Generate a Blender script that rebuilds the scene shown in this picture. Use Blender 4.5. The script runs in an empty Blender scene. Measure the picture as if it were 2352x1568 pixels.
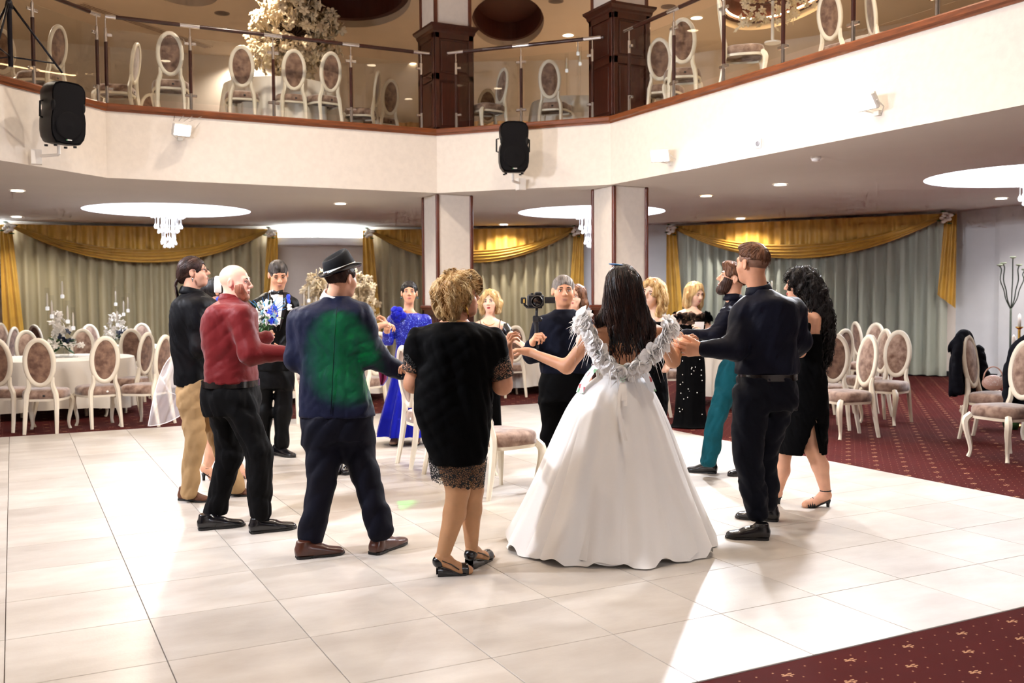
import bpy, math, random
import numpy as np
from mathutils import Vector, Matrix
from mathutils.geometry import delaunay_2d_cdt
random.seed(7); np.random.seed(7)
SC = bpy.context.scene
COL = SC.collection
PI = math.pi

# ------------------------------------------------------------------ camera
# hall axes: X along the far balcony front, Y into the hall; camera stands on the carpet at the origin
FPX = 2240.0
YAW, PITCH, ROLL = math.radians(27.1), math.atan(102 / 2240), math.radians(.36)
_F0 = np.array([math.sin(YAW), math.cos(YAW), 0]); _R0 = np.array([math.cos(YAW), -math.sin(YAW), 0])
CF = _F0 * math.cos(PITCH) - np.array([0, 0, 1]) * math.sin(PITCH)
_U0 = np.cross(_R0, CF)
CR = _R0 * math.cos(ROLL) - _U0 * math.sin(ROLL)
CU = np.cross(CR, CF)
CC = np.array([0, 0, 1.5])
cd = bpy.data.cameras.new('camera'); cam = bpy.data.objects.new('camera', cd); COL.objects.link(cam)
cd.sensor_width = 36; cd.lens = 36 * FPX / 2352; cd.clip_start = .05; cd.clip_end = 200
cd.dof.use_dof = True; cd.dof.focus_distance = 6.2; cd.dof.aperture_fstop = 3.2
cam.matrix_world = Matrix(((CR[0], CU[0], -CF[0], 0), (CR[1], CU[1], -CF[1], 0), (CR[2], CU[2], -CF[2], 1.5), (0, 0, 0, 1)))
SC.camera = cam

# ------------------------------------------------------------------ world, exposure
wd = bpy.data.worlds.new('night'); SC.world = wd; wd.use_nodes = True
wd.node_tree.nodes['Background'].inputs[0].default_value = (.02, .025, .04, 1)
wd.node_tree.nodes['Background'].inputs[1].default_value = .3
SC.view_settings.view_transform = 'Standard'; SC.view_settings.look = 'None'
SC.view_settings.gamma = 1; SC.view_settings.use_curve_mapping = False
SC.view_settings.exposure = 0.35
SC.cycles.max_bounces = 6; SC.cycles.diffuse_bounces = 3; SC.cycles.glossy_bounces = 2; SC.cycles.transparent_max_bounces = 12
SC.cycles.use_adaptive_sampling = True; SC.cycles.adaptive_threshold = .1; SC.cycles.adaptive_min_samples = 12
SC.cycles.caustics_reflective = False; SC.cycles.caustics_refractive = False
SC.cycles.use_denoising = True
SC.cycles.sample_clamp_indirect = 6

def area(name, loc, target, size, power, col=(1, 1, 1), shape='DISK', spread=180, size_y=None):
    l = bpy.data.lights.new(name, 'AREA'); l.shape = shape; l.size = size
    if size_y: l.size_y = size_y
    l.energy = power; l.color = col; l.spread = math.radians(spread)
    o = bpy.data.objects.new(name, l); COL.objects.link(o)
    o.location = loc
    o.rotation_euler = (Vector(target) - Vector(loc)).to_track_quat('-Z', 'Y').to_euler()
    return o
def spot(name, loc, target, power, col, angle, blend=.3, radius=.05):
    l = bpy.data.lights.new(name, 'SPOT'); l.energy = power; l.color = col
    l.spot_size = math.radians(angle); l.spot_blend = blend; l.shadow_soft_size = radius
    o = bpy.data.objects.new(name, l); COL.objects.link(o); o.location = loc
    o.rotation_euler = (Vector(target) - Vector(loc)).to_track_quat('-Z', 'Y').to_euler()
    return o

M_COVE_EMIT = None  # set below with the other materials

# ------------------------------------------------------------------ pixel calibration helpers
def ray(u, v): return CF + CR * (u - 1176) / FPX + CU * (784 - v) / FPX
def gp(u, v, z=0.0):
    d = ray(u, v); return CC + d * (z - 1.5) / d[2]
def pd(u, v, D): return CC + ray(u, v) * D
def project(p):
    q = np.array(p, float) - CC; d = q @ CF; return (1176 + FPX * (q @ CR) / d, 784 - FPX * (q @ CU) / d) if d > .1 else (-9999, -9999)
def depth_of(p): return float((np.array(p) - CC) @ CF)

# ------------------------------------------------------------------ objects
def thing(name, label, cat, loc=(0, 0, 0), rotz=0, group=None):
    o = bpy.data.objects.new(name, None); COL.objects.link(o)
    o.location = tuple(float(c) for c in loc); o.rotation_euler = (0, 0, rotz)
    o.empty_display_size = .1
    o['label'] = label; o['category'] = cat
    if group: o['group'] = group
    return o
def tag(o, label=None, cat=None, group=None, kind=None):
    if label: o['label'] = label
    if cat: o['category'] = cat
    if group: o['group'] = group
    if kind: o['kind'] = kind
    return o
def copy_tree(o, parent=None):
    c = o.copy(); COL.objects.link(c)
    if parent is not None: c.parent = parent
    for ch in list(o.children): copy_tree(ch, c)
    return c
def mesh_np(name, V, F, mat, parent=None, smooth=True):
    """V (n,3), F (m,4) or (m,3) numpy"""
    me = bpy.data.meshes.new(name)
    V = np.asarray(V, np.float32); F = np.asarray(F, np.int32)
    n, m, k = len(V), len(F), F.shape[1]
    me.vertices.add(n); me.vertices.foreach_set('co', V.ravel())
    me.loops.add(m * k); me.loops.foreach_set('vertex_index', F.ravel())
    me.polygons.add(m)
    me.polygons.foreach_set('loop_start', np.arange(0, m * k, k, dtype=np.int32))
    me.polygons.foreach_set('loop_total', np.full(m, k, np.int32))
    if smooth: me.polygons.foreach_set('use_smooth', np.ones(m, bool))
    me.update(calc_edges=True); me.validate()
    if mat: me.materials.append(mat)
    o = bpy.data.objects.new(name, me); COL.objects.link(o)
    if parent is not None: o.parent = parent
    return o

def nrm(a):
    a = np.asarray(a, float); l = np.linalg.norm(a); return a / l if l > 1e-12 else a
def rotm(axis, ang):
    return np.array(Matrix.Rotation(ang, 3, Vector(axis)))
def rz(a):
    c, s = math.cos(a), math.sin(a); return np.array([[c, -s, 0], [s, c, 0], [0, 0, 1]])
def catmull(P, n):
    P = np.asarray(P, float); m = len(P)
    if m < 3:
        t = np.linspace(0, 1, n)[:, None]; return P[0] * (1 - t) + P[-1] * t
    Q = np.vstack([2 * P[0] - P[1], P, 2 * P[-1] - P[-2]])
    out = []
    for t in np.linspace(0, m - 1, n):
        i = min(int(t), m - 2); f = t - i
        a, b, c, d = Q[i], Q[i + 1], Q[i + 2], Q[i + 3]
        out.append(.5 * (2 * b + (c - a) * f + (2 * a - 5 * b + 4 * c - d) * f * f + (3 * b - a - 3 * c + d) * f ** 3))
    return np.array(out)

class MB:
    def __init__(s): s.v = []; s.f = []; s.n = 0
    def add(s, V, F):
        s.v.append(np.asarray(V, float)); s.f += [tuple(int(i) + s.n for i in f) for f in F]; s.n += len(V); return s
    def box(s, c, d, R=None, ch=0.0):
        c = np.asarray(c, float); h = np.asarray(d, float) / 2
        if ch <= 0:
            V = np.array([(x, y, z) for x in (-1, 1) for y in (-1, 1) for z in (-1, 1)]) * h
            F = [(0, 1, 3, 2), (4, 6, 7, 5), (0, 4, 5, 1), (2, 3, 7, 6), (0, 2, 6, 4), (1, 5, 7, 3)]
        else:
            V = []; idx = {}
            for sx in (-1, 1):
                for sy in (-1, 1):
                    for sz in (-1, 1):
                        sg = (sx, sy, sz)
                        for ax in range(3):
                            p = [sg[k] * (h[k] if k == ax else h[k] - ch) for k in range(3)]
                            idx[(sg, ax)] = len(V); V.append(p)
            V = np.array(V); F = []
            S = (-1, 1)
            for ax in range(3):
                a, b = [k for k in range(3) if k != ax]
                for sg in S:
                    q = []
                    for (sa, sb) in ((-1, -1), (1, -1), (1, 1), (-1, 1)):
                        t = [0, 0, 0]; t[ax] = sg; t[a] = sa; t[b] = sb; q.append(idx[(tuple(t), ax)])
                    flip = (sg > 0) ^ (ax == 1)
                    F.append(tuple(q if flip else q[::-1]))
            for ax in range(3):
                a, b = [k for k in range(3) if k != ax]
                for sa in S:
                    for sb in S:
                        t0 = [0, 0, 0]; t0[a] = sa; t0[b] = sb; t1 = list(t0); t0[ax] = -1; t1[ax] = 1
                        F.append((idx[(tuple(t0), a)], idx[(tuple(t1), a)], idx[(tuple(t1), b)], idx[(tuple(t0), b)]))
            for sx in S:
                for sy in S:
                    for sz in S:
                        F.append(tuple(idx[((sx, sy, sz), k)] for k in range(3)))
        if R is not None: V = V @ np.asarray(R).T
        return s.add(V + c, F)
    def grid(s, P, cu=False, cv=False):
        P = np.asarray(P, float); m, n = P.shape[:2]; F = []
        for i in range(m if cu else m - 1):
            for j in range(n if cv else n - 1):
                a, b = i, (i + 1) % m; c, d = j, (j + 1) % n
                F.append((a * n + c, b * n + c, b * n + d, a * n + d))
        return s.add(P.reshape(-1, 3), F)
    def tube(s, pts, r, n=8, cap=True, flat=1.0, up=None):
        pts = np.asarray(pts, float); m = len(pts)
        r = np.broadcast_to(np.asarray(r, float), (m,)) if np.ndim(r) < 2 else r
        t = np.gradient(pts, axis=0); t = np.array([nrm(x) for x in t])
        u = np.asarray(up if up is not None else ((0, 0, 1) if abs(t[0][2]) < .9 else (1, 0, 0)), float)
        rings = []
        for i in range(m):
            u = nrm(u - t[i] * (u @ t[i])); w = np.cross(t[i], u)
            a = np.arange(n) * 2 * PI / n
            rings.append(pts[i] + r[i] * (np.cos(a)[:, None] * u * flat + np.sin(a)[:, None] * w))
        V = np.vstack(rings); F = []
        for i in range(m - 1):
            for j in range(n):
                k = (j + 1) % n; F.append((i * n + j, i * n + k, (i + 1) * n + k, (i + 1) * n + j))
        if cap:
            F.append(tuple(range(n))[::-1]); F.append(tuple((m - 1) * n + j for j in range(n)))
        return s.add(V, F)
    def cyl(s, a, b, r, n=12, r2=None): return s.tube([a, b], [r, r if r2 is None else r2], n)
    def lathe(s, prof, n=16, c=(0, 0, 0), R=None, cap=True):
        a = np.arange(n) * 2 * PI / n; c = np.asarray(c, float)
        V = np.array([[(r * math.cos(t), r * math.sin(t), z) for t in a] for r, z in prof]).reshape(-1, 3)
        if R is not None: V = V @ np.asarray(R).T
        F = []; m = len(prof)
        for i in range(m - 1):
            for j in range(n):
                k = (j + 1) % n; F.append((i * n + j, i * n + k, (i + 1) * n + k, (i + 1) * n + j))
        if cap: F.append(tuple(range(n))[::-1]); F.append(tuple((m - 1) * n + j for j in range(n)))
        return s.add(V + c, F)
    def ell(s, c, r, n=10, m=6, R=None):
        r = np.broadcast_to(np.asarray(r, float), (3,))
        prof = [(math.sin(PI * i / m), -math.cos(PI * i / m)) for i in range(m + 1)]
        prof[0] = (.02, -1); prof[-1] = (.02, 1)
        a = np.arange(n) * 2 * PI / n
        V = np.array([[(q * math.cos(t), q * math.sin(t), z) for t in a] for q, z in prof]).reshape(-1, 3) * r
        if R is not None: V = V @ np.asarray(R).T
        F = []
        for i in range(m):
            for j in range(n):
                k = (j + 1) % n; F.append((i * n + j, i * n + k, (i + 1) * n + k, (i + 1) * n + j))
        return s.add(V + np.asarray(c, float), F)
    def prism(s, poly, z0, z1, R=None, c=(0, 0, 0)):
        n = len(poly)
        V = np.array([(x, y, z0) for x, y in poly] + [(x, y, z1) for x, y in poly], float)
        if R is not None: V = V @ np.asarray(R).T
        F = [tuple(range(n))[::-1], tuple(range(n, 2 * n))] + [(i, (i + 1) % n, n + (i + 1) % n, n + i) for i in range(n)]
        return s.add(V + np.asarray(c, float), F)
    def build(s, name, mat, parent=None, smooth=False, angle=None):
        me = bpy.data.meshes.new(name)
        me.from_pydata(np.vstack(s.v).tolist(), [], s.f); me.update()
        if smooth: me.polygons.foreach_set('use_smooth', np.ones(len(me.polygons), bool))
        if angle: me.set_sharp_from_angle(angle=math.radians(angle))
        if mat: me.materials.append(mat)
        o = bpy.data.objects.new(name, me); COL.objects.link(o)
        if parent is not None: o.parent = parent
        return o

# ------------------------------------------------------------------ materials
def lin(h):
    if isinstance(h, str):
        h = h.lstrip('#'); c = [int(h[i:i + 2], 16) / 255 for i in (0, 2, 4)]
        return tuple(x / 12.92 if x <= .04045 else ((x + .055) / 1.055) ** 2.4 for x in c)
    return tuple(h)
def M(name, col, rough=.5, metal=0.0, var=0.0, vscale=8.0, bump=0.0, bscale=60.0, spec=None, sheen=0.0, emit=0.0, emitcol=None,
      alpha=1.0, trans=0.0, sss=0.0, rand=0.0, stretch=None, coat=0.0, col2=None, transl=0.0):
    m = bpy.data.materials.new(name); m.use_nodes = True
    nt = m.node_tree; N = nt.nodes; L = nt.links; b = N['Principled BSDF']
    c = lin(col)
    b.inputs['Base Color'].default_value = (*c, 1); b.inputs['Roughness'].default_value = rough; b.inputs['Metallic'].default_value = metal
    if spec is not None: b.inputs['Specular IOR Level'].default_value = spec
    if sheen: b.inputs['Sheen Weight'].default_value = sheen; b.inputs['Sheen Roughness'].default_value = .4
    if coat: b.inputs['Coat Weight'].default_value = coat
    if emit: b.inputs['Emission Color'].default_value = (*lin(emitcol or col), 1); b.inputs['Emission Strength'].default_value = emit
    if alpha < 1: b.inputs['Alpha'].default_value = alpha
    if trans: b.inputs['Transmission Weight'].default_value = trans
    if sss: b.inputs['Subsurface Weight'].default_value = sss; b.inputs['Subsurface Radius'].default_value = (.02, .008, .004); b.inputs['Subsurface Scale'].default_value = .5
    tc = None
    if var or bump or rand or col2:
        tc = N.new('ShaderNodeTexCoord'); mp = N.new('ShaderNodeMapping'); L.new(tc.outputs['Object'], mp.inputs[0])
        if stretch: mp.inputs['Scale'].default_value = stretch
    if var or rand or col2:
        nz = N.new('ShaderNodeTexNoise'); nz.inputs['Scale'].default_value = vscale; nz.inputs['Detail'].default_value = 5
        L.new(mp.outputs[0], nz.inputs['Vector'])
        mx = N.new('ShaderNodeMix'); mx.data_type = 'RGBA'
        d = lin(col2) if col2 else tuple(x * (1 - var) for x in c)
        mx.inputs[6].default_value = (*c, 1); mx.inputs[7].default_value = (*d, 1)
        rp = N.new('ShaderNodeValToRGB'); rp.color_ramp.elements[0].position = .35; rp.color_ramp.elements[1].position = .68
        L.new(nz.outputs[0], rp.inputs[0]); L.new(rp.outputs[0], mx.inputs[0])
        out = mx.outputs[2]
        if rand:
            oi = N.new('ShaderNodeObjectInfo'); hs = N.new('ShaderNodeHueSaturation')
            mr = N.new('ShaderNodeMapRange'); mr.inputs['To Min'].default_value = 1 - rand; mr.inputs['To Max'].default_value = 1 + rand
            L.new(oi.outputs['Random'], mr.inputs[0]); L.new(mr.outputs[0], hs.inputs['Value']); L.new(out, hs.inputs['Color']); out = hs.outputs[0]
        L.new(out, b.inputs['Base Color'])
    if bump:
        n2 = N.new('ShaderNodeTexNoise'); n2.inputs['Scale'].default_value = bscale; n2.inputs['Detail'].default_value = 3
        L.new(mp.outputs[0], n2.inputs['Vector'])
        bp = N.new('ShaderNodeBump'); bp.inputs['Strength'].default_value = bump; bp.inputs['Distance'].default_value = .01
        L.new(n2.outputs[0], bp.inputs['Height']); L.new(bp.outputs[0], b.inputs['Normal'])
    if transl:
        tl = N.new('ShaderNodeBsdfTranslucent'); tl.inputs[0].default_value = (*c, 1)
        ms = N.new('ShaderNodeMixShader'); ms.inputs[0].default_value = transl
        o = N['Material Output']; L.new(b.outputs[0], ms.inputs[1]); L.new(tl.outputs[0], ms.inputs[2]); L.new(ms.outputs[0], o.inputs[0])
    return m
def sheer(name, col, opacity, rough=.8):
    m = bpy.data.materials.new(name); m.use_nodes = True; nt = m.node_tree; N = nt.nodes; L = nt.links
    N.remove(N['Principled BSDF']); c = (*lin(col), 1)
    d = N.new('ShaderNodeBsdfDiffuse'); d.inputs[0].default_value = c
    t = N.new('ShaderNodeBsdfTranslucent'); t.inputs[0].default_value = c
    x = N.new('ShaderNodeBsdfTransparent')
    a = N.new('ShaderNodeMixShader'); a.inputs[0].default_value = .4; b = N.new('ShaderNodeMixShader'); b.inputs[0].default_value = opacity
    L.new(d.outputs[0], a.inputs[1]); L.new(t.outputs[0], a.inputs[2]); L.new(x.outputs[0], b.inputs[1]); L.new(a.outputs[0], b.inputs[2])
    L.new(b.outputs[0], N['Material Output'].inputs[0])
    return m
def glassy(name, tint=(1, 1, 1), refl=.9):
    """thin clear pane: transparent with a fresnel reflection"""
    m = bpy.data.materials.new(name); m.use_nodes = True; nt = m.node_tree; N = nt.nodes; L = nt.links
    N.remove(N['Principled BSDF'])
    g = N.new('ShaderNodeBsdfGlossy'); g.inputs['Roughness'].default_value = .01
    t = N.new('ShaderNodeBsdfTransparent'); t.inputs[0].default_value = (*tint, 1)
    lw = N.new('ShaderNodeLayerWeight'); lw.inputs[0].default_value = .5
    fr = N.new('ShaderNodeMath'); fr.operation = 'POWER'; fr.inputs[1].default_value = 5; L.new(lw.outputs['Facing'], fr.inputs[0])
    mu = N.new('ShaderNodeMath'); mu.operation = 'MULTIPLY_ADD'; mu.inputs[1].default_value = refl * .6; mu.inputs[2].default_value = .04 * refl
    ms = N.new('ShaderNodeMixShader'); L.new(fr.outputs[0], mu.inputs[0]); L.new(mu.outputs[0], ms.inputs[0])
    L.new(t.outputs[0], ms.inputs[1]); L.new(g.outputs[0], ms.inputs[2]); L.new(ms.outputs[0], N['Material Output'].inputs[0])
    return m
def emis(name, col, s):
    m = bpy.data.materials.new(name); m.use_nodes = True; b = m.node_tree.nodes['Principled BSDF']
    b.inputs['Base Color'].default_value = (*lin(col), 1); b.inputs['Emission Color'].default_value = (*lin(col), 1); b.inputs['Emission Strength'].default_value = s
    return m
M_COVE_EMIT = emis("cove_glow", "#f0f4ff", 10)
# ================================================================== materials of the setting
def tile_mat():
    m = bpy.data.materials.new('beige_tile'); m.use_nodes = True; nt = m.node_tree; N = nt.nodes; L = nt.links; b = N['Principled BSDF']
    tc = N.new('ShaderNodeTexCoord'); oi = N.new('ShaderNodeObjectInfo')
    ad = N.new('ShaderNodeVectorMath'); ad.operation = 'ADD'
    L.new(tc.outputs['Object'], ad.inputs[0])
    sc = N.new('ShaderNodeVectorMath'); sc.operation = 'SCALE'; sc.inputs[3].default_value = 37.0
    cx = N.new('ShaderNodeCombineXYZ'); L.new(oi.outputs['Random'], cx.inputs[0]); L.new(oi.outputs['Random'], cx.inputs[1])
    L.new(cx.outputs[0], sc.inputs[0]); L.new(sc.outputs[0], ad.inputs[1])
    mp = N.new('ShaderNodeMapping'); mp.inputs['Scale'].default_value = (1.2, 2.4, 1); L.new(ad.outputs[0], mp.inputs[0])
    nz = N.new('ShaderNodeTexNoise'); nz.inputs['Scale'].default_value = 1.6; nz.inputs['Detail'].default_value = 8; nz.inputs['Roughness'].default_value = .6
    L.new(mp.outputs[0], nz.inputs['Vector'])
    rp = N.new('ShaderNodeValToRGB'); e = rp.color_ramp.elements
    e[0].position = .3; e[0].color = (*lin('#aca399'), 1); e[1].position = .72; e[1].color = (*lin('#c4beb6'), 1)
    L.new(nz.outputs[0], rp.inputs[0])
    hs = N.new('ShaderNodeHueSaturation'); mr = N.new('ShaderNodeMapRange'); mr.inputs['To Min'].default_value = .88; mr.inputs['To Max'].default_value = 1.04
    L.new(oi.outputs['Random'], mr.inputs[0]); L.new(mr.outputs[0], hs.inputs['Value']); L.new(rp.outputs[0], hs.inputs['Color'])
    L.new(hs.outputs[0], b.inputs['Base Color'])
    n2 = N.new('ShaderNodeTexNoise'); n2.inputs['Scale'].default_value = 70; n2.inputs['Detail'].default_value = 4; L.new(ad.outputs[0], n2.inputs['Vector'])
    bp = N.new('ShaderNodeBump'); bp.inputs['Strength'].default_value = .12; bp.inputs['Distance'].default_value = .004
    L.new(n2.outputs[0], bp.inputs['Height']); L.new(bp.outputs[0], b.inputs['Normal'])
    b.inputs['Roughness'].default_value = .36
    return m
def carpet_mat():
    m = bpy.data.materials.new('red_carpet'); m.use_nodes = True; nt = m.node_tree; N = nt.nodes; L = nt.links; b = N['Principled BSDF']
    tc = N.new('ShaderNodeTexCoord'); sx = N.new('ShaderNodeSeparateXYZ'); L.new(tc.outputs['Object'], sx.inputs[0])
    def math_(op, a, c=None):
        n = N.new('ShaderNodeMath'); n.operation = op
        for i, q in enumerate((a, c)):
            if q is None: continue
            if isinstance(q, (int, float)): n.inputs[i].default_value = q
            else: L.new(q, n.inputs[i])
        return n.outputs[0]
    def lattice(px, py, ox, oy):
        u = math_('MULTIPLY', math_('SUBTRACT', math_('FRACT', math_('DIVIDE', math_('ADD', sx.outputs[0], 100 * px - ox + px / 2), px)), .5), px)
        v = math_('MULTIPLY', math_('SUBTRACT', math_('FRACT', math_('DIVIDE', math_('ADD', sx.outputs[1], 100 * py - oy + py / 2), py)), .5), py)
        return u, v
    def blob(u, v, cx, cy, rx, ry):
        a = math_('DIVIDE', math_('SUBTRACT', u, cx), rx); c = math_('DIVIDE', math_('SUBTRACT', v, cy), ry)
        return math_('LESS_THAN', math_('ADD', math_('MULTIPLY', a, a), math_('MULTIPLY', c, c)), 1.0)
    tot = None
    for ox, oy in ((2.694, 2.885), (2.864, 2.722)):
        u, v = lattice(.338, .326, ox, oy)
        for q in ((-.018, .0, .013, .005), (-.016, .012, .008, .004), (.014, .008, .012, .004), (.018, -.006, .010, .0035), (.004, -.012, .004, .010), (-.004, .0, .004, .008)):
            bl = blob(u, v, *q); tot = bl if tot is None else math_('MAXIMUM', tot, bl)
    u, v = lattice(.0845, .0815, 2.694, 2.885)
    dots = math_('MULTIPLY', blob(u, v, .042, .04, .0045, .0045), .75)
    u2, v2 = lattice(.0845, .0815, 2.694 + .042, 2.885 + .04)
    d2 = math_('MULTIPLY', blob(u2, v2, 0, 0, .0042, .0042), .7)
    tot = math_('MAXIMUM', tot, d2)
    nz = N.new('ShaderNodeTexNoise'); nz.inputs['Scale'].default_value = 3; nz.inputs['Detail'].default_value = 6; L.new(tc.outputs['Object'], nz.inputs['Vector'])
    mx = N.new('ShaderNodeMix'); mx.data_type = 'RGBA'; mx.inputs[6].default_value = (*lin('#3a0b08'), 1); mx.inputs[7].default_value = (*lin('#4c110e'), 1)
    L.new(nz.outputs[0], mx.inputs[0])
    m2 = N.new('ShaderNodeMix'); m2.data_type = 'RGBA'; m2.inputs[7].default_value = (*lin('#b98d6b'), 1)
    L.new(tot, m2.inputs[0]); L.new(mx.outputs[2], m2.inputs[6]); L.new(m2.outputs[2], b.inputs['Base Color'])
    n2 = N.new('ShaderNodeTexNoise'); n2.inputs['Scale'].default_value = 400; L.new(tc.outputs['Object'], n2.inputs['Vector'])
    bp = N.new('ShaderNodeBump'); bp.inputs['Strength'].default_value = .5; bp.inputs['Distance'].default_value = .004
    L.new(n2.outputs[0], bp.inputs['Height']); L.new(bp.outputs[0], b.inputs['Normal'])
    b.inputs['Roughness'].default_value = .95; b.inputs['Specular IOR Level'].default_value = .15
    return m
m_tile = tile_mat(); m_carpet = carpet_mat()
m_grout = M('grout', '#5d4c42', .9)
m_plaster = M('wallpaper_white', '#e6ddd2', .75, var=.06, vscale=14, bump=.12, bscale=30)
m_wall = M('wall_cream', '#ded2c6', .8, var=.06, vscale=3, bump=.08, bscale=40)
m_wall_cool = M('wall_pale', '#d4d4d4', .8, var=.06, vscale=3, bump=.08, bscale=40)
m_ceil = M('ceiling_paint', '#e3ddd5', .85, var=.04, vscale=1.2)
m_ceil_up = M('ceiling_tan', '#cfbca6', .85, var=.05, vscale=1.2)
m_wood = M('mahogany', '#6d3017', .35, var=.45, vscale=6, stretch=(6, 6, .6), coat=.2)
m_wood_dark = M('mahogany_dark', '#44190c', .35, var=.4, vscale=6, stretch=(6, 6, .6), coat=.25)
m_rail_wood = M('handrail_wood', '#36120b', .3, var=.3, vscale=10, coat=.4)
m_trimwood = M('edge_wood', '#82451f', .38, var=.4, vscale=5, stretch=(1, 1, 8), coat=.2)
m_chrome = M('chrome', '#d8d8da', .18, 1.0)
m_glass = glassy('clear_glass', (.97, .985, .98), .9)
m_white = M('white_paint', '#ece8e2', .5)
m_black = M('black_plastic', '#121114', .45)
m_cove = M('cove_white', '#f2f2f4', .7)
m_recess = M('recess_brown', '#4a1c0c', .6, var=.3, vscale=2)

# ================================================================== plan
OCT = [(-1.2, 10.76), (1.08, 13.04), (5.48, 13.04), (7.2, 11.13), (7.2, 3.4), (5.5, 1.7), (.5, 1.7), (-1.2, 3.4)]
WALL = [(-7, 21.3), (.0, 21.2), (4.85, 20.75), (6.85, 20.2), (10.75, 17.95), (12.45, 16.75), (15.25, 12.1), (15.35, 11.4), (15.35, 4.0), (13, -3.5), (-7, -3.5)]
COVES = [((2.386, 17.4), 1.35), ((9.21, 14.87), 1.3), ((11.65, 8.05), 1.35), ((-3.8, 7.5), 1.35), ((3.2, -1.2), 1.2)]
Z1, Z2, Z3 = 3.0, 3.86, 6.5
def inpoly(p, poly):
    x, y = p; c = False; n = len(poly)
    for i in range(n):
        (x1, y1), (x2, y2) = poly[i], poly[i - 1]
        if (y1 > y) != (y2 > y) and x < (x2 - x1) * (y - y1) / (y2 - y1) + x1: c = not c
    return c
def circ(c, r, n=48, ry=None, ang=0):
    ry = ry or r; ca, sa = math.cos(ang), math.sin(ang)
    out = []
    for i in range(n):
        a = 2 * PI * i / n; x, y = r * math.cos(a), ry * math.sin(a)
        out.append((c[0] + x * ca - y * sa, c[1] + x * sa + y * ca))
    return out
def plate(name, outer, holes, z, mat, flip=False, parent=None):
    vs = []; es = []
    for poly in [outer] + holes:
        b = len(vs); vs += [Vector(p) for p in poly]; es += [(b + i, b + (i + 1) % len(poly)) for i in range(len(poly))]
    r = delaunay_2d_cdt(vs, es, [], 0, 1e-5)
    F = []
    for f in r[2]:
        c = sum((r[0][i] for i in f), Vector((0, 0))) / len(f)
        if inpoly(c, outer) and not any(inpoly(c, h) for h in holes): F.append(tuple(f)[::-1] if flip else tuple(f))
    mb = MB(); mb.add([(p.x, p.y, z) for p in r[0]], F)
    return mb.build(name, mat, parent)
def offset_poly(P, d):
    """offset a clockwise-or-ccw closed polygon; positive d moves away from the centroid"""
    P = np.array(P, float); n = len(P); c = P.mean(0); out = []
    for i in range(n):
        a, b, e = P[i - 1], P[i], P[(i + 1) % n]
        n1 = nrm([b[1] - a[1], a[0] - b[0]]); n2 = nrm([e[1] - b[1], b[0] - e[0]])
        if n1 @ ((a + b) / 2 - c) < 0: n1 = -n1
        if n2 @ ((b + e) / 2 - c) < 0: n2 = -n2
        m = nrm(n1 + n2); out.append(b + m * d / (m @ n1))
    return out

# floor: carpet slab with a sunken field for the tiled dance floor
TX0, TX1, TY0, TY1 = 2.333 - 6 * .6, 6.533, 2.99, 11.99
tiles_hole = [(TX0, TY0), (TX1, TY0), (TX1, TY1), (TX0, TY1)]
fl = plate('floor', WALL, [tiles_hole], 0.0, m_carpet); tag(fl, 'dark red patterned carpet around the tiled dance floor', None, None, 'structure')
g = MB(); g.box(((TX0 + TX1) / 2, (TY0 + TY1) / 2, -.02), (TX1 - TX0, TY1 - TY0, .02)); g.build('grout_bed', m_grout, fl)
tb = MB(); tb.box((0, 0, -.005), (.5965, .5965, .012), ch=.0012); t0 = tb.build('tile', m_tile, fl)
k = 0
for i in range(13):
    for j in range(15):
        o = t0 if k == 0 else t0.copy()
        if k: COL.objects.link(o); o.parent = fl
        o.location = (TX0 + .3 + .6 * i, TY0 + .3 + .6 * j, .0035)
        k += 1
        o.rotation_euler = (0, 0, PI * random.randint(0, 1))

holes = [OCT] + [circ(c, r) for c, r in COVES]
cl = plate('ceiling', WALL, holes, Z1, m_ceil, True); tag(cl, None, None, None, 'structure')
for c, r in COVES:
    mb = MB(); P = circ(c, r)
    mb.grid([[(x, y, Z1 - .004) for x, y in P], [(x, y, Z1 + .28) for x, y in P]], False, True)
    mb.build('cove_ring', m_cove, cl, True)
    mb = MB(); mb.add([(x, y, Z1 + .28) for x, y in P], [tuple(range(len(P)))[::-1]])
    mb.build('cove_glow_disc', M_COVE_EMIT, cl)  # glowing disc stands in for a hidden LED ring lighting the recess
up = plate("floor_upper", WALL, [OCT], Z2, M("gallery_bounce_floor", "#cdbda9", .5, var=.2, vscale=4)); tag(up, None, None, None, 'structure')  # unseen floor, pale finish made up to bounce light upward

# balcony front: eight plastered panels with a mahogany edge
sides = ['far_left', 'far', 'far_right', 'right', 'near_right', 'near', 'near_left', 'left']
o_in = offset_poly(OCT, -.03); o_out = offset_poly(OCT, .16)
for i, nm in enumerate(sides):
    a, b = OCT[i], OCT[(i + 1) % 8]
    mb = MB(); oa, ob = offset_poly(OCT, .12)[i], offset_poly(OCT, .12)[(i + 1) % 8]
    V = [(*a, Z1), (*b, Z1), (*b, 3.83), (*a, 3.83), (*oa, Z1), (*ob, Z1), (*ob, 3.83), (*oa, 3.83)]
    mb.add(V, [(0, 1, 2, 3), (5, 4, 7, 6)])
    tag(mb.build('wall_balcony_' + nm, m_plaster), None, None, None, 'structure')
    mb = MB()
    def prof(k):
        A, B = np.array(o_in[k]), np.array(o_out[k]); mid = np.array(OCT[k])
        q = lambda d: np.array(offset_poly(OCT, d)[k])
        return [(*q(0), 3.815), (*q(-.015), 3.815), (*q(-.015), 3.835), (*q(-.034), 3.85), (*q(-.034), 3.895), (*q(-.024), 3.91), (*B, 3.91), (*B, Z2)]
    mb.grid([prof(i), prof((i + 1) % 8)])
    tag(mb.build('trim_%d' % (i + 1), m_trimwood), None, None, None, 'structure')

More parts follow.
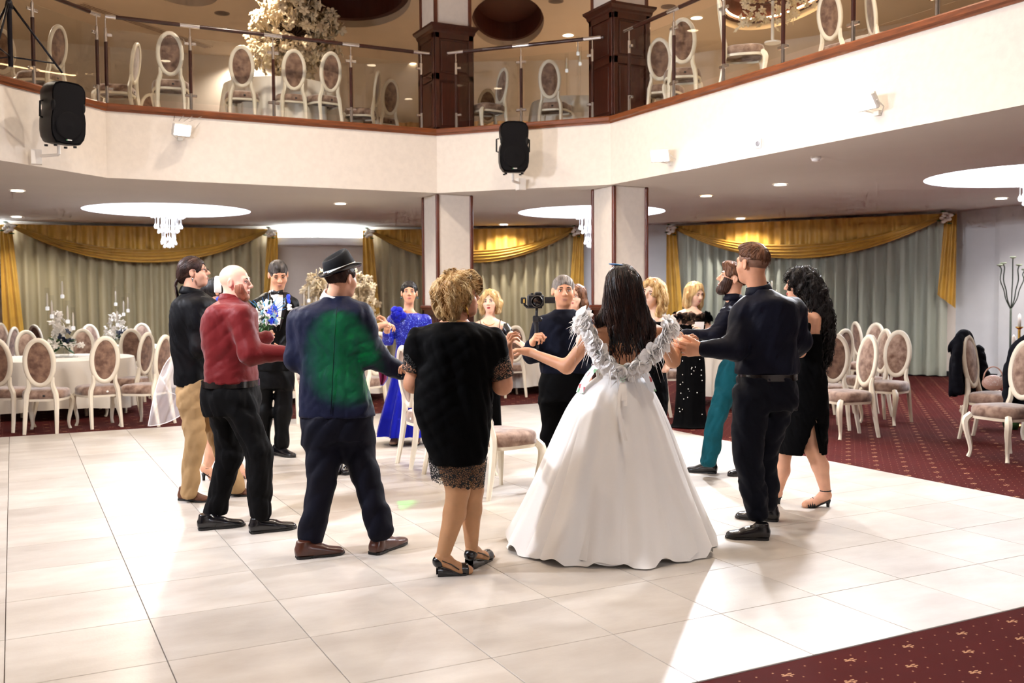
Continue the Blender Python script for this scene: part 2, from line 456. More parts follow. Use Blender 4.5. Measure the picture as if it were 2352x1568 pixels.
# outer walls, both storeys
names = ['far_left', 'far', 'far_pier', 'far_middle', 'middle_pier', 'far_right', 'right_corner', 'right', 'near_right', 'near', 'left']
for i, nm in enumerate(names):
    a, b = WALL[i], WALL[(i + 1) % len(WALL)]
    mb = MB(); mb.add([(*a, 0), (*b, 0), (*b, Z1), (*a, Z1)], [(0, 1, 2, 3)])
    tag(mb.build('wall_' + nm, m_wall_cool if i in (4, 6, 7) else m_wall), None, None, None, 'structure')
    mb = MB(); mb.add([(*a, Z2), (*b, Z2), (*b, Z3), (*a, Z3)], [(0, 1, 2, 3)])
    tag(mb.build('wall_upper_' + nm, m_wall), None, None, None, 'structure')
    d = nrm(np.array(b) - a); n_ = np.array([-d[1], d[0]]); mid = (np.array(a) + b) / 2
    if n_ @ (mid - np.array([4, 8])) > 0: n_ = -n_
    mb = MB(); R = np.array([[d[0], n_[0], 0], [d[1], n_[1], 0], [0, 0, 1]])
    mb.box((*(mid + n_ * .012), .05), (np.linalg.norm(np.array(b) - a), .024, .1), R)
    tag(mb.build('baseboard_' + nm, m_black), None, None, None, 'structure')
# pilaster strip at the right wall
mb = MB(); mb.box((15.3, 10.95, 1.5), (.2, .5, 2.995)); tag(mb.build('wall_right_pilaster', m_wall_cool), None, None, None, 'structure')

# upper ceiling with oval recesses
def up_oval(u0, u1, v0, v1):
    c = gp((u0 + u1) / 2, (v0 + v1) / 2, Z3); n1 = gp((u0 + u1) / 2, v1, Z3); n2 = gp((u0 + u1) / 2, v0, Z3)
    e = gp(u1, (v0 + v1) / 2, Z3); w = np.linalg.norm((e - c)[:2]); ctr = (n1 + n2) / 2
    return (ctr[0], ctr[1]), w, np.linalg.norm((n2 - n1)[:2]) / 2, -YAW
OV = [up_oval(1083, 1250, -14, 108), up_oval(590, 945, -130, 62), up_oval(1660, 1925, -110, 66), up_oval(310, 490, -90, 12)]
ohs = [circ(c, w, 48, h, a) for c, w, h, a in OV]
cu = plate('ceiling_upper', WALL, ohs, Z3, m_ceil_up, True); tag(cu, None, None, None, 'structure')
for kk, P in enumerate(ohs):
    c = OV[kk][0]
    mb = MB(); mb.grid([[(x, y, Z3 - .003) for x, y in P], [(x, y, Z3 + .12) for x, y in P]], False, True); mb.build('recess_lip', m_ceil_up, cu, True)
    Q = [(c[0] + (x - c[0]) * .93, c[1] + (y - c[1]) * .93) for x, y in P]
    mb = MB(); mb.grid([[(x, y, Z3 + .12) for x, y in P], [(x, y, Z3 + .12) for x, y in Q], [(x, y, Z3 + .45) for x, y in Q]], False, True)
    mb.add([(x, y, Z3 + .45) for x, y in Q], [tuple(range(len(Q)))[::-1]]); mb.build('recess', m_recess, cu)
    if kk == 2:
        mb = MB(); W2 = [(c[0] + (x - c[0]) * .9, c[1] + (y - c[1]) * .9) for x, y in P]
        mb.tube([(x, y, Z3 + .15) for x, y in W2] + [(*W2[0], Z3 + .15)], .012, 6); mb.build('led_strip', emis('led_warm', '#ffd9a0', 30), cu)

# ================================================================== columns
def panel_faces(mb, cx, cy, hw, z0, z1):
    """raised frame-and-panel work on the four faces of a square post"""
    for ax, sg in ((0, -1), (0, 1), (1, -1), (1, 1)):
        n = np.zeros(3); n[ax] = sg; t = np.zeros(3); t[1 - ax] = 1
        base = np.array([cx, cy, 0]) + n * hw
        fw = hw * 1.32; h = z1 - z0
        def b(off, w, zc, hh, th): mb.box(base + n * th / 2 + t * off + np.array([0, 0, zc]), np.abs(n) * th + np.abs(t) * w + np.array([0, 0, hh]), ch=.006)
        b(-hw + .035, .07, (z0 + z1) / 2, h, .02); b(hw - .035, .07, (z0 + z1) / 2, h, .02)
        zm = z0 + h * .56
        for zz in (z0 + .05, zm, z1 - .05): b(0, 2 * hw, zz, .1, .02)
        for za, zb in ((z0 + .1, zm - .05), (zm + .05, z1 - .1)):
            b(0, 2 * hw - .2, (za + zb) / 2, zb - za - .06, .012)
def column(name, x0, y0, w, label):
    t = thing(name, label, 'column', (x0 + w / 2, y0 + w / 2, 0)); h = w / 2
    t['kind'] = 'structure'
    mb = MB(); mb.box((0, 0, 1.5 + .69), (w, w, 3 - 1.38), ch=.004); mb.build('shaft', m_plaster, t)
    mb = MB(); mb.box((0, 0, (5.42 + Z3) / 2), (w, w, Z3 - 5.42), ch=.004); mb.build('upper_shaft', m_plaster, t)
    for sx in (-1, 1):
        for sy in (-1, 1):
            mb = MB(); mb.box((sx * h, sy * h, 2.19), (.05, .05, 1.615), ch=.01); mb.build('corner_trim', m_wood, t)
            mb = MB(); mb.box((sx * h, sy * h, 5.95), (.05, .05, 1.1), ch=.01); mb.build('corner_trim', m_wood, t)
    mb = MB(); mb.box((0, 0, .69), (w + .02, w + .02, 1.376)); panel_faces(mb, 0, 0, h + .01, .0, 1.34); mb.build('plinth', m_wood_dark, t)
    mb = MB(); mb.box((0, 0, 1.36), (w + .1, w + .1, .05), ch=.012); mb.box((0, 0, 1.325), (w + .07, w + .07, .03), ch=.01); mb.build('plinth_cap', m_wood, t)
    mb = MB(); mb.box((0, 0, (Z2 + 5.36) / 2), (w + .06, w + .06, 5.36 - Z2)); panel_faces(mb, 0, 0, h + .03, Z2, 5.33); mb.build('pedestal', m_wood_dark, t)
    mb = MB()
    mb.grid([[(sx * (h + d), sy * (h + d), z) for sx, sy in ((-1, -1), (1, -1), (1, 1), (-1, 1))] for d, z in ((.045, 5.3), (.06, 5.33), (.065, 5.36), (.1, 5.4), (.105, 5.43), (-.01, 5.432))], False, True)
    mb.build('crown', m_wood_dark, t)
    return t
column('column', 5.53, 13.16, .54, 'square white column with mahogany edges behind the far and right balcony corner')
column('column', 7.29, 11.19, .53, 'square white column with mahogany edges carrying the long right balcony')
column('column', 7.3, 2.4, .53, 'square white column at the near end of the right balcony')
column('column', -1.8, 10.9, .53, 'square white column at the left balcony corner')
# ================================================================== windows and curtains
m_night = M('night_glass', '#10141a', .05, spec=.6)
m_sheer = sheer('sheer_voile', '#ddcfa8', .85)
m_sheer2 = sheer('sheer_voile_cool', '#d6d9c8', .86)
m_gold = M('gold_satin', '#c99a3c', .42, var=.18, vscale=5, sheen=.3, spec=.4)
m_frame = M('window_frame', '#8d8577', .5)
m_petal = M('white_petal', '#f1ebe2', .6)
m_leaf = M('leaf_green', '#2f5a26', .55, var=.3, vscale=20)
m_bulbwarm = emis('street_lamp_glow', '#ffcf9a', 6)
def curtain_set(idx, A, B, drop, mat_sheer, label, tails=(1, 1), tail_z=(.5, .5)):
    A = np.array(A, float); B = np.array(B, float); Lw = np.linalg.norm(B - A); d = (B - A) / Lw
    n = np.array([-d[1], d[0]])
    if n @ ((A + B) / 2 - np.array([4, 8])) > 0: n = -n
    def W(s, off, z): p = A + d * s + n * off; return (p[0], p[1], z)
    # window behind
    wt = MB()
    wt.add([W(.25, .03, .25), W(Lw - .25, .03, .25), W(Lw - .25, .03, 2.75), W(.25, .03, 2.75)], [(0, 1, 2, 3)])
    wo = wt.build('window_%d' % idx, m_night); tag(wo, None, None, None, 'structure')
    R = np.array([[d[0], n[0], 0], [d[1], n[1], 0], [0, 0, 1]])
    for s in np.linspace(.25, Lw - .25, 5):
        mb = MB(); mb.box(W(s, .05, 1.5), (.07, .05, 2.5), R, .008); mb.build('mullion', m_frame, wo)
    for z in (.25, 1.9, 2.75):
        mb = MB(); mb.box(W(Lw / 2, .05, z), (Lw - .5, .05, .07), R, .008); mb.build('transom', m_frame, wo)
    rnd = random.Random(idx)
    t = thing('curtain', label, 'curtain', (*((A + B) / 2), 0))
    o0 = np.array([*((A + B) / 2), 0])
    def L_(p): return np.array(p) - o0
    # sheer panel with soft pleats
    ns = int(Lw * 34); ss = np.linspace(.02, Lw - .02, ns); ph = np.cumsum([rnd.uniform(.5, 1.15) for _ in range(ns)])
    rows = []
    for z in np.linspace(.03, 2.9, 9):
        amp = .06 + .04 * (1 - z / 3)
        rows.append([L_(W(s, .22 + amp * math.sin(p) + .015 * math.sin(2.3 * p + z), z)) for s, p in zip(ss, ph)])
    mb = MB(); mb.grid(rows); mb.build('sheer', mat_sheer, t, True)
    # gathered gold valance
    ns = int(Lw * 40); ss = np.linspace(0, Lw, ns); ph = np.cumsum([rnd.uniform(.4, 1.2) for _ in range(ns)])
    def arc(s, dr): x = 2 * s / Lw - 1; return dr * (1 - abs(x) ** 2.1)
    rows = []
    for tt in np.linspace(0, 1, 7):
        rows.append([L_(W(s, .34 + (.012 + .022 * tt) * math.sin(p) , 2.975 - .03 - tt * (arc(s, drop * .8) + .04))) for s, p in zip(ss, ph)])
    mb = MB(); mb.grid(rows); mb.build('valance', m_gold, t, True)
    # draped swag: crescent with running folds
    ns = 70; ss = np.linspace(.0, Lw, ns); rows = []
    for k in range(29):
        tt = k / 28; row = []
        for s in ss:
            x = 2 * s / Lw - 1; e = 1 - abs(x) ** 2.1
            z = 2.95 - arc(s, drop * (.64 + .36 * tt)) - .05 * tt * (1 - e)
            fold = .032 * e * math.sin(tt * 2 * PI * 4.3 + 2.2 * x) + .012 * math.sin(tt * 31 + 5 * x)
            row.append(L_(W(s, .4 + .05 * math.sin(PI * tt) + fold, z)))
        rows.append(row)
    mb = MB(); mb.grid(rows); mb.build('swag', m_gold, t, True)
    # tails
    for side in (0, 1):
        if not tails[side]: continue
        s0 = -.06 if side == 0 else Lw + .06; sg = 1 if side == 0 else -1
        rows = []
        for z in np.linspace(2.93, tail_z[side], 12):
            q = (2.93 - z) / 2.4; w = .2 + .16 * q; row = []
            for k in range(22):
                f = k / 21; zz = z + (f * .35 * q)
                row.append(L_(W(s0 - sg * .08 + sg * w * f, .36 + .03 * math.sin(f * 16 + z) , zz)))
            rows.append(row)
        mb = MB(); mb.grid(rows); mb.build('tail', m_gold, t, True)
    for s in (0.02, Lw - .02):
        mb = MB(); c = L_(W(s, .5, 2.86))
        for k in range(9):
            a = k * 2.4; r = .03 + .006 * k; e = np.array([d[0] * math.cos(a) * r, d[1] * math.cos(a) * r, math.sin(a) * r])
            mb.ell(c + e * 1.2 + np.array([*n, 0]) * .03 * (k % 3), (.045, .045, .03), 8, 5)
        ro = mb.build('rosette', m_petal, t, True)
        mb = MB()
        for k in range(4):
            a = k * 1.6 + .4; e = np.array([d[0] * math.cos(a), d[1] * math.cos(a), math.sin(a)])
            mb.ell(c + e * .12, (.05, .05, .015), 6, 4)
        tag(mb.build('leaf', m_leaf, ro, True), kind='stuff')
    return t
curtain_set(1, WALL[1], WALL[2], .72, m_sheer, 'pale voile curtain with long gold swag and tails behind the left dining tables', (1, 1), (.55, .3))
curtain_set(2, (6.95, 20.14), (10.75, 17.95), .72, m_sheer, 'voile curtain with gold swag between the white pier and the far corner', (1, 1), (.3, .4))
curtain_set(3, (12.5, 16.67), (15.2, 12.18), .74, m_sheer2, 'cool pale voile curtain with gold swag beside the candelabra wall', (1, 1), (.3, 1.25))
# uplit cornice shelves on the wall piers
def cornice(u0, u1, label, a, b):
    a = np.array(a); b = np.array(b); Lw = np.linalg.norm(b - a); d = (b - a) / Lw; n = np.array([-d[1], d[0]])
    if n @ ((a + b) / 2 - np.array([4, 8])) > 0: n = -n
    t = thing('cornice_shelf', label, 'shelf', (*((a + b) / 2), 0)); o0 = (a + b) / 2
    rows = []
    for off, z in ((0, 2.62), (1, 2.62), (1.06, 2.66), (1.06, 2.76), (1.0, 2.78), (.9, 2.78), (.9, 2.7), (0, 2.7)):
        row = []
        for s in np.linspace(0, 1, 17):
            bulge = .16 + .3 * math.sin(PI * s) ** .8
            p = a + d * Lw * s + n * bulge * off - o0; row.append((p[0], p[1], z))
        rows.append(row)
    mb = MB(); mb.grid(rows); mb.build('shelf', m_cove, t, True, 40)
    mb = MB(); mb.tube([(*(a + d * Lw * s + n * .1 - o0), 2.73) for s in np.linspace(.04, .96, 9)], .025, 6); mb.build('led_tube', emis('led_cool_' + str(u0), '#f2fbff', 140), t)
cornice(0, 1, 'white curved cornice shelf with cold uplight on the pier between two curtains', (4.95, 20.7), (6.8, 20.2))
cornice(2, 3, 'white curved cornice shelf with uplight at the left end of the far wall', (-2.3, 21.25), (-.15, 21.2))
# ================================================================== balcony railings
def on_edge(i, s, off=.07):
    a, b = np.array(OCT[i]), np.array(OCT[(i + 1) % 8]); d = nrm(b - a); n = np.array([-d[1], d[0]])
    if n @ ((a + b) / 2 - np.array([3, 7.4])) < 0: n = -n
    return a + d * s + n * off, d, n
def railing(i, stops, label, ext0=.0, ext1=.0, sleeves=True):
    p0, d, n = on_edge(i, 0); t = thing('balcony_railing', label, 'railing', (*on_edge(i, stops[0])[0], 3.91)); o = np.array([*on_edge(i, stops[0])[0], 3.91])
    def W(s, z, off=0.): p = on_edge(i, s, .07 + off)[0]; return np.array([p[0], p[1], z]) - o
    zt = 4.985
    R = np.array([[d[0], n[0], 0], [d[1], n[1], 0], [0, 0, 1]])
    a, b = stops[0] - ext0, stops[-1] + ext1
    mb = MB(); mb.tube([W(a, zt), W(b, zt)], .026, 10); mb.build('handrail', m_rail_wood, t, True, 40)
    for s in stops:
        pm = MB(); pm.lathe([(.04, 0), (.04, .008), (.021, .014), (.021, .22), (.014, .225), (.014, .755), (.021, .76), (.021, .925), (.009, .935), (.009, 1.05)], 12, W(s, 3.912))
        po = pm.build('post', m_chrome, t, True, 40)
        mb = MB(); mb.cyl(W(s, 4.13), W(s, 4.67), .022, 10); mb.build('post_wood', m_rail_wood, po, True, 40)
        if sleeves:
            mb = MB(); mb.tube([W(max(a, s - .12), zt), W(min(b, s + .12), zt)], .0275, 10); mb.build('sleeve', m_chrome, t, True, 40)
        for sg in (-1, 1):
            if (sg < 0 and s == stops[0]) or (sg > 0 and s == stops[-1]): continue
            for z in (4.1, 4.76):
                mb = MB(); mb.box(W(s + sg * .045, z), (.06, .03, .035), R, .005); mb.build('glass_clamp', m_chrome, t)
    for s0, s1 in zip(stops[:-1], stops[1:]):
        mb = MB(); c = W((s0 + s1) / 2, 4.42); mb.box(c, (s1 - s0 - .1, .008, .82), R); mb.build('glass_panel', m_glass, t)
    return t
railing(0, [1.15, 2.17, 3.19], 'wood and chrome railing with glass panels on the angled left balcony corner', 1.0, .05)
railing(1, [-.03 + .06, 1.03, 2.09, 3.16, 4.2], 'wood and chrome railing with glass panels along the far balcony', 0, .14)
railing(2, [.28, 1.27, 2.3], 'short wood and chrome glass railing above the hanging loudspeaker between two columns', .14, .16)
railing(3, [.34, 1.31, 2.25, 3.21, 4.17, 5.13, 6.1, 7.0], 'wood and chrome railing with glass panels along the right balcony', .1, .3)

# ================================================================== lamps
m_lamp = emis('downlight_lens', '#fff6e8', 14); m_lampw = emis('downlight_lens_warm', '#ffe3bd', 14)
def downlight(p, z, power, label, warm=False, r=.085, group='recessed ceiling downlights under the balcony', angle=140):
    t = thing('downlight', label, 'downlight', (p[0], p[1], z), 0, group)
    mb = MB(); mb.lathe([(r + .02, -.004), (r + .02, -.012), (r, -.014), (r, -.004)], 20, cap=False); mb.build('rim', m_white, t, True)
    mb = MB(); mb.lathe([(r, -.010), (r * .6, -.012), (.002, -.012)][::-1], 20, cap=False); mb.build('lens', m_lampw if warm else m_lamp, t)
    spot('downlight_beam', (p[0], p[1], z - .03), (p[0], p[1], 0), power, lin('#ffeeda') if warm else lin('#fff9f2'), angle, .6, .07)
under = [((40, 437), 'round downlight in the soffit at the left end near the loudspeaker'), ((38, 497), 'round downlight in the soffit beside the left cornice uplight'),
    ((782, 467), 'round downlight in the soffit before the lit cornice pier'), ((1157, 515), 'small round downlight in the soffit above the middle curtain'),
    ((1622, 449), 'warm round downlight in the soffit right of the second column'), ((1701, 501), 'round downlight right above the right gold swag'),
    ((1792, 423), 'large bright downlight in the soffit near the smoke detector'), ((2300, 455), 'round downlight below the right ring cove')]
for (u, v), lb in under:
    downlight(gp(u, v, Z1), Z1, 150, lb, warm=(u == 1622))
for p in [(13.3, 6.5), (10.5, 5.0), (9.2, 11.3), (12.5, 10.3), (-4.5, 11), (-3, 4.5), (4.4, 18.7), (0, 19.5), (6.8, 16.6), (1.5, -.8), (6, -.5), (9.2, 2.2), (14, 9), (12, 14.5), (6, 15), (-2, 13.5)]:  # extra lamps added out of frame to light the lower storey
    if inpoly(p, OCT) or any(math.hypot(p[0] - c[0], p[1] - c[1]) < r + .15 for c, r in COVES): continue
    q = project((*p, Z1))
    if -40 < q[0] < 2392 and 0 < q[1] < 1568: continue
    downlight(p, Z1, 130, 'unseen round downlight added in the lower ceiling to light the dining area')
for u, v, lb in ((949, 146, 'left of the first column'), (1305, 80, 'between the two columns'), (1600, 40, 'over the right gallery chairs'), (572, 128, 'left of the big blossom tree')):
    downlight(gp(u, v, Z3), Z3, 300, 'warm round downlight in the upper ceiling ' + lb, True, .1, 'warm downlights of the upper ceiling')
for p in [(3, 15), (-1, 15), (10, 9.5), (9.5, 5), (-3, 9), (1, 9), (5, 9), (3, 4.5), (7, 6), (12, 12), (8, 16.5), (-3, 18), (0, 6), (6, 7), (3, 11.5), (9, 3)]:  # unseen lamps added out of frame for warm ambient light
    if any(inpoly(p, h) for h in ohs): continue
    q = project((*p, Z3))
    if -40 < q[0] < 2392 and 0 < q[1] < 1568: continue
    downlight(p, Z3, 300, 'unseen warm downlight added in the upper ceiling for ambient light', True, .1, 'warm downlights of the upper ceiling')

m_flood = M('floodlight_body', '#d9d6cf', .5); m_lensglow = emis('floodlight_lens', '#ffffff', 60); m_lensdim = M('floodlight_reflector', '#e8dcc0', .25, .6)
def floodlight(p, normal, aim, power, label, col='#f4f7ff', lit=True, size=.19, spread=150):
    p = np.array(p, float); n = nrm([normal[0], normal[1], 0]); t = thing('floodlight', label, 'floodlight', p)
    dr = nrm(np.array(aim) - p); q = Vector(dr).to_track_quat('-Z', 'Y').to_matrix(); R = np.array(q)
    c = n * .17
    mb = MB(); mb.box(c, (size + .05, .16, .05), R, .012)
    for k in range(6): mb.box(c + R @ np.array([-.1 + .04 * k, 0, .035]), (.008, .14, .025), R)
    mb.build('housing', m_flood, t)
    mb = MB(); mb.box(c + dr * .027, (size, .12, .006), R); mb.build('lens', m_lensglow if lit else m_lensdim, t)
    mb = MB(); e = R @ np.array([1, 0, 0])
    for sg in (-1, 1): mb.tube([c + e * sg * (size / 2 + .03), c + e * sg * (size / 2 + .03) * .9 - n * .1 + np.array([0, 0, -.05]), np.array([0, 0, -.09]) + e * sg * .03], .007, 6)
    mb.box((0, 0, -.09), np.abs(n) * .02 + np.array([.06, .06, .05])); mb.build('bracket', m_flood, t)
    if lit: area('floodlight_beam', tuple(p + c + dr * .034), tuple(aim), size, power, lin(col), 'RECTANGLE', spread, .12)
CEN = (3.0, 7.2, .3)
floodlight((7.2, 9.77, 3.2), (-1, 0), (2.6, 5.8, 0), 130, 'glaring white floodlight on the right balcony front beside the corner column')
floodlight((7.2, 6.57, 3.27), (-1, 0), (2.4, 6.4, 0), 130, 'glaring white floodlight midway along the right balcony front')
floodlight((1.95, 13.04, 3.62), (0, -1), (4.4, 4.0, 0), 75, 'small floodlight on struts under the edge of the far balcony', '#fff0d8')
floodlight((-1.2, 9.0, 3.3), (1, 0), (5.5, 7.6, 2.2), 135, 'white floodlight on the left balcony front', '#eef2ff')
floodlight((-1.2, 5.4, 3.3), (1, 0), (6.5, 7.0, 2.4), 135, 'white floodlight near the camera end of the left balcony front', '#eef2ff')

# effect spots of the disc jockey on the near balcony rail
def effect_light(p, aim, col, power, ang, label):
    t = thing('effect_spotlight', label, 'spotlight', p); d = nrm(np.array(aim) - p); R = np.array(Vector(d).to_track_quat('-Z', 'Y').to_matrix())
    mb = MB(); mb.lathe([(.05, .16), (.06, .12), (.06, .0)], 14, (0, 0, 0), R); mb.build('housing', m_black, t, True, 40)
    mb = MB(); mb.lathe([(.055, .004), (.002, .003)], 14, (0, 0, 0), R, False); mb.build('lens', emis('lens_' + col[1:], col, 8), t)
    spot('effect_beam', tuple(np.array(p) + d * .02), aim, power, lin(col), ang, .5, .03)
effect_light((.2, 2.3, 3.6), (1.68, 5.42, 1.12), '#12d94a', 4600, 6.5, 'green effect spotlight clamped to the near balcony front')
effect_light((.9, 1.9, 3.6), (1.2, 6.3, 1.56), '#ff4a1c', 380, 4, 'red effect spotlight clamped to the near balcony front')
effect_light((2.4, 1.9, 3.6), (1.05, 7.3, 1.55), '#2a50ff', 130, 9, 'blue effect spotlight clamped to the near balcony front')
# struts above the far floodlight
t = thing('wire_rack', 'thin metal struts above the small far floodlight', 'bracket', (1.95, 13.0, 3.72))
mb = MB()
for k in range(4): mb.tube([(-.1 + .06 * k, -.17, 0), (.04 + .11 * k - .1, 0.0, .11)], .004, 5)
mb.build('strut', m_chrome, t)

# chandeliers of hanging crystal drops in the ring coves
m_crystal = M('crystal', '#f6f8fb', .08, 0, spec=.8, emit=.35)  # slight emission stands in for light caught by the glass
def chandelier(c, label):
    t = thing('chandelier', label, 'chandelier', (*c, Z1 + .28)); rnd = random.Random(3)
    mb = MB(); mb.lathe([(.3, 0), (.3, -.03), (.02, -.04)], 24); mb.build('canopy', m_chrome, t, True, 40)
    for r, n, z in ((.29, 22, -.3), (.26, 18, -.38), (.21, 15, -.56), (.16, 11, -.63), (.1, 8, -.76), (.115, 9, -.82), (.07, 6, -.87)):
        mb = MB()
        for k in range(n):
            a = 2 * PI * k / n + z; x, y = r * math.cos(a), r * math.sin(a); zz = z + rnd.uniform(-.015, .015)
            mb.cyl((x, y, -.03), (x, y, zz), .0025, 4)
            mb.lathe([(.002, .05), (.009, .03), (.022, 0), (.024, -.012), (.016, -.028), (.002, -.034)], 8, (x, y, zz))
        mb.build('crystal_tier', m_crystal, t, True)
    mb = MB()
    for k in range(5): mb.ell((.12 * math.cos(k * 1.256), .12 * math.sin(k * 1.256), -.12), .03, 8, 6)
    mb.build('bulb', emis('chandelier_bulb', '#ffffff', 25), t, True)
chandelier(COVES[0][0], 'tiered crystal drop chandelier in the ring cove by the left curtain')
chandelier(COVES[1][0], 'tiered crystal drop chandelier in the ring cove behind the second column')
chandelier(COVES[2][0], 'tiered crystal drop chandelier in the ring cove over the right dining carpet')

# ================================================================== loudspeakers
m_grille = M('speaker_grille', '#0c0b0e', .7, bump=.6, bscale=500, spec=.15); m_cab = M('speaker_cabinet', '#070609', .45, bump=.15, bscale=200, spec=.3)
m_green = M('logo_green', '#2f8a4c', .5)
def loudspeaker(p, aim, wall_n, label):
    t = thing('loudspeaker', label, 'loudspeaker', p); p = np.array(p)
    f = nrm([aim[0] - p[0], aim[1] - p[1], -.5]); r = nrm(np.cross(f, (0, 0, 1))); u = np.cross(r, f); R = np.array([r, f, u]).T
    half = [(.0, .34), (.1, .335), (.155, .31), (.185, .26), (.19, .2), (.186, .13), (.165, .09), (.163, .05), (.187, .0), (.198, -.08), (.196, -.2), (.18, -.27), (.14, -.325), (.06, -.335), (0, -.335)]
    poly = half + [(-x, z) for x, z in half[-2:0:-1]]
    rows = []
    for y, sc, dz in ((.17, .94, 0), (.185, .985, 0), (.16, 1.0, 0), (.05, 1.03, 0), (-.06, .95, 0), (-.15, .78, 0), (-.19, .6, 0)):
        rows.append([R @ np.array([x * sc * (1 if y > .1 else 1.0 - .0), y, z * (sc if y > .1 else (1 + (sc - 1) * .35))]) for x, z in poly])
    mb = MB(); mb.grid(rows, False, True); n = len(poly); mb.f.append(tuple(range(n))[::-1]); mb.f.append(tuple(6 * n + k for k in range(n)))
    mb.build('cabinet', m_cab, t, True, 35)
    mb = MB(); g = [[R @ np.array([x * s, .19 + .006 * (1 - s), z * s]) for x, z in poly] for s in (.93, .8, .5, .02)]; mb.grid(g, False, True); gr = mb.build('grille', m_grille, t, True)
    mb = MB(); mb.lathe([(.15, .0), (.15, .008), (.13, .012), (.07, .004), (.04, .012), (.005, .016)], 28, R @ np.array([0, .19, -.13]), R @ np.array([[1, 0, 0], [0, 0, 1], [0, 1, 0]]) ); mb.build('woofer_ring', m_grille, gr, True)
    for sg in (-1, 1):
        mb = MB(); mb.ell(R @ np.array([sg * .168, .172, .075]), (.022, .035, .06), 12, 8, R); mb.build('port', M('port_black', '#020203', .9), t, True)
        mb = MB(); mb.tube([R @ np.array(q) for q in ((sg * .19, 0, .12), (sg * .222, 0, .11), (sg * .222, 0, -.05), (sg * .19, 0, -.06))], .011, 8); mb.build('handle', m_cab, t, True)
    mb = MB(); mb.box(R @ np.array([-.008, .198, -.285]), (.05, .004, .013), R); lg = mb.build('logo', M('logo_white', '#cfcac6', .5), t)
    mb = MB(); mb.box(R @ np.array([.024, .199, -.287]), (.014, .004, .012), R); mb.build('logo_tip', m_green, lg)
    mb = MB()
    for sx in (-1, 1):
        for sy in (-1, 1): mb.lathe([(.02, 0), (.018, -.02)], 8, R @ np.array([sx * .11, .02 + sy * .1, -.338]))
    mb.build('foot', m_cab, t)
    n = np.array([*nrm(wall_n), 0.]); e = R @ np.array([0, -.02, -.34])
    mb = MB(); mb.tube([e, e + np.array([0, 0, -.09]), e + np.array([0, 0, -.1]) - n * .02, e + np.array([0, 0, -.1]) - n * .3], .018, 8)
    mb.box(e + np.array([0, 0, -.11]) - n * .31, np.abs(n) * .01 + np.array([.1, .1, .16])); mb.build('wall_bracket', m_white, t, True, 40)
loudspeaker((.52, 11.84, 3.53), (3.3, 6.0), (.707, -.707), 'black loudspeaker on a white bracket at the angled left balcony corner')
loudspeaker((6.04, 11.74, 3.5), (3.0, 3.6), (-.743, -.669), 'black loudspeaker on a white bracket between the two columns')

# ================================================================== small wall fittings
p = np.array([7.195, 8.02, 3.22])
q = CC + ray(1741, 330) * ((7.195) / ray(1741, 330)[0])
t = thing('wall_socket', 'small white power socket on the right balcony front between two floodlights', 'socket', q)
mb = MB(); mb.box((0, 0, 0), (.012, .1, .1), ch=.003); mb.build('plate', M('socket_plate', '#d9d9de', .4), t)
mb = MB(); mb.lathe([(.028, 0), (.026, .006), (.02, .002)], 16, (-.006, 0, 0), np.array([[0, 0, -1], [0, 1, 0], [1, 0, 0]])); mb.build('outlet', M('socket_hole', '#8f8f96', .5), t)
t = thing('smoke_detector', 'white round smoke detector on the soffit under the right balcony', 'smoke detector', gp(1874, 360, Z1))
mb = MB(); mb.lathe([(.055, 0), (.055, -.015), (.05, -.03)], 20); mb.build('base', m_white, t, True, 40)
mb = MB(); mb.lathe([(.045, -.028), (.042, -.045), (.025, -.055), (.002, -.056)], 20); mb.build('cap', m_white, t, True, 40)
for u, v, L_, ang, lb in ((343, 62, 3.2, .68, 'long slotted air grille in the upper ceiling beside the left gallery'), (1138, 160, 1.2, -.42, 'short slotted air grille in the upper ceiling behind the columns')):
    c = gp(u, v, Z3); t = thing('air_grille', lb, 'air vent', (c[0], c[1], Z3 - .005), PI / 2 - YAW - ang * .6)
    mb = MB(); mb.box((0, 0, 0), (L_, .22, .012)); mb.build('frame', m_ceil_up, t)
    for k in (-1, 0, 1):
        mb = MB(); mb.box((0, k * .06, -.007), (L_ - .04, .022, .006)); mb.build('slot', M('grille_slot', '#6b4f40', .8), t)
for u, v, lb in ((510, 30, 'left of the blossom tree'), (1277, 2, 'between the columns'), (1535, 15, 'right of the second column')):
    c = gp(u, v, Z3); t = thing('ceiling_speaker', 'round grey ceiling loudspeaker in the upper ceiling ' + lb, 'speaker', (c[0], c[1], Z3), 0, 'round ceiling speakers')
    mb = MB(); mb.lathe([(.13, 0), (.13, -.012), (.11, -.016)], 20); mb.build('rim', M('speaker_grey', '#7d6a5e', .7), t, True, 40)
    mb = MB(); mb.lathe([(.11, -.013), (.1, -.018), (.002, -.02)], 20); mb.build('mesh', M('speaker_grey2', '#6a5a50', .8), t, True)

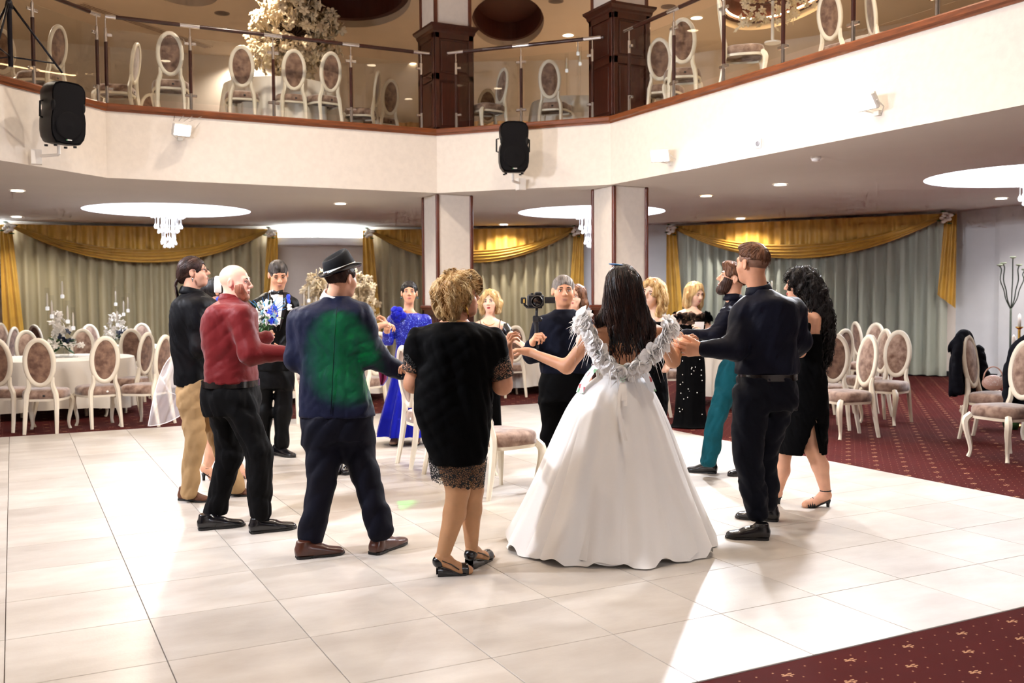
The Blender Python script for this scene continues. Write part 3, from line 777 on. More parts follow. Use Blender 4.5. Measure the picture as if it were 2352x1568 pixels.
# tripod speaker stand on the gallery
b = gp(25, 158, Z2); t = thing('tripod_stand', 'dark metal tripod stand on the gallery behind the left railing', 'stand', (b[0], b[1], Z2)); s_ = depth_of(b) / FPX
m_stand = M('stand_metal', '#15141c', .3, .6)
mb = MB(); mb.cyl((0, 0, .02), (0, 0, .75), .024, 10); mb.cyl((0, 0, .7), (0, 0, 1.9), .018, 10); mb.build('pole', m_stand, t, True, 40)
mb = MB(); mb.lathe([(.035, .6), (.04, .63), (.03, .68)], 10); mb.build('hub', m_stand, t, True, 40)
mb = MB(); mb.lathe([(.032, .92), (.04, .95), (.03, 1.02)], 10); mb.build('collar', m_stand, t, True, 40)
for k in range(3):
    a = k * 2 * PI / 3 + .25; e = np.array([math.cos(a), math.sin(a), 0])
    mb = MB(); mb.tube([e * .03 + [0, 0, .64], e * .5 + [0, 0, .03]], .012, 8); mb.tube([e * .03 + [0, 0, .12], e * .42 + [0, 0, .12]], .008, 6); mb.build('leg', m_stand, t, True)
# ================================================================== oval-back chairs
def velvet(name, c1, c2):
    m = M(name, c1, .75, var=.3, vscale=14, col2=c2, sheen=.7, bump=.25, bscale=25, rand=.08); return m
m_velvet = velvet('brown_velvet', '#5d3f31', '#94745f'); m_velvet_seat = velvet('taupe_velvet', '#6a4c3d', '#a98e7c')
m_cream = M('cream_lacquer', '#e4dac6', .38, var=.05, vscale=6)
CH_Z = .80
def make_chair():
    t = thing('oval_back_chair', 'x', 'chair')
    lean = lambda z: -.215 - .13 * (z - .5)
    a = np.linspace(0, 2 * PI, 33)[:-1]; A, B = .148, .256
    pts = [(A * math.sin(q), lean(CH_Z + B * math.cos(q)), CH_Z + B * math.cos(q)) for q in a]
    rows = []
    for q in a:
        c = np.array([A * math.sin(q), lean(CH_Z + B * math.cos(q)), CH_Z + B * math.cos(q)])
        e = nrm([math.sin(q) / A, 0, math.cos(q) / B]); w = np.array([0, 1, -.0])
        prof = [(-.026, -.012), (-.012, -.021), (.012, -.021), (.024, -.01), (.024, .01), (.012, .021), (-.012, .021), (-.026, .012)]
        rows.append([c + e * x + w * y for x, y in prof])
    mb = MB(); mb.grid(rows, True, True); fr = mb.build('back_frame', m_cream, t, True, 50)
    for sy, nm in ((1, 'back_pad'), (-1, 'back_panel')):
        mb = MB(); rows = []
        for s, bul in ((1, .0), (.9, .016), (.7, .024), (.4, .029), (.02, .031)):
            rows.append([(A * s * .9 * math.sin(q), lean(CH_Z + B * .92 * s * math.cos(q)) + sy * (.004 + bul * (1 if sy > 0 else .35)), CH_Z + B * .92 * s * math.cos(q)) for q in a])
        mb.grid(rows, False, True); mb.build(nm, m_velvet_seat if sy > 0 else m_velvet, t, True)
    for s in (-1, 1):
        mb = MB(); P = catmull([(s * .168, -.285, 0), (s * .163, -.245, .2), (s * .155, -.215, .42), (s * .122, -.222, .54), (s * .132, -.232, .63)], 12)
        mb.tube(P, [.019, .021, .023, .025, .027, .029, .03, .029, .027, .024, .021, .016], 6, up=(1, 0, 0)); mb.build('leg', m_cream, t, True, 50)
        mb = MB(); P = catmull([(s * .195, .19, .4), (s * .228, .226, .345), (s * .222, .222, .25), (s * .2, .2, .12), (s * .198, .198, .05), (s * .21, .212, 0)], 14)
        mb.tube(P, np.interp(np.linspace(0, 1, 14), [0, .2, .45, .8, 1], [.03, .036, .026, .016, .019]), 6, up=(1, 0, 0)); mb.build('leg', m_cream, t, True, 50)
    # seat cushion, wider at the front
    th = np.linspace(0, 2 * PI, 41)[:-1]; rows = []
    def out(q, s):
        c, n = math.cos(q), math.sin(q); e = 2 / 3.6
        x = math.copysign(abs(c) ** e, c) * .235; y = math.copysign(abs(n) ** e, n) * .225
        return x * (1 + .09 * (y / .225)) * s, y * s
    for s, z in ((.94, .385), (1, .39), (1.0, .43), (1.0, .452), (.97, .472), (.88, .487), (.6, .496), (.02, .499)):
        rows.append([(*out(q, s), z) for q in th])
    mb = MB(); mb.grid(rows, False, True); mb.f.append(tuple(range(40))[::-1]); mb.build('seat', m_velvet_seat, t, True)
    mb = MB(); rows = [[(*out(q, s), z) for q in th] for s, z in ((.9, .36), (.97, .362), (.985, .392), (.9, .392))]; mb.grid(rows, False, True); mb.build('seat_rail', m_cream, t, True, 40)
    return t
chair0 = make_chair(); chair_used = [False]
def chair(p, face, label, group, z=0.0):
    """p: xy of seat centre, face: xy direction the sitter looks"""
    if not chair_used[0]: c = chair0; chair_used[0] = True
    else: c = copy_tree(chair0)
    c.location = (float(p[0]), float(p[1]), z); c.rotation_euler = (0, 0, math.atan2(face[1], face[0]) - PI / 2)
    c['label'] = label; c['group'] = group
    return c
def chair_px(u, v, face, label, group, z=0.0):
    """u, v: pixel of the oval back's centre"""
    q = gp(u, v, z + CH_Z)[:2] * (1.02 if z > 3 else 1)
    if not isinstance(face, str) and len(face) == 3: face = (face[0] - q[0], face[1] - q[1])
    f = nrm(face); return chair(q + f * .26, f, label, group, z)

def seat_tag(c, mat):
    mb = MB(); mb.ell((.03, -.226, .425), (.016, .005, .012), 10, 6); mb.build('seat_tag', mat, c, True)
# ================================================================== tables and cloths
m_cloth = M('white_tablecloth', '#e9e2d6', .8, bump=.1, bscale=15, transl=.1); m_tabletop = M('table_ply', '#8a6a48', .6)
def round_table(c, z, R, lab_t, lab_c, seed=1, hem=.12):
    t = thing('round_table', lab_t, 'table', (c[0], c[1], z), 0, None)
    mb = MB(); mb.lathe([(R - .02, .70), (R - .01, .705), (R - .01, .73), (R - .02, .735)], 40); mb.build('tabletop', m_tabletop, t, True, 40)
    for k in range(4):
        a = k * PI / 2 + .5; mb = MB(); mb.tube([(.5 * math.cos(a), .5 * math.sin(a), .7), (.55 * math.cos(a), .55 * math.sin(a), 0)], .02, 8); mb.build('leg', m_cream, t)
    rnd = random.Random(seed); n = 160; ph = np.cumsum([rnd.uniform(.45, .95) for _ in range(n)]); ph *= 2 * PI * round(ph[-1] / (2 * PI)) / ph[-1]
    rows = [[(.02 * math.cos(a), .02 * math.sin(a), .741) for a in np.arange(n) * 2 * PI / n]]
    for r, zz, am in ((R * .6, .741, 0), (R - .01, .741, 0), (R + .006, .735, .001), (R + .012, .70, .006), (R + .02, .55, .022), (R + .03, .35, .036), (R + .035, hem, .05)):
        rows.append([((r + am * math.sin(p) + am * .4 * math.sin(1.7 * p + 1)) * math.cos(a), (r + am * math.sin(p)) * math.sin(a), zz + (.03 * math.sin(3 * a) if zz == hem else 0)) for a, p in zip(np.arange(n) * 2 * PI / n, ph)])
    mb = MB(); mb.grid(rows, False, True); o = mb.build('tablecloth', m_cloth, None, True, 50); o.location = (c[0], c[1], z)
    tag(o, lab_c, 'tablecloth')
    return c
T1 = gp(140, 819, .75)[:2]; T2 = gp(318, 794, .75)[:2]; T3 = gp(1215, 788, .75)[:2]; T4 = gp(1768, 803, .75)[:2]; T5 = gp(745, 800, .75)[:2]
round_table(T1, 0, .9, 'round folding table under the white cloth nearest the left edge', 'white cloth on the left round table with a tall orchid centrepiece', 1)
round_table(T2, 0, .85, 'round folding table under the cloth before the left curtain', 'white cloth on the round table before the left curtain', 2)
round_table(T3, 0, .9, 'round folding table behind the videographer', 'white cloth on the round table behind the videographer', 3)
round_table(T4, 0, .92, 'round folding table on the right carpet', 'white cloth on the round table on the right carpet', 4)
round_table(T5, 0, .9, 'round folding table behind the groom', 'white cloth on the round table behind the groom', 5)
GL = 'oval-back chairs round the left tables'
def toward(T): return (T[0], T[1], 0)
c1_ = chair_px(90, 833, toward(T1 + [.25, .1]), 'cream oval-back chair with brown back panel, backed to the dance floor left of its twin', GL)
c2_ = chair_px(241, 826, toward(T1 + [-.1, .4]), 'cream oval-back chair with a white label on its seat, backed to the dance floor', GL)
chair_px(-8, 832, toward(T1), 'cream oval-back chair cut by the left picture edge at the first table', GL)
chair_px(62, 803, toward(T1 + [.4, -.6]), 'cream oval-back chair on the far left side of the first table', GL)
chair_px(190, 798, toward(T1), 'cream oval-back chair facing the dance floor across the first table behind the orchids', GL)
chair_px(30, 790, (-.9, .5), 'cream oval-back chair turned edge-on behind the first table', GL)
chair_px(82, 782, (.6, .5), 'cream oval-back chair turned half away behind the first table', GL)
chair_px(302, 798, toward(T2), 'cream oval-back chair backed to the first table and facing the second', GL)
chair_px(336, 812, toward(T1), 'cream oval-back chair at the right side of the first table', GL)
chair_px(376, 822, (-.75, .65), 'cream oval-back chair beside the flowing veil', GL)
chair_px(207, 781, toward(T2), 'cream oval-back chair left of the second table by the curtain', GL)
chair_px(326, 777, toward(T2), 'cream oval-back chair on the curtain side of the second table', GL)
chair_px(5, 775, (.7, -.5), 'cream oval-back chair by the curtain at the far left', GL)
GM = 'oval-back chairs on and behind the dance floor'
# pair on the dance floor
CH_A = chair((3.35, 8.12), (1, .0), 'cream oval-back chair on the tiles seen from behind between suit and lace dress', GM)
chair((3.3, 6.66), (.95, .3), 'cream oval-back chair with shiny brown seat on the tiles beside the white gown', GM)
chair((3.36, 7.5), (1, .05), 'cream oval-back chair on the tiles hidden behind the woman in black lace', GM)
chair_px(1183, 790, (.1, .95), 'cream oval-back chair backing the blonde woman before the far white table', GM)
chair((5.75, 13.0), (.98, -.1), 'cream oval-back chair beside the first column', GM)
chair_px(720, 812, toward(T5), 'cream oval-back chair behind the groom left of the suit jacket', GM)
chair_px(650, 820, (.4, .9), 'cream oval-back chair directly behind the groom', GM)
chair_px(868, 812, (-.5, .85), 'cream oval-back chair behind the purple scarf', GM)
GR = 'oval-back chairs round the right table'
chair_px(1916, 823, toward(T4), 'cream oval-back chair nearest the woman in the slit black dress, its pale panel to us', GR)
chair_px(1938, 805, toward(T4), 'cream oval-back chair just behind the pale-panelled one at the right table', GR)
chair_px(1993, 828, (-.95, .2), 'cream oval-back chair side-on at the right end of the table', GR)
chair_px(1968, 778, (.85, -.3), 'cream oval-back chair with a folded blue garment on its seat', GR)
chair_px(2010, 783, toward(T4), 'cream oval-back chair behind the side-on one near the pale curtain', GR)
chair_px(2030, 806, (-.9, .3), 'cream oval-back chair with a light velvet back near the pale curtain', GR)
chair_px(2062, 812, (-.99, -.25), 'cream oval-back chair seen edge-on at the end of the row', GR)
chair_px(1530, 812, (-.6, .7), 'cream oval-back chair left of the woman in the ruffled gown', GR)
chair_px(1555, 800, (.3, .9), 'cream oval-back chair behind the ruffled gown', GR)
GF = 'oval-back chairs with jackets at the right edge'
chair((8.95, 6.62), (.25, -.97), 'cream oval-back chair wearing a dark jacket, handbag on its seat', GF)
chair(gp(2306, 1052)[:2], (-_R0 * .92 - _F0 * .4)[:2], 'cream oval-back chair with a light seat at the right picture edge', GF)
seat_tag(c1_, m_black); seat_tag(c2_, m_white); seat_tag(CH_A, m_white)
# gallery chairs
GU = 'oval-back chairs on the gallery'
UT1 = np.array([3.6, 14.5]); UT2 = np.array([-.9, 14.9]); UT3 = np.array([8.15, 13.65]); UT4 = np.array([9.9, 8.8])
round_table(UT1, Z2, .8, 'round table on the gallery under the big blossom tree', 'white cloth on the gallery table under the big blossom tree', 6)
round_table(UT2, Z2, .8, 'round table on the gallery behind the tripod stand', 'white cloth on the gallery table behind the tripod stand', 7)
round_table(UT3, Z2, .7, 'round table on the gallery between the two columns', 'white cloth on the gallery table between the two columns', 8)
round_table(UT4, Z2, .8, 'round table on the right gallery', 'white cloth on the table of the right gallery', 9)
up_ch = [(133, 97, toward(UT2), 'gallery chair right behind the left corner loudspeaker'), (2, 105, (.3, .9), 'gallery chair cut by the left picture edge behind the tripod'),
    (312, 135, (-.93, .4), 'gallery chair turned half edge-on left of the far railing'), (390, 112, (.15, .95), 'gallery chair tall against the far railing with its panel to the hall'),
    (555, 142, (.2, .95), 'gallery chair backed to the railing left of the blossom tree'), (675, 150, (.05, 1), 'gallery chair directly below the big blossom tree'),
    (760, 155, (-.22, 1), 'gallery chair right of the blossom tree'), (866, 195, (-.85, .5), 'gallery chair with a patterned pad turned to the blossom tree'),
    (897, 214, (-.3, .95), 'gallery chair partly behind the patterned one'), (1154, 188, (-.85, -.05), 'gallery chair edge-on left of the post between the columns'),
    (1262, 172, toward(UT3), 'gallery chair with pale crushed velvet between the two columns'), (1515, 125, (.75, .6), 'gallery chair lowest by the second column on the right gallery'),
    (1568, 82, (.6, .8), 'gallery chair with dark panel rising above the right handrail'), (1656, 38, (.8, -.62), 'gallery chair side-on with light seat on the right gallery'),
    (1905, 22, (.9, .1), 'gallery chair with grey panel farther along the right gallery'), (2000, 15, (.8, -.5), 'gallery chair beyond the grey-panelled one on the right gallery'),
    (345, 245, (.1, .9), 'gallery chair far back whose arch shows low beside the railing'), (1120, 235, (.3, .9), 'gallery chair far back beside the first wooden pedestal')]
for u, v, f, lb in up_ch: chair_px(u, v, f, 'cream oval-back ' + lb, GU, Z2)
# pleated drapery along the gallery wall
mrows = []
mb = MB(); m_drape = M('beige_drape', '#b4946c', .8)
for i in (0, 1, 2, 3):
    a, b = np.array(WALL[i]), np.array(WALL[i + 1]); d = nrm(b - a); n = np.array([d[1], -d[0]]); Lw = np.linalg.norm(b - a); ns = int(Lw * 16)
    top = []; bot = []
    for k in range(ns):
        s = Lw * k / (ns - 1); q = a + d * s + n * (.25 + .04 * math.sin(k * 1.7)); top.append((*q, 5.2)); bot.append((*(q + n * .03 * math.sin(k * 1.7)), Z2 + .02))
    mb.grid([bot, top])
tag(mb.build('pleated_drape', m_drape, None, True), 'beige pleated drapery along the foot of the gallery wall', 'drapery')

# ================================================================== centrepieces, candles, blossom trees
m_candle = M('candle_wax', '#f3ece0', .5, sss=.1); m_tubeglass = glassy('candle_glass', (.95, .95, .94), 1.0); m_navy_fl = M('navy_bloom', '#14203c', .6); m_blossom = M('cream_blossom', '#f4e4c4', .7, var=.1, vscale=30, transl=.3); m_twig = M('twig', '#4a3424', .8)
def orchid(mb, c, r, rnd):
    a0 = rnd.uniform(0, 6); nn = nrm([rnd.uniform(-1, 1), rnd.uniform(-1, .3), rnd.uniform(-.3, .8)]); e1 = nrm(np.cross(nn, (0, 0, 1))); e2 = np.cross(nn, e1)
    for k in range(5):
        a = a0 + k * 1.257; d = e1 * math.cos(a) + e2 * math.sin(a); R = np.array([d, np.cross(nn, d), nn]).T
        mb.ell(np.asarray(c) + d * r * .55, (r * .6, r * .42, r * .12), 6, 4, R)
def centrepiece(c, z, label, seed, H=.42):
    rnd = random.Random(seed); t = thing('flower_centrepiece', label, 'flowers', (c[0], c[1], z))
    mb = MB(); mb.lathe([(.07, .0), (.09, .02), (.1, .14), (.105, .16), (.1, .16), (.09, .03), (.02, .01)], 18); mb.build('vase', m_tubeglass, t, True)
    mb = MB()
    for k in range(70):
        q = rnd.random(); a = rnd.uniform(0, 2 * PI); r = (.26 - .2 * q) * math.sqrt(rnd.random()); orchid(mb, (r * math.cos(a) - .05 * q, r * math.sin(a), .14 + H * q ** 1.3), .042, rnd)
    tag(mb.build('white_bloom', m_petal, t, True), kind='stuff')
    mb = MB()
    for k in range(6): orchid(mb, (rnd.uniform(-.05, .1), -.12 + rnd.uniform(-.06, .04), .24 + rnd.uniform(-.06, .1)), .05, rnd)
    tag(mb.build('navy_bloom', m_navy_fl, t, True), kind='stuff')
    mb = MB()
    for k in range(26):
        a = rnd.uniform(0, 2 * PI); d = np.array([math.cos(a), math.sin(a), rnd.uniform(-.5, .5)]); L_ = rnd.uniform(.1, .24); R = np.array(Vector(d).to_track_quat('X', 'Z').to_matrix())
        mb.ell(np.array([0, 0, .16]) + nrm(d) * L_ * .8, (L_ * .5, .028, .006), 6, 5, R)
    tag(mb.build('leaf', m_leaf, t, True), kind='stuff')
def candle_stand(p, z, h, label, group):
    t = thing('candle_holder', label, 'candle holder', (p[0], p[1], z), 0, group)
    mb = MB(); mb.lathe([(.05, 0), (.05, .008), (.01, .015), (.008, h * .5), (.008, h - .03), (.02, h)], 12); mb.build('stem', m_tubeglass, t, True)
    mb = MB(); mb.lathe([(.022, h), (.026, h + .03), (.022, h + .05)], 12, cap=False); mb.build('cup', m_crystal, t, True)
    mb = MB(); mb.lathe([(.012, h + .01), (.012, h + .2), (.006, h + .23), (.001, h + .235)], 10); mb.build('candle', m_candle, t, True)
    mb = MB(); mb.lathe([(.028, h + .02), (.028, h + .3)], 14, cap=False); mb.build('glass_sleeve', m_tubeglass, t, True)
centrepiece(gp(143, 817, .75), .742, 'white orchid centrepiece with navy bloom and green leaves on the left table', 1, .45)
centrepiece(gp(272, 797, .75), .742, 'white orchid centrepiece with navy bloom on the table by the left curtain', 2, .4)
for k, (u, v, h) in enumerate(((112, 818, .62), (122, 821, .52), (147, 815, .78), (158, 820, .45), (170, 819, .36))):
    candle_stand(gp(u, v, .75), .742, h, ('second tallest', 'middle-height', 'tallest', 'second shortest', 'shortest')[k] + ' clear candle holder with white candle among the left table orchids', 'candle holders on the left table')
for k, (u, v, h) in enumerate(((268, 797, .66), (286, 797, .5), (296, 799, .56), (271, 801, .35))):
    candle_stand(gp(u, v, .75), .742, h, ('tallest', 'second shortest', 'second tallest', 'shortest')[k] + ' clear candle holder beside the orchids before the left curtain', 'candle holders on the curtain table')
for k, (u, v, h) in enumerate(((700, 800, .6), (711, 802, .7), (728, 803, .55))): candle_stand(gp(u, v, .75), .742, h, ('middle-height', 'tallest', 'shortest')[k] + ' clear candle holder behind the groom', 'candle holders on the table behind the groom')
for k, (u, v, h) in enumerate(((1772, 806, .72), (1782, 808, .6), (1762, 805, .5))): candle_stand(gp(u, v, .75), .742, h, ('tallest', 'middle-height', 'shortest')[k] + ' clear candle holder behind the tall man', 'candle holders on the right table')
def blossom_tree(p, z, r, stem, label, seed, flat=.62, n=240):
    rnd = random.Random(seed); t = thing('blossom_tree', label, 'flower arrangement', (p[0], p[1], z))
    mb = MB(); mb.lathe([(.1, 0), (.1, .02), (.02, .04), (.018, stem)], 12); mb.build('stand', m_white, t, True, 40)
    mb = MB(); top = np.array([0, 0, stem])
    pts = []
    for k in range(n):
        d = nrm([rnd.gauss(0, 1), rnd.gauss(0, 1), rnd.gauss(0, .8)]); q = top + d * r * rnd.uniform(.5, 1) * np.array([1, 1, flat]) + [0, 0, r * .15]
        if d[2] < -.3: q = q + np.array([d[0] * r * .2, d[1] * r * .2, -rnd.uniform(0, .5) * r])
        pts.append(q)
        if k % 8 == 0: mb.tube(catmull([top, top + d * r * .4 + [0, 0, .1], q], 5), .006, 5)
    tag(mb.build('twig', m_twig, t, True), kind='stuff')
    mb = MB()
    for q in pts: orchid(mb, q, r * .105, rnd)
    tag(mb.build('blossom', m_blossom, t, True), kind='stuff')
c = pd(676, 85, 15.2); blossom_tree(c, Z2 + .742, .74, c[2] - Z2 - .742, 'large cream blossom tree on the gallery table', 4, .7, 620)
c = pd(1775, 2, 12.0); blossom_tree((c[0], c[1]), Z2 + .742, .45, max(.5, c[2] - Z2 - .742), 'cream blossom tree over the right gallery table', 5, .6, 150)
c = pd(775, 680, 15.5); blossom_tree(c, .742, .62, c[2] - .742, 'cream blossom tree on the table behind the man in the hat', 6, .55, 460)
for p, h, g in ((UT2 + [.1, .0], .5, 'a'), (UT2 + [.2, .12], .62, 'a'), (UT3 + [.0, -.1], .75, 'b'), (UT3 + [.1, .0], .62, 'b'), (UT3 + [-.12, .05], .5, 'b')):
    candle_stand(p, Z2 + .742, h, {.5: 'shortest', .62: 'taller', .75: 'tallest'}[h] + ' clear candle holder on the gallery table ' + ('behind the tripod stand' if g == 'a' else 'between the columns'), 'gallery candle holders ' + ('left' if g == 'a' else 'middle'))
centrepiece(UT2 + [-.1, -.1], Z2 + .742, 'white orchid centrepiece on the gallery table behind the tripod stand', 9, .2)
# ================================================================== implicit-surface modelling for figures
from mathutils.kdtree import KDTree
class Shape:
    """smooth union of implicit primitives, meshed by surface nets"""
    def __init__(s): s.pr = []; s.cuts = []; s.wr = None; s.infl = 0.0
    def _add(s, fn, lo, hi, k, op='u'): s.pr.append((fn, np.array(lo) - k, np.array(hi) + k, k, op)); return s
    def cone(s, a, b, ra, rb, k=.02, op='u'):
        a = np.asarray(a, float); b = np.asarray(b, float); ba = b - a; L2 = max(ba @ ba, 1e-9)
        def fn(X, Y, Z):
            px, py, pz = X - a[0], Y - a[1], Z - a[2]
            t = np.clip((px * ba[0] + py * ba[1] + pz * ba[2]) / L2, 0, 1)
            return np.sqrt((px - t * ba[0]) ** 2 + (py - t * ba[1]) ** 2 + (pz - t * ba[2]) ** 2) - (ra + (rb - ra) * t)
        r = max(ra, rb); return s._add(fn, np.minimum(a, b) - r, np.maximum(a, b) + r, k, op)
    def chain(s, P, R, k=.02):
        for i in range(len(P) - 1): s.cone(P[i], P[i + 1], R[i], R[i + 1], k)
        return s
    def ell(s, c, r, R=None, k=.02, op='u'):
        c = np.asarray(c, float); r = np.broadcast_to(np.asarray(r, float), (3,)); R = np.eye(3) if R is None else np.asarray(R); T = R.T
        def fn(X, Y, Z):
            p = [X - c[0], Y - c[1], Z - c[2]]
            q = [(T[i, 0] * p[0] + T[i, 1] * p[1] + T[i, 2] * p[2]) / r[i] for i in range(3)]
            k0 = np.sqrt(q[0] ** 2 + q[1] ** 2 + q[2] ** 2); k1 = np.sqrt((q[0] / r[0]) ** 2 + (q[1] / r[1]) ** 2 + (q[2] / r[2]) ** 2) + 1e-9
            return k0 * (k0 - 1) / k1
        m = r.max(); return s._add(fn, c - m, c + m, k, op)
    def loft(s, pts, a, b, lat, k=.03, e=2.3, n=20, op='u', axis=None):
        pts = np.asarray(pts, float); n = max(n, len(pts)); Q = catmull(np.column_stack([pts, a, b]), n)
        pts, a, b = Q[:, :3], np.maximum(Q[:, 3], .004), np.maximum(Q[:, 4], .004)
        ax = nrm(pts[-1] - pts[0]) if axis is None else nrm(axis); lat = nrm(np.asarray(lat) - ax * (np.asarray(lat) @ ax)); fr = np.cross(ax, lat)
        p0 = pts[0]; ti = (pts - p0) @ ax; o = np.argsort(ti); ti = ti[o]; cx = ((pts - p0) @ lat)[o]; cy = ((pts - p0) @ fr)[o]; a = a[o]; b = b[o]
        def fn(X, Y, Z):
            px, py, pz = X - p0[0], Y - p0[1], Z - p0[2]
            t = px * ax[0] + py * ax[1] + pz * ax[2]
            A = np.interp(t, ti, a); B = np.interp(t, ti, b)
            x = np.abs(px * lat[0] + py * lat[1] + pz * lat[2] - np.interp(t, ti, cx)) / A
            y = np.abs(px * fr[0] + py * fr[1] + pz * fr[2] - np.interp(t, ti, cy)) / B
            d = ((x ** e + y ** e) ** (1 / e) - 1) * np.minimum(A, B)
            return np.maximum(d, np.maximum(ti[0] - t, t - ti[-1]))
        m = np.array([max(a.max(), b.max())] * 3); return s._add(fn, pts.min(0) - m, pts.max(0) + m, k, op)
    def cut(s, p, n, j=0.0): s.cuts.append((np.asarray(p, float), nrm(n), j)); return s       # removes the side n points to; j roughens the edge
    def vee(s, p, n1, n2):
        """carve the wedge lying on the positive side of both planes through p"""
        p = np.asarray(p, float); n1 = nrm(n1); n2 = nrm(n2)
        def fn(X, Y, Z): return np.maximum(-((X - p[0]) * n1[0] + (Y - p[1]) * n1[1] + (Z - p[2]) * n1[2]), -((X - p[0]) * n2[0] + (Y - p[1]) * n2[1] + (Z - p[2]) * n2[2]))
        return s._add(fn, p - .6, p + .6, .004, 's')
    def mesh(s, h):
        lo = np.min([p[1] for p in s.pr if p[4] == 'u'], 0) - 2 * h; hi = np.max([p[2] for p in s.pr if p[4] == 'u'], 0) + 2 * h
        for p, n, j in s.cuts:   # shrink the box for axis-aligned cuts
            for ax in range(3):
                if n[ax] > .999: hi[ax] = min(hi[ax], p[ax] + 3 * h)
                if n[ax] < -.999: lo[ax] = max(lo[ax], p[ax] - 3 * h)
        n = np.ceil((hi - lo) / h).astype(int) + 1
        ax = [(lo[i] + h * np.arange(n[i])).astype(np.float32) for i in range(3)]
        A = np.full(n, .15, np.float32)
        for fn, a, b, k, op in s.pr:
            i0 = np.maximum(np.floor((a - lo) / h).astype(int) - 1, 0); i1 = np.minimum(np.ceil((b - lo) / h).astype(int) + 2, n)
            if (i1 <= i0).any(): continue
            sl = tuple(slice(i0[i], i1[i]) for i in range(3))
            d = fn(ax[0][sl[0]][:, None, None], ax[1][sl[1]][None, :, None], ax[2][sl[2]][None, None, :]).astype(np.float32)
            B = A[sl]
            if op == 's': B2, d2 = -B, d
            else: B2, d2 = B, d
            if k > 0:
                q = np.maximum(k - np.abs(B2 - d2), 0) / k; r = np.minimum(B2, d2) - q * q * k * .25
            else: r = np.minimum(B2, d2)
            A[sl] = -r if op == 's' else r
        if s.infl: A -= s.infl
        if s.wr is not None:
            I = np.nonzero(np.abs(A) < max(.03, 2.5 * h))
            A[I] += s.wr(np.column_stack([ax[0][I[0]], ax[1][I[1]], ax[2][I[2]]])).astype(np.float32)
        for p, nn, j in s.cuts:
            d = (ax[0] - p[0])[:, None, None] * nn[0] + (ax[1] - p[1])[None, :, None] * nn[1] + (ax[2] - p[2])[None, None, :] * nn[2]
            if j: d = d + j * (np.sin(ax[0] * 310)[:, None, None] + np.sin(ax[1] * 270 + 1)[None, :, None] + np.sin(ax[2] * 330 + 2)[None, None, :])
            A = np.maximum(A, d.astype(np.float32))
        return nets(A, lo, h)
def nets(A, lo, h):
    S = A < 0
    C = np.zeros(tuple(d - 1 for d in A.shape), np.uint8)
    for i in (0, 1):
        for j in (0, 1):
            for k in (0, 1): C += S[i:A.shape[0] - 1 + i, j:A.shape[1] - 1 + j, k:A.shape[2] - 1 + k]
    mask = (C > 0) & (C < 8); cells = np.argwhere(mask)
    if len(cells) == 0: return np.zeros((0, 3)), np.zeros((0, 4), int)
    idx = np.full(mask.shape, -1, np.int32); idx[mask] = np.arange(len(cells))
    acc = np.zeros((len(cells), 3)); cnt = np.zeros(len(cells)); cor = np.array([(i, j, k) for i in (0, 1) for j in (0, 1) for k in (0, 1)])
    vals = [A[cells[:, 0] + c[0], cells[:, 1] + c[1], cells[:, 2] + c[2]] for c in cor]
    for p in range(8):
        for q in range(p + 1, 8):
            if np.abs(cor[p] - cor[q]).sum() != 1: continue
            a, b = vals[p], vals[q]; m = (a < 0) != (b < 0)
            t = a[m] / (a[m] - b[m]); acc[m] += cor[p] + t[:, None] * (cor[q] - cor[p]); cnt[m] += 1
    V = lo + h * (cells + acc / cnt[:, None]); F = []
    for ax in range(3):
        o = [a for a in range(3) if a != ax]
        s0 = [slice(None)] * 3; s1 = [slice(None)] * 3; s0[ax] = slice(None, -1); s1[ax] = slice(1, None)
        x = S[tuple(s0)] != S[tuple(s1)]; E = np.argwhere(x)
        ok = np.all([(E[:, a] > 0) & (E[:, a] < A.shape[a] - 1) for a in o], 0); E = E[ok]
        u = np.zeros(3, int); v = np.zeros(3, int); u[o[0]] = 1; v[o[1]] = 1
        q = [idx[tuple(c.T)] for c in (E - u - v, E - v, E, E - u)]; Q = np.column_stack(q)
        inside = S[tuple(E.T)]; flip = inside if ax != 1 else ~inside
        Q[~flip] = Q[~flip][:, ::-1]; F.append(Q)
    return V, np.vstack(F)
def join(ms):
    V = []; F = []; n = 0
    for v, f in ms:
        if len(v): V.append(v); F.append(f + n); n += len(v)
    return np.vstack(V), np.vstack(F)
def smooth_mesh(V, F, it=2, lam=.5):
    for _ in range(it):
        S = np.zeros_like(V); c = np.zeros(len(V))
        for a in range(4):
            for b in (1, 3):
                np.add.at(S, F[:, a], V[F[:, (a + b) % 4]]); np.add.at(c, F[:, a], 1)
        V = V + lam * (S / np.maximum(c, 1)[:, None] - V)
    return V
def folds(amp, freq, seed, axis=(0, 0, 1), aniso=.35):
    """cloth wrinkle field: warped ridges, stretched along the axis"""
    r = np.random.RandomState(seed); D = r.normal(size=(5, 3)); ax = nrm(axis); D = D - (1 - aniso) * (D @ ax)[:, None] * ax; D /= np.linalg.norm(D, axis=1)[:, None]
    Wv = r.normal(size=(5, 3)) * freq * .35; ph = r.uniform(0, 6, 5); fr = freq * r.uniform(.6, 1.5, 5)
    def f(P):
        o = 0
        for i in range(5):
            q = np.sin(fr[i] * (P @ D[i]) + 1.9 * np.sin(P @ Wv[i] + ph[i]) + ph[i]); o = o + (1 - 2 * np.abs(q) ** .8 if i % 2 else q)
        q = np.sin(fr[0] * 2.6 * (P @ D[1]) + 2.2 * np.sin(P @ Wv[2] * 1.5 + ph[2])); o = o + .55 * (1 - 2 * np.abs(q))
        return amp * o / 1.7
    return f
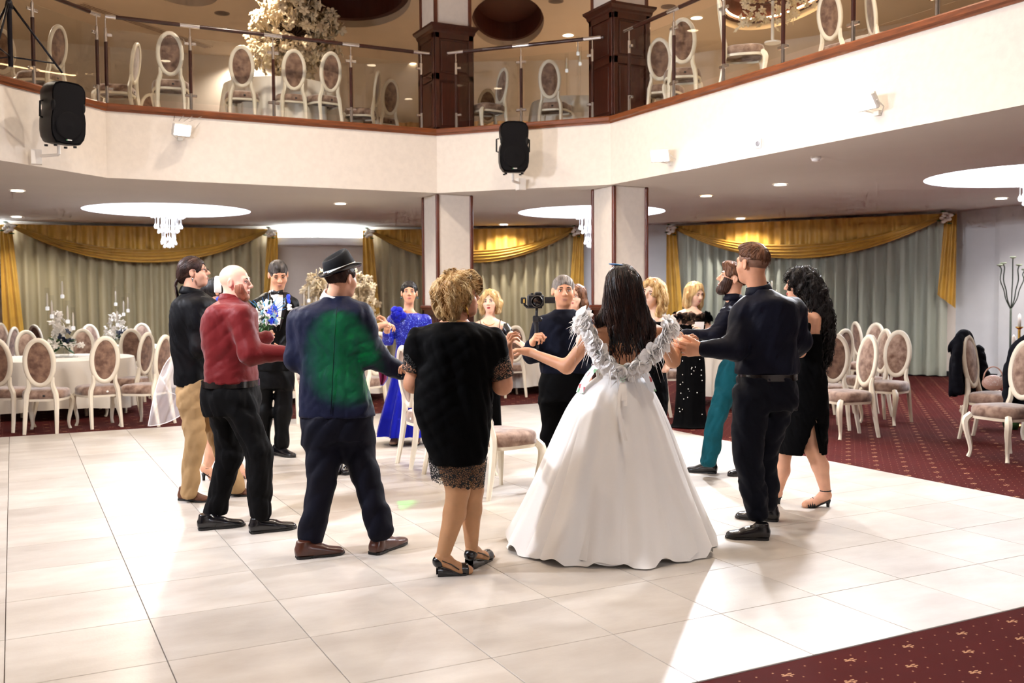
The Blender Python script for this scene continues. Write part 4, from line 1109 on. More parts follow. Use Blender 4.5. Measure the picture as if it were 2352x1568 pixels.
def grooves(amp, freq, lat, seed, along=None):
    """hair strand relief running along the head"""
    r = np.random.RandomState(seed); W2 = r.normal(size=(3, 3)) * 9; ph = r.uniform(0, 6, 3); lat = nrm(lat); l2 = nrm(np.cross(lat, (0, 0, 1)) + 1e-6)
    def f(P):
        w = np.sin(P @ W2[0] * 2 + ph[0]) + .6 * np.sin(P @ W2[1] * 3 + ph[1])
        return amp * (np.sin(freq * (P @ lat) + 1.5 * w) + .6 * np.sin(freq * 1.7 * (P @ l2) + 2 * w + 1))
    return f

CAM_BACK = -_F0; CAM_RIGHT = _R0
def facing(deg): a = math.radians(deg); return math.cos(a) * CAM_BACK + math.sin(a) * CAM_RIGHT      # 0 faces the camera, 90 faces picture right

# skin, hair and cloth
def skin(name, c, c2=None): return M(name, c, .5, var=.12, vscale=18, sss=.12, spec=.35, col2=c2)
m_skin = skin('skin_fair', '#d9a486'); m_skin_tan = skin('skin_tan', '#c08a68'); m_skin_pale = skin('skin_pale', '#e2b69c'); m_skin_warm = skin('skin_warm', '#cf9675')
m_eye = M('eye_white', '#e8e2dc', .25); m_iris = M('iris_dark', '#2a1a12', .2); m_lip = M('lip_rose', '#b0625a', .4); m_lip_red = M('lip_red', '#9e2b2b', .35); m_lip_m = M('lip_muted', '#a8705e', .5); m_brow = M('brow_dark', '#3a261c', .8)
def hairm(name, a, b): return M(name, a, .5, var=.3, vscale=30, col2=b, stretch=(1, 1, .25), spec=.3, bump=.5, bscale=120)
m_h_black = hairm('hair_black', '#0d0a0b', '#1d1512'); m_h_brown = hairm('hair_dark_brown', '#241510', '#43281c'); m_h_blond = hairm('hair_blonde', '#b98f56', '#e6cfa0'); m_h_gold = hairm('hair_golden', '#8f6636', '#d8b578'); m_h_grey = hairm('hair_grey', '#2c2724', '#5f5751'); m_h_chest = hairm('hair_chestnut', '#4c2f1e', '#7a4f33')
def clothm(name, c, rough=.8, var=.2, **kw): return M(name, c, rough, var=var, spec=kw.pop('spec', .12), vscale=kw.pop('vscale', 6), bump=kw.pop('bump', .3), bscale=kw.pop('bscale', 22), **kw)

class Person:
    def __init__(s, label, u, v, D=None):
        if D is None: b = gp(u, v)
        else:
            r = ray(u, v); b = CC + r * D / (r @ _F0)
        s.loc = np.array([b[0], b[1], 0.0]); s.D = float(s.loc @ _F0); s.s = s.D / FPX
        s.t = thing('person', label, 'person', s.loc)
    def P(s, u, v, dd=0.0):
        """point of the photograph on the upright plane through the figure, dd metres farther away"""
        r = ray(u, v); return CC + r * (s.D + dd) / (r @ _F0)
    def put(s, name, V, F, mat, parent=None, label=None):
        o = mesh_np(name, V - s.loc, F, mat, parent if parent is not None else s.t)
        if label: o['label'] = label
        return o
    def shape(s, name, sh, mat, h=.009, parent=None, label=None, sm=1):
        V, F = sh.mesh(h)
        if sm: V = smooth_mesh(V, F, sm, .3)
        return s.put(name, V, F, mat, parent, label)
    def mb(s, name, mb, mat, parent=None, smooth=True, angle=None):
        mb.v = [v - s.loc for v in mb.v]; return mb.build(name, mat, parent if parent is not None else s.t, smooth, angle)
    def sections(s, rows, dd=0.0):
        """rows (v, uL, uR, half_depth[, ddepth]) measured in the photograph at the figure's distance"""
        pts = []; a = []; b = []
        for r in rows:
            e = dd + (r[4] if len(r) > 4 else 0); pts.append(s.P((r[1] + r[2]) / 2, r[0], e)); a.append((r[2] - r[1]) / 2 * (s.D + e) / FPX); b.append(r[3])
        return np.array(pts), np.array(a), np.array(b)
    def torso(s, sh, rows, k=.03, dd=0.0, e=2.3, grow=0.0, scale=1.0):
        p, a, b = s.sections(rows, dd); sh.loft(p, a * scale + grow, b * scale + grow, CAM_RIGHT, k, e, axis=(0, 0, 1)); return sh

class Head:
    def __init__(s, per, u, v, hh, yaw, pitch=0, roll=0, dd=0.0, jaw=1.0, nose=1.0, wide=1.0):
        """u,v head centre; hh crown-to-chin height in pixels"""
        s.per = per; s.o = per.P(u, v, dd); s.k = hh * (per.D + dd) / FPX / .235
        f = facing(yaw); z = np.array([0, 0, 1.]); x = np.cross(f, z)
        R = rotm(x, math.radians(pitch)); f = R @ f; z = R @ z
        R = rotm(f, math.radians(roll)); x = R @ x; z = R @ z
        s.R = np.array([x, f, z]).T; s.jaw = jaw; s.nose = nose; s.wide = wide
    def w(s, *p): return s.o + s.R @ (np.array(p) * s.k)
    def skull(s, sh, grow=0.0, face=True):
        k = s.k; W = s.wide; E = lambda c, r, kk=.02, op='u': sh.ell(s.w(*c), np.array(r) * k + grow, s.R, kk * k, op)
        E((0, -.014, .035), (.074 * W, .094, .083), .02)
        if not face: return sh
        E((0, .034, -.035), (.058 * s.jaw * W, .056, .074), .03)
        E((0, .05, -.086), (.033 * s.jaw, .032, .026), .03)
        for q in (-1, 1): E((q * .036 * W, .052, -.026), (.026, .026, .028), .025)
        return sh
    def face(s, sh):
        k = s.k
        s.skull(sh)
        sh.cone(s.w(-.036, .073, .027), s.w(.036, .073, .027), .013 * k, .013 * k, .02 * k)
        for q in (-1, 1): sh.ell(s.w(q * .031, .098, .007), np.array((.017, .02, .0125)) * k, s.R, .014 * k, 's')
        for q in (-1, 1): sh.ell(s.w(q * .031, .07, .006), np.array((.0155, .0145, .0115)) * k, s.R, .006 * k)
        n = s.nose
        sh.cone(s.w(0, .084, .018), s.w(0, .106 * n, -.02), .008 * k, .0115 * k, .012 * k)
        for q in (-1, 1): sh.ell(s.w(q * .0105, .094 * n, -.0235), np.array((.0085, .011, .008)) * k, s.R, .008 * k)
        sh.ell(s.w(0, .081, -.053), np.array((.024, .012, .0075)) * k, s.R, .012 * k)
        sh.ell(s.w(0, .078, -.065), np.array((.02, .012, .0075)) * k, s.R, .012 * k)
        for q in (-1, 1):
            sh.ell(s.w(q * .077 * s.wide, -.006, -.004), np.array((.0085, .018, .031)) * k, s.R @ rotm((0, 0, 1), q * .35), .008 * k)
            sh.ell(s.w(q * .086 * s.wide, -.003, .002), np.array((.006, .01, .018)) * k, s.R, .005 * k, 's')
        return sh
    def neck(s, sh, base, r=.055, r2=.062):
        sh.cone(s.w(0, -.022, -.05), base, r * s.k, r2, .03); return sh
    def features(s, lips=None, brow=None, eyes=True, closed=False):
        per = s.per; k = s.k
        if eyes:
            for q in (-1, 1):
                mb = MB(); mb.ell(s.w(q * .031, .0745, .006), np.array((.0118, .0125, .0066 if not closed else .003)) * k, 10, 8, s.R); e = per.mb('eye', mb, m_eye)
                mb = MB(); mb.ell(s.w(q * .031, .0835, .006), np.array((.0052, .0042, .0056 if not closed else .003)) * k, 8, 6, s.R); per.mb('iris', mb, m_iris, e)
                mb = MB(); mb.tube([s.w(q * .018, .0875, .0135), s.w(q * .031, .0895, .0165), s.w(q * .045, .078, .012)], .0022 * k, 5); per.mb('lash_line', mb, m_brow, e)
        if brow is not None:
            for q in (-1, 1):
                mb = MB(); mb.tube(catmull([s.w(q * .013, .0875, .0285), s.w(q * .032, .0865, .0325), s.w(q * .051, .072, .0265)], 6), np.array([.003, .004, .004, .0035, .003, .001]) * k, 6); per.mb('eyebrow', mb, brow)
        if lips is not None:
            sh = Shape(); sh.ell(s.w(0, .0895, -.0535), np.array((.021, .0105, .005)) * k, s.R, .002); sh.ell(s.w(0, .0875, -.063), np.array((.018, .0105, .006)) * k, s.R, .002)
            per.shape('lips', sh, lips, .0025 * k, sm=1)
    def face_hole(s, sh, c=(0, .112, -.014), r=(.057, .073, .1)):
        sh.ell(s.w(*c), np.array(r) * s.k, s.R, .012, 's'); return sh
    def hair_cap(s, grow=.01, nape=-.06, hole=((0, .104, -.03), (.066, .062, .1)), ears=True, wr=None, extra=None, jit=.0012):
        sh = Shape(); s.skull(sh, grow * s.k, False)
        if extra: extra(sh)
        sh.ell(s.w(*hole[0]), np.array(hole[1]) * s.k, s.R, .01, 's')
        if ears:
            for q in (-1, 1): sh.ell(s.w(q * .082, .008, -.02), np.array((.03, .034, .05)) * s.k, s.R, .008, 's')
        sh.wr = wr; sh.cut(s.w(0, -.06, nape), s.R @ np.array([0, .25, -1]), jit)
        return sh
def vnormals(V, F):
    fn = np.cross(V[F[:, 2]] - V[F[:, 0]], V[F[:, 3]] - V[F[:, 1]]); N = np.zeros_like(V)
    for k in range(4): np.add.at(N, F[:, k], fn)
    return N / np.maximum(np.linalg.norm(N, axis=1), 1e-9)[:, None]
def add_hair(per, hd, sh, mat, mat2=None, h=.0055, n=420, steps=8, step=.016, mode='short', r=.0016, wave=(0, 0), seed=1, crown=(0, -.03, .1), part=None, lift=.002, name='hair'):
    """hair volume plus strands traced over its surface"""
    V, F = sh.mesh(h); V = smooth_mesh(V, F, 1, .3); o = per.put(name, V, F, mat)
    N = vnormals(V, F); kd = KDTree(len(V))
    for i, v in enumerate(V): kd.insert(v, i)
    kd.balance(); rnd = random.Random(seed); cr = hd.w(*crown); mb = MB()
    for k in range(n):
        i = rnd.randrange(len(V)); p = V[i].copy(); pts = []; ph = rnd.uniform(0, 6); L = rnd.uniform(.6, 1.1)
        for q in range(steps):
            nn = N[i]
            if mode == 'short': d = p - cr + hd.R[:, 1] * .03
            elif mode == 'long': d = nrm(p - cr) * max(0, 1 - 6 * max(0, cr[2] - p[2])) * .8 + np.array([0, 0, -1.])
            else: d = np.array([math.sin(ph + q), math.cos(1.7 * ph + q * .8), math.sin(2.1 * ph) - .4])
            d = d - nn * (d @ nn); d = nrm(d); w = np.cross(nn, d)
            pts.append(p + nn * (lift * math.sin(PI * min(1, (q + .6) / steps)) + wave[0] * .5 * math.cos(ph + wave[1] * q)) + w * wave[0] * math.sin(ph + wave[1] * q))
            p = p + d * step * L; co, i, _ = kd.find(p); p = p - N[i] * ((p - np.array(co)) @ N[i])
        mb.tube(pts, np.linspace(r, r * .45, steps) * np.where(np.arange(steps) == 0, .4, 1), 3, cap=False)
    tag(per.mb('hair_strand', mb, mat2 or mat, o), kind='stuff')
    return o
def hand(sh, wr, d, n, right, curl=(25, 30, 20), size=1.0, spread=1.0, thumb=(.55, .7, .3), tcurl=15, fr=1.0):
    """wr wrist, d pointing along the fingers, n the way the palm faces"""
    d = nrm(d); n = nrm(np.asarray(n) - d * (np.asarray(n) @ d)); sd = np.cross(n, d) * (-1 if right else 1); wr = np.asarray(wr, float); S = size
    kn = []
    for i, (o, l) in enumerate(((.033, .088), (.0115, .092), (-.0105, .088), (-.031, .08))):
        b = wr + (d * .02 + sd * o * .6) * S; q = wr + (d * l + sd * o * spread) * S; kn.append(q)
        sh.cone(b, q, .0175 * S, .0118 * S, .018 * S)
    sh.cone(wr - d * .03 * S, wr + d * .03 * S, .0255 * S, .024 * S, .02 * S)
    L = ((.043, .026, .021), (.047, .03, .022), (.043, .028, .022), (.034, .021, .019)); rot = np.cross(d, n)
    for i in range(4):
        a = 0; p = kn[i]; fan = sd * (.10, .03, -.04, -.12)[i] * spread
        for j in range(3):
            a += curl[j] * (1 + .08 * i); dr = nrm(d * math.cos(math.radians(a)) + n * math.sin(math.radians(a)) + fan * math.cos(math.radians(a)))
            q = p + dr * L[i][j] * S; r0 = (.0102, .0094, .0086)[j] * S * fr * (.88 if i == 3 else 1); r1 = (.0094, .0086, .0072)[j] * S * fr * (.88 if i == 3 else 1)
            sh.cone(p, q, r0, r1, .004); p = q
    b = wr + (d * .022 + sd * .026) * S; td = nrm(d * thumb[0] + sd * thumb[1] + n * thumb[2]); p = b
    for j, (l, r0, r1) in enumerate(((.045, .0165, .0125), (.033, .0122, .0108), (.027, .0106, .0085))):
        dr = nrm(td * math.cos(math.radians(tcurl * j)) + (d * .6 + n * .5 - sd * .4) * math.sin(math.radians(tcurl * j)))
        q = p + dr * l * S; sh.cone(p, q, r0 * S, r1 * S, .008 if j == 0 else .004); p = q
    return kn
def shoe(per, heel, toe, mat, mat_sole, w=.043, hgt=.075, pitch_h=0.0, name='shoe', lace=True):
    """heel/toe world points on the ground"""
    heel = np.asarray(heel, float); toe = np.asarray(toe, float); f = toe - heel; L = np.linalg.norm(f); f = f / L; lat = nrm(np.cross(f, (0, 0, 1))); up = np.cross(lat, f)
    B = lambda t, z: heel + f * L * t + up * z
    sh = Shape()
    sh.loft([B(0, .035), B(.08, .04), B(.3, .04), B(.55, .033), B(.75, .028), B(.93, .024), B(1.0, .02)], [w * .55, w * .8, w * .8, w * .92, w * 1.0, w * .8, w * .4], [.02, .036, .04, .033, .027, .022, .012], lat, .01, 2.6, axis=f)
    sh.cone(B(.13, .05), B(.17, hgt + .035), w * .86, w * .84, .02); sh.cone(B(.3, .05), B(.5, .04), w * .75, w * .7, .03)
    sh.cut(B(.15, hgt + .03), up); sh.cut(B(0, .015), -up)
    o = per.shape(name, sh, mat, .006)
    ms = MB(); th = [(0, .6), (.04, .85), (.15, .92), (.35, .82), (.55, .98), (.75, 1.08), (.9, .9), (.98, .5), (1.02, .1)]
    out = [(t, q * w) for t, q in th] + [(t, -q * w) for t, q in th[::-1]]
    ms.grid([[heel + f * L * t + lat * x + up * z for t, x in out] for z in (.008, .02)], False, True); n = len(out); ms.f += [tuple(range(n)), tuple(range(n, 2 * n))[::-1]]
    hb = [(0, .6), (.04, .85), (.15, .92), (.27, .86)]; ho = [(t, q * w) for t, q in hb] + [(t, -q * w) for t, q in hb[::-1]]
    so = per.mb('sole', ms, mat_sole, o, False)
    mh = MB(); mh.grid([[heel + f * L * t + lat * x * 1.02 + np.array([0, 0, z]) for t, x in ho] for z in (.001, .02)], False, True); nh = len(ho); mh.f += [tuple(range(nh))]; per.mb('heel', mh, mat_sole, o, False)
    if lace:
        ml = MB()
        for t in (.42, .5, .58):
            ml.tube([B(t, .078 - .07 * (t - .42)) - lat * w * .45, B(t, .088 - .09 * (t - .42)), B(t, .078 - .07 * (t - .42)) + lat * w * .45], .0022, 5)
        per.mb('lace', ml, mat_sole, o)
    return o
def legs_shape(per, hips, knees, ankles, rh, rk, ra, waist=None, kb=.05):
    sh = Shape()
    for h, k, a in zip(hips, knees, ankles):
        sh.cone(h, k, rh, rk, kb); sh.cone(k, a, rk, ra, .03)
    return sh
def belt(per, row, mat, grow=.004, hh=.02):
    p, a, b = per.sections([row]); c = p[0]; th = np.linspace(0, 2 * PI, 41)[:-1]; e = 2 / 2.3; lat, fr = CAM_RIGHT, _F0
    def ring(z, g): return [c + lat * (a[0] + g) * math.copysign(abs(math.cos(t)) ** e, math.cos(t)) + fr * (b[0] + g) * math.copysign(abs(math.sin(t)) ** e, math.sin(t)) + np.array([0, 0, z]) for t in th]
    mb = MB(); mb.grid([ring(-hh, -.01), ring(-hh, grow), ring(hh, grow), ring(hh, -.01)], False, True); return per.mb('belt', mb, mat, None, True, 40)
def strands(root_fn, n, rnd, r0=.006, r1=.002, seg=9, sides=5):
    """lock of hair tubes: root_fn(i) -> control points"""
    mb = MB()
    for i in range(n):
        P = root_fn(i, rnd)
        if P is None: continue
        Q = catmull(P, seg); mb.tube(Q, np.linspace(r0, r1, seg), sides)
    return mb
# ================================================================== people: the men
m_sole = M('shoe_sole', '#14100e', .6); m_blackshoe = M('black_leather', '#0b0a0e', .22, coat=.3); m_brownshoe = M('brown_leather', '#4a2213', .32, var=.3, vscale=15, coat=.2); m_tanshoe = M('tan_suede', '#5a3118', .7, var=.2)
m_blackcloth = clothm('black_cloth', '#040405', .8, spec=.06); m_blackshirt = clothm('black_shirt', '#060609', .62); m_navyshirt = clothm('navy_shirt', '#090b1a', .6)
m_chino = clothm('beige_chino', '#a98a63', .85); m_burg = clothm('burgundy_shirt', '#6a1a1c', .55, var=.15, sheen=.2); m_jean = clothm('black_jeans', '#060506', .8); m_suit = clothm('navy_suit', '#141830', .6, sheen=.05); m_suit_tr = clothm('navy_trousers', '#0e0f1c', .7)
m_tux = clothm('tuxedo', '#050506', .55); m_shirtw = clothm('white_shirt', '#e6e2dd', .7, var=.05); m_teal = clothm('teal_trousers', '#125663', .7, var=.35, bump=.5); m_belt = M('belt_leather', '#110d0c', .25, coat=.4); m_satin = M('black_satin', '#0a0a0c', .25); m_blue = M('royal_blue_satin', '#1f3fd0', .35, sheen=.3)  # teal trousers: stronger tone noise painted in for fold shading
def bare_core(per, sh, rows, k=.03, sc=.8):
    """hidden part of the body inside the clothes, so that head, torso and arms are one skin"""
    per.torso(sh, rows, k, scale=sc)
def man_skin(per, hd, base, mat, arms, hands, rows, hh=.0045):
    ms = []
    a = Shape(); hd.face(a); hd.neck(a, base); ms.append(a.mesh(hh * max(1, per.D / 7)))
    c = Shape(); bare_core(per, c, rows)
    for P in arms: c.chain(P, [.045, .037, .026], .03)
    c.cone(hd.w(0, -.022, -.06), base, .05, .056, .03)
    ms.append(c.mesh(.012))
    for H in hands:
        b = Shape(); b.cone(H['el'] * .45 + H['wr'] * .55, H['wr'], .034, .027, .01); hand(b, H['wr'], H['d'], H['n'], H['right'], **H.get('kw', {})); ms.append(b.mesh(.0042 * max(1, per.D / 7)))
    V, F = join(ms); per.put('body', smooth_mesh(V, F, 1, .4), F, mat)
def collar(per, hd, base, mat, r=.064, h=.045, tilt=.25):
    ax = nrm(hd.w(0, -.03, -.05) - base); b0 = base - ax * .01; x = nrm(np.cross(ax, _F0)); y = np.cross(ax, x); th = np.linspace(0, 2 * PI, 33)[:-1]; f = hd.R[:, 1]
    mb = MB(); rows = []
    for rr, hh_ in ((r - .003, -.012), (r - .004, h - .004), (r, h), (r + .005, h - .003), (r + .014, h * .35), (r + .019, -.004), (r + .012, -.012)):
        rows.append([b0 + (x * math.cos(t) + y * math.sin(t)) * rr + ax * (hh_ - tilt * .06 * max(0, (x * math.cos(t) + y * math.sin(t)) @ f)) for t in th])
    mb.grid(rows, False, True); return per.mb('collar', mb, mat)

# ---- man with ponytail, black shirt, beige trousers
p = Person('man with dark ponytail and glasses in black shirt and beige trousers beside the veil', 470, 1148)
hd = Head(p, 446, 626, 70, 97, 8, 0, nose=1.03); base = p.P(438, 676)
rows = [(892, 408, 488, .17), (850, 405, 488, .165), (800, 398, 490, .18), (750, 394, 497, .2), (712, 396, 500, .21), (690, 402, 494, .19), (676, 418, 474, .1), (668, 424, 462, .06)]
ar = [(p.P(447, 708, -.17), p.P(462, 800, -.2), p.P(530, 812, -.2)), (p.P(460, 708, .18), p.P(480, 800, .22), p.P(535, 800, .1))]
man_skin(p, hd, base, m_skin, ar, [dict(el=ar[0][1], wr=ar[0][2], d=CAM_RIGHT + [0, 0, .1], n=(0, 0, -1), right=True)], rows)
sh = Shape(); p.torso(sh, rows, .03)
for P in ar: sh.chain(P, [.068, .058, .042], .05)
f1 = folds(.005, 34, 1); sh.wr = f1; sh.cut(p.P(446, 667), (0, 0, 1)); sh.cut(p.P(430, 884), nrm((CAM_RIGHT * -.2) + [0, 0, -1])); p.shape('shirt', sh, m_blackshirt); collar(p, hd, base + [0, 0, .024], m_blackshirt, .066)
sh = legs_shape(p, [p.P(440, 905, -.09), p.P(462, 905, .09)], [p.P(447, 1010, -.1), p.P(505, 1008, .08)], [p.P(434, 1128, -.09), p.P(542, 1122, .1)], .097, .07, .062)
p.torso(sh, [(925, 414, 486, .16), (895, 414, 486, .165), (872, 414, 486, .16)], .04); sh.wr = folds(.006, 26, 2); sh.cut(p.P(434, 1139), (0, 0, -1)); sh.cut(p.P(434, 868), (0, 0, 1)); p.shape('trousers', sh, m_chino, .01)
shoe(p, gp(414, 1148), gp(476, 1154), m_tanshoe, m_sole, .045); shoe(p, gp(524, 1136), gp(574, 1140), m_tanshoe, m_sole, .045)
cap = hd.hair_cap(.012, -.09, ((0, .11, -.03), (.07, .07, .1)), wr=grooves(.0012, 210, hd.R[:, 0], 3), extra=lambda s_: s_.ell(hd.w(0, -.1, -.02), np.array((.04, .035, .05)) * hd.k, hd.R, .03)); add_hair(p, hd, cap, m_h_brown, n=420, seed=2, crown=(0, .1, .08), steps=10)
mb = strands(lambda i, r: [hd.w(r.gauss(0, .012), -.118, -.02), hd.w(r.gauss(0, .018), -.15, -.07), hd.w(r.gauss(0, .02), -.15, -.15), hd.w(r.gauss(0, .022), -.15 + r.gauss(0, .01), -.26)], 40, random.Random(1), .007, .002); p.mb('ponytail', mb, m_h_brown)
hd.features(m_lip_m, m_brow)
mb = MB()
for q in (-1, 1):
    mb.tube([hd.w(q * .031 + .021 * math.cos(t), .1, .005 + .015 * math.sin(t)) for t in np.linspace(0, 2 * PI, 15)], .0016 * hd.k, 5); mb.tube([hd.w(q * .052, .097, .01), hd.w(q * .08, -.005, .012)], .0018 * hd.k, 5)
mb.tube([hd.w(-.01, .1, .008), hd.w(.01, .1, .008)], .0016 * hd.k, 5); p.mb('glasses', mb, m_belt)
mb = MB(); mb.lathe([(.004, 0), (.007, -.012), (.002, -.03)], 8, hd.w(.085, -.002, -.04)); p.mb('earring', mb, m_chrome)

# ---- bald man in burgundy shirt
p = Person('bald bearded man in burgundy shirt and black jeans, striding behind the man in the hat', 560, 1214)
hd = Head(p, 541, 650, 82, 84, -2, 0, nose=1.04, jaw=1.08); base = p.P(531, 694)
rows = [(890, 470, 590, .2), (868, 472, 590, .2), (830, 475, 587, .19), (790, 470, 588, .205), (745, 468, 588, .215), (718, 476, 586, .22), (702, 488, 574, .19), (690, 503, 560, .1), (680, 512, 552, .06)]
ar = [(p.P(553, 726, -.2), p.P(578, 812, -.24), p.P(655, 812, -.16)), (p.P(540, 722, .2), p.P(575, 790, .25), p.P(612, 775, .3))]
man_skin(p, hd, base, m_skin_pale, ar, [dict(el=ar[0][1], wr=ar[0][2], d=CAM_RIGHT + [0, 0, -.1], n=_F0, right=True, kw=dict(curl=(30, 40, 30)))], rows)
sh = Shape(); p.torso(sh, rows, .03); sh.chain(ar[0], [.076, .066, .045], .05); sh.chain(ar[1], [.07, .06, .045], .05)
w1, w2 = folds(.0032, 22, 4, (.5, .2, 1), .35), folds(.002, 40, 5, CAM_RIGHT, .3)
sh.wr = lambda P: w1(P) + w2(P) * np.clip((1.25 - P[:, 2]) * 4, .3, 1); sh.cut(p.P(540, 681), (0, 0, 1)); sh.cut(p.P(530, 878), (0, 0, -1)); p.shape('shirt', sh, m_burg, .0085); collar(p, hd, base + [0, 0, .022], m_burg, .066, .042)
sh = legs_shape(p, [p.P(512, 925, .09), p.P(548, 925, -.09)], [p.P(527, 1042, .1), p.P(592, 1036, -.1)], [p.P(492, 1180, .08), p.P(597, 1178, -.1)], .105, .078, .07)
p.torso(sh, [(950, 472, 590, .18), (915, 466, 596, .19), (880, 470, 592, .19), (868, 472, 590, .19)], .04); sh.wr = folds(.007, 24, 6); sh.cut(p.P(530, 1188), (0, 0, -1)); sh.cut(p.P(530, 876), (0, 0, 1)); p.shape('trousers', sh, m_jean, .01)
belt(p, (879, 468, 592, .196), m_belt)
shoe(p, gp(455, 1218), gp(562, 1208), m_blackshoe, m_sole, .05); shoe(p, gp(574, 1226), gp(680, 1214), m_blackshoe, m_sole, .05)
bd = Shape(); hd.skull(bd, .0022); bd.ell(hd.w(0, .07, -.095), np.array((.03, .022, .022)) * hd.k, hd.R, .02); bd.ell(hd.w(0, .1, -.0), np.array((.06, .05, .055)) * hd.k, hd.R, .01, 's'); bd.ell(hd.w(0, .1, -.057), np.array((.019, .02, .0085)) * hd.k, hd.R, .004, 's'); bd.cut(hd.w(0, .02, -.012), hd.R @ nrm((0, -.2, 1)), .001); bd.cut(hd.w(0, .022, -.02), hd.R @ nrm((0, -1, .35)), .001); bd.wr = grooves(.0005, 500, hd.R[:, 1], 3)
p.shape('beard', bd, hairm('beard_stubble', '#7d563f', '#9a6d55'), .0045)
hd.features(m_lip_m, m_brow)

# ---- man in fedora and navy suit
p = Person('man in navy suit, black fedora with patterned band and brown shoes', 802, 1272)
hd = Head(p, 784, 640, 90, 142, -2, 0); base = p.P(770, 690)
rows = [(957, 688, 862, .16), (925, 688, 855, .155), (880, 692, 840, .15), (830, 694, 832, .145), (780, 684, 838, .155), (735, 676, 842, .16), (712, 686, 838, .15), (698, 712, 822, .11), (686, 738, 806, .085), (676, 745, 800, .07)]
ar = [(p.P(690, 735, .02), p.P(684, 822, .03), p.P(700, 838, .25)), (p.P(826, 725, 0), p.P(852, 815, .0), p.P(918, 852, .08))]
man_skin(p, hd, base, m_skin, ar, [dict(el=ar[1][1], wr=ar[1][2], d=CAM_RIGHT + [0, 0, -.2] + _F0 * .2, n=CAM_BACK * -1, right=True, kw=dict(curl=(35, 45, 30)))], [(900, 700, 840, .13), (800, 700, 830, .13), (720, 700, 825, .12), (690, 735, 800, .06)])
sh = Shape(); p.torso(sh, rows, .03, e=2.5); sh.chain(ar[0], [.078, .07, .06], .05); sh.chain(ar[1], [.08, .068, .05], .05)
w1 = folds(.005, 26, 7, (0, 0, 1), .3); w2 = folds(.007, 42, 8, (.6, .2, .5), .5)
sh.wr = lambda P: w1(P) * .5 + w2(P) * np.clip(np.abs((P - ar[1][1]) @ CAM_RIGHT) < .12, 0, 1) * .5
sh.cut(p.P(770, 680), (0, 0, 1)); sh.cut(p.P(770, 955), (0, 0, -1)); jk = p.shape('jacket', sh, m_suit, .0085)
mb = MB(); 
for v0, v1, u in ((700, 955, 778),): mb.tube([p.P(774, 704, -.155), p.P(768, 780, -.165), p.P(764, 860, -.157), p.P(760, 952, -.165)], .0022, 4)
p.mb('back_seam', mb, m_suit_tr, jk)
mb = MB()
for k in range(4): mb.ell(p.P(897 + k * 8.5, 851 + k * 4.2, .03), (.006, .006, .006), 8, 5)
p.mb('cuff_button', mb, m_belt, jk)
collar(p, hd, base + [0, 0, .012], m_shirtw, .068, .046); collar(p, hd, base - [0, 0, .014], m_suit, .08, .035)
sh = legs_shape(p, [p.P(742, 985, -.03), p.P(808, 985, .03)], [p.P(743, 1100, -.06), p.P(840, 1086, .02)], [p.P(714, 1235, -.02), p.P(873, 1212, .0)], .112, .083, .073)
p.torso(sh, [(1010, 700, 852, .15), (965, 698, 858, .15), (900, 705, 850, .14)], .05); sh.wr = folds(.007, 22, 9); sh.cut(p.P(740, 1252), (0, 0, -1)); sh.cut(p.P(770, 948), (0, 0, 1)); p.shape('trousers', sh, m_suit_tr, .01)
shoe(p, gp(680, 1284), gp(790, 1272), m_brownshoe, m_sole, .05); shoe(p, gp(856, 1276), gp(930, 1247), m_brownshoe, m_sole, .05)
hc = hd.hair_cap(.007, -.062, wr=grooves(.0008, 320, hd.R[:, 0], 3)); add_hair(p, hd, hc, m_h_brown, n=260, seed=3, r=.0012, steps=5)
# fedora: crown with pinched top, curled brim, woven band
ax = nrm(np.array(hd.R[:, 2]) + CAM_RIGHT * -.34 + CAM_BACK * .16); c0 = hd.w(0, -.006, .048); fx = nrm(hd.R[:, 1] - ax * (hd.R[:, 1] @ ax)); rx = np.cross(fx, ax)
th = np.linspace(0, 2 * PI, 49)[:-1]; k = hd.k
def hring(a_, b_, z, dip=0, pin=0, curl=0): return [c0 + rx * a_ * k * math.cos(t) * (1 - pin * max(0, math.sin(t)) ** 2) + fx * b_ * k * math.sin(t) + ax * k * (z + dip * math.sin(t) + curl * abs(math.cos(t)) ** 1.5) for t in th]
mb = MB(); mb.grid([hring(.088, .106, -.005), hring(.0885, .107, .03), hring(.083, .101, .062, .006, .12), hring(.076, .095, .09, .014, .22), hring(.066, .085, .101, .018, .3), hring(.052, .07, .097, .02, .3), hring(.03, .048, .078, .014, .2), hring(.004, .006, .07)], False, True)
ht = p.mb('hat', mb, M('black_felt', '#06070b', .8, sheen=.05, bump=.1, bscale=200, spec=.2))
mb = MB(); mb.grid([hring(.086, .104, .0), hring(.102, .121, -.008, -.004, 0, .004), hring(.118, .138, -.006, -.008, 0, .016), hring(.123, .144, .0, -.01, 0, .024), hring(.123, .144, -.003, -.01, 0, .024), hring(.117, .137, -.011, -.008, 0, .015), hring(.086, .104, -.006)], False, True); p.mb('brim', mb, m_satin, ht)
bm = bpy.data.materials.new('woven_band'); bm.use_nodes = True; nt = bm.node_tree; wv = nt.nodes.new('ShaderNodeTexVoronoi'); wv.inputs['Scale'].default_value = 75; cr = nt.nodes.new('ShaderNodeValToRGB'); cr.color_ramp.interpolation = 'CONSTANT'
for e_, (po, cc) in zip([cr.color_ramp.elements[0], cr.color_ramp.elements[1], cr.color_ramp.elements.new(.7)], ((0, '#e8e6e0'), (.45, '#3a6fb5'), (.7, '#9fb8c9'))): e_.position = po; e_.color = (*lin(cc), 1)
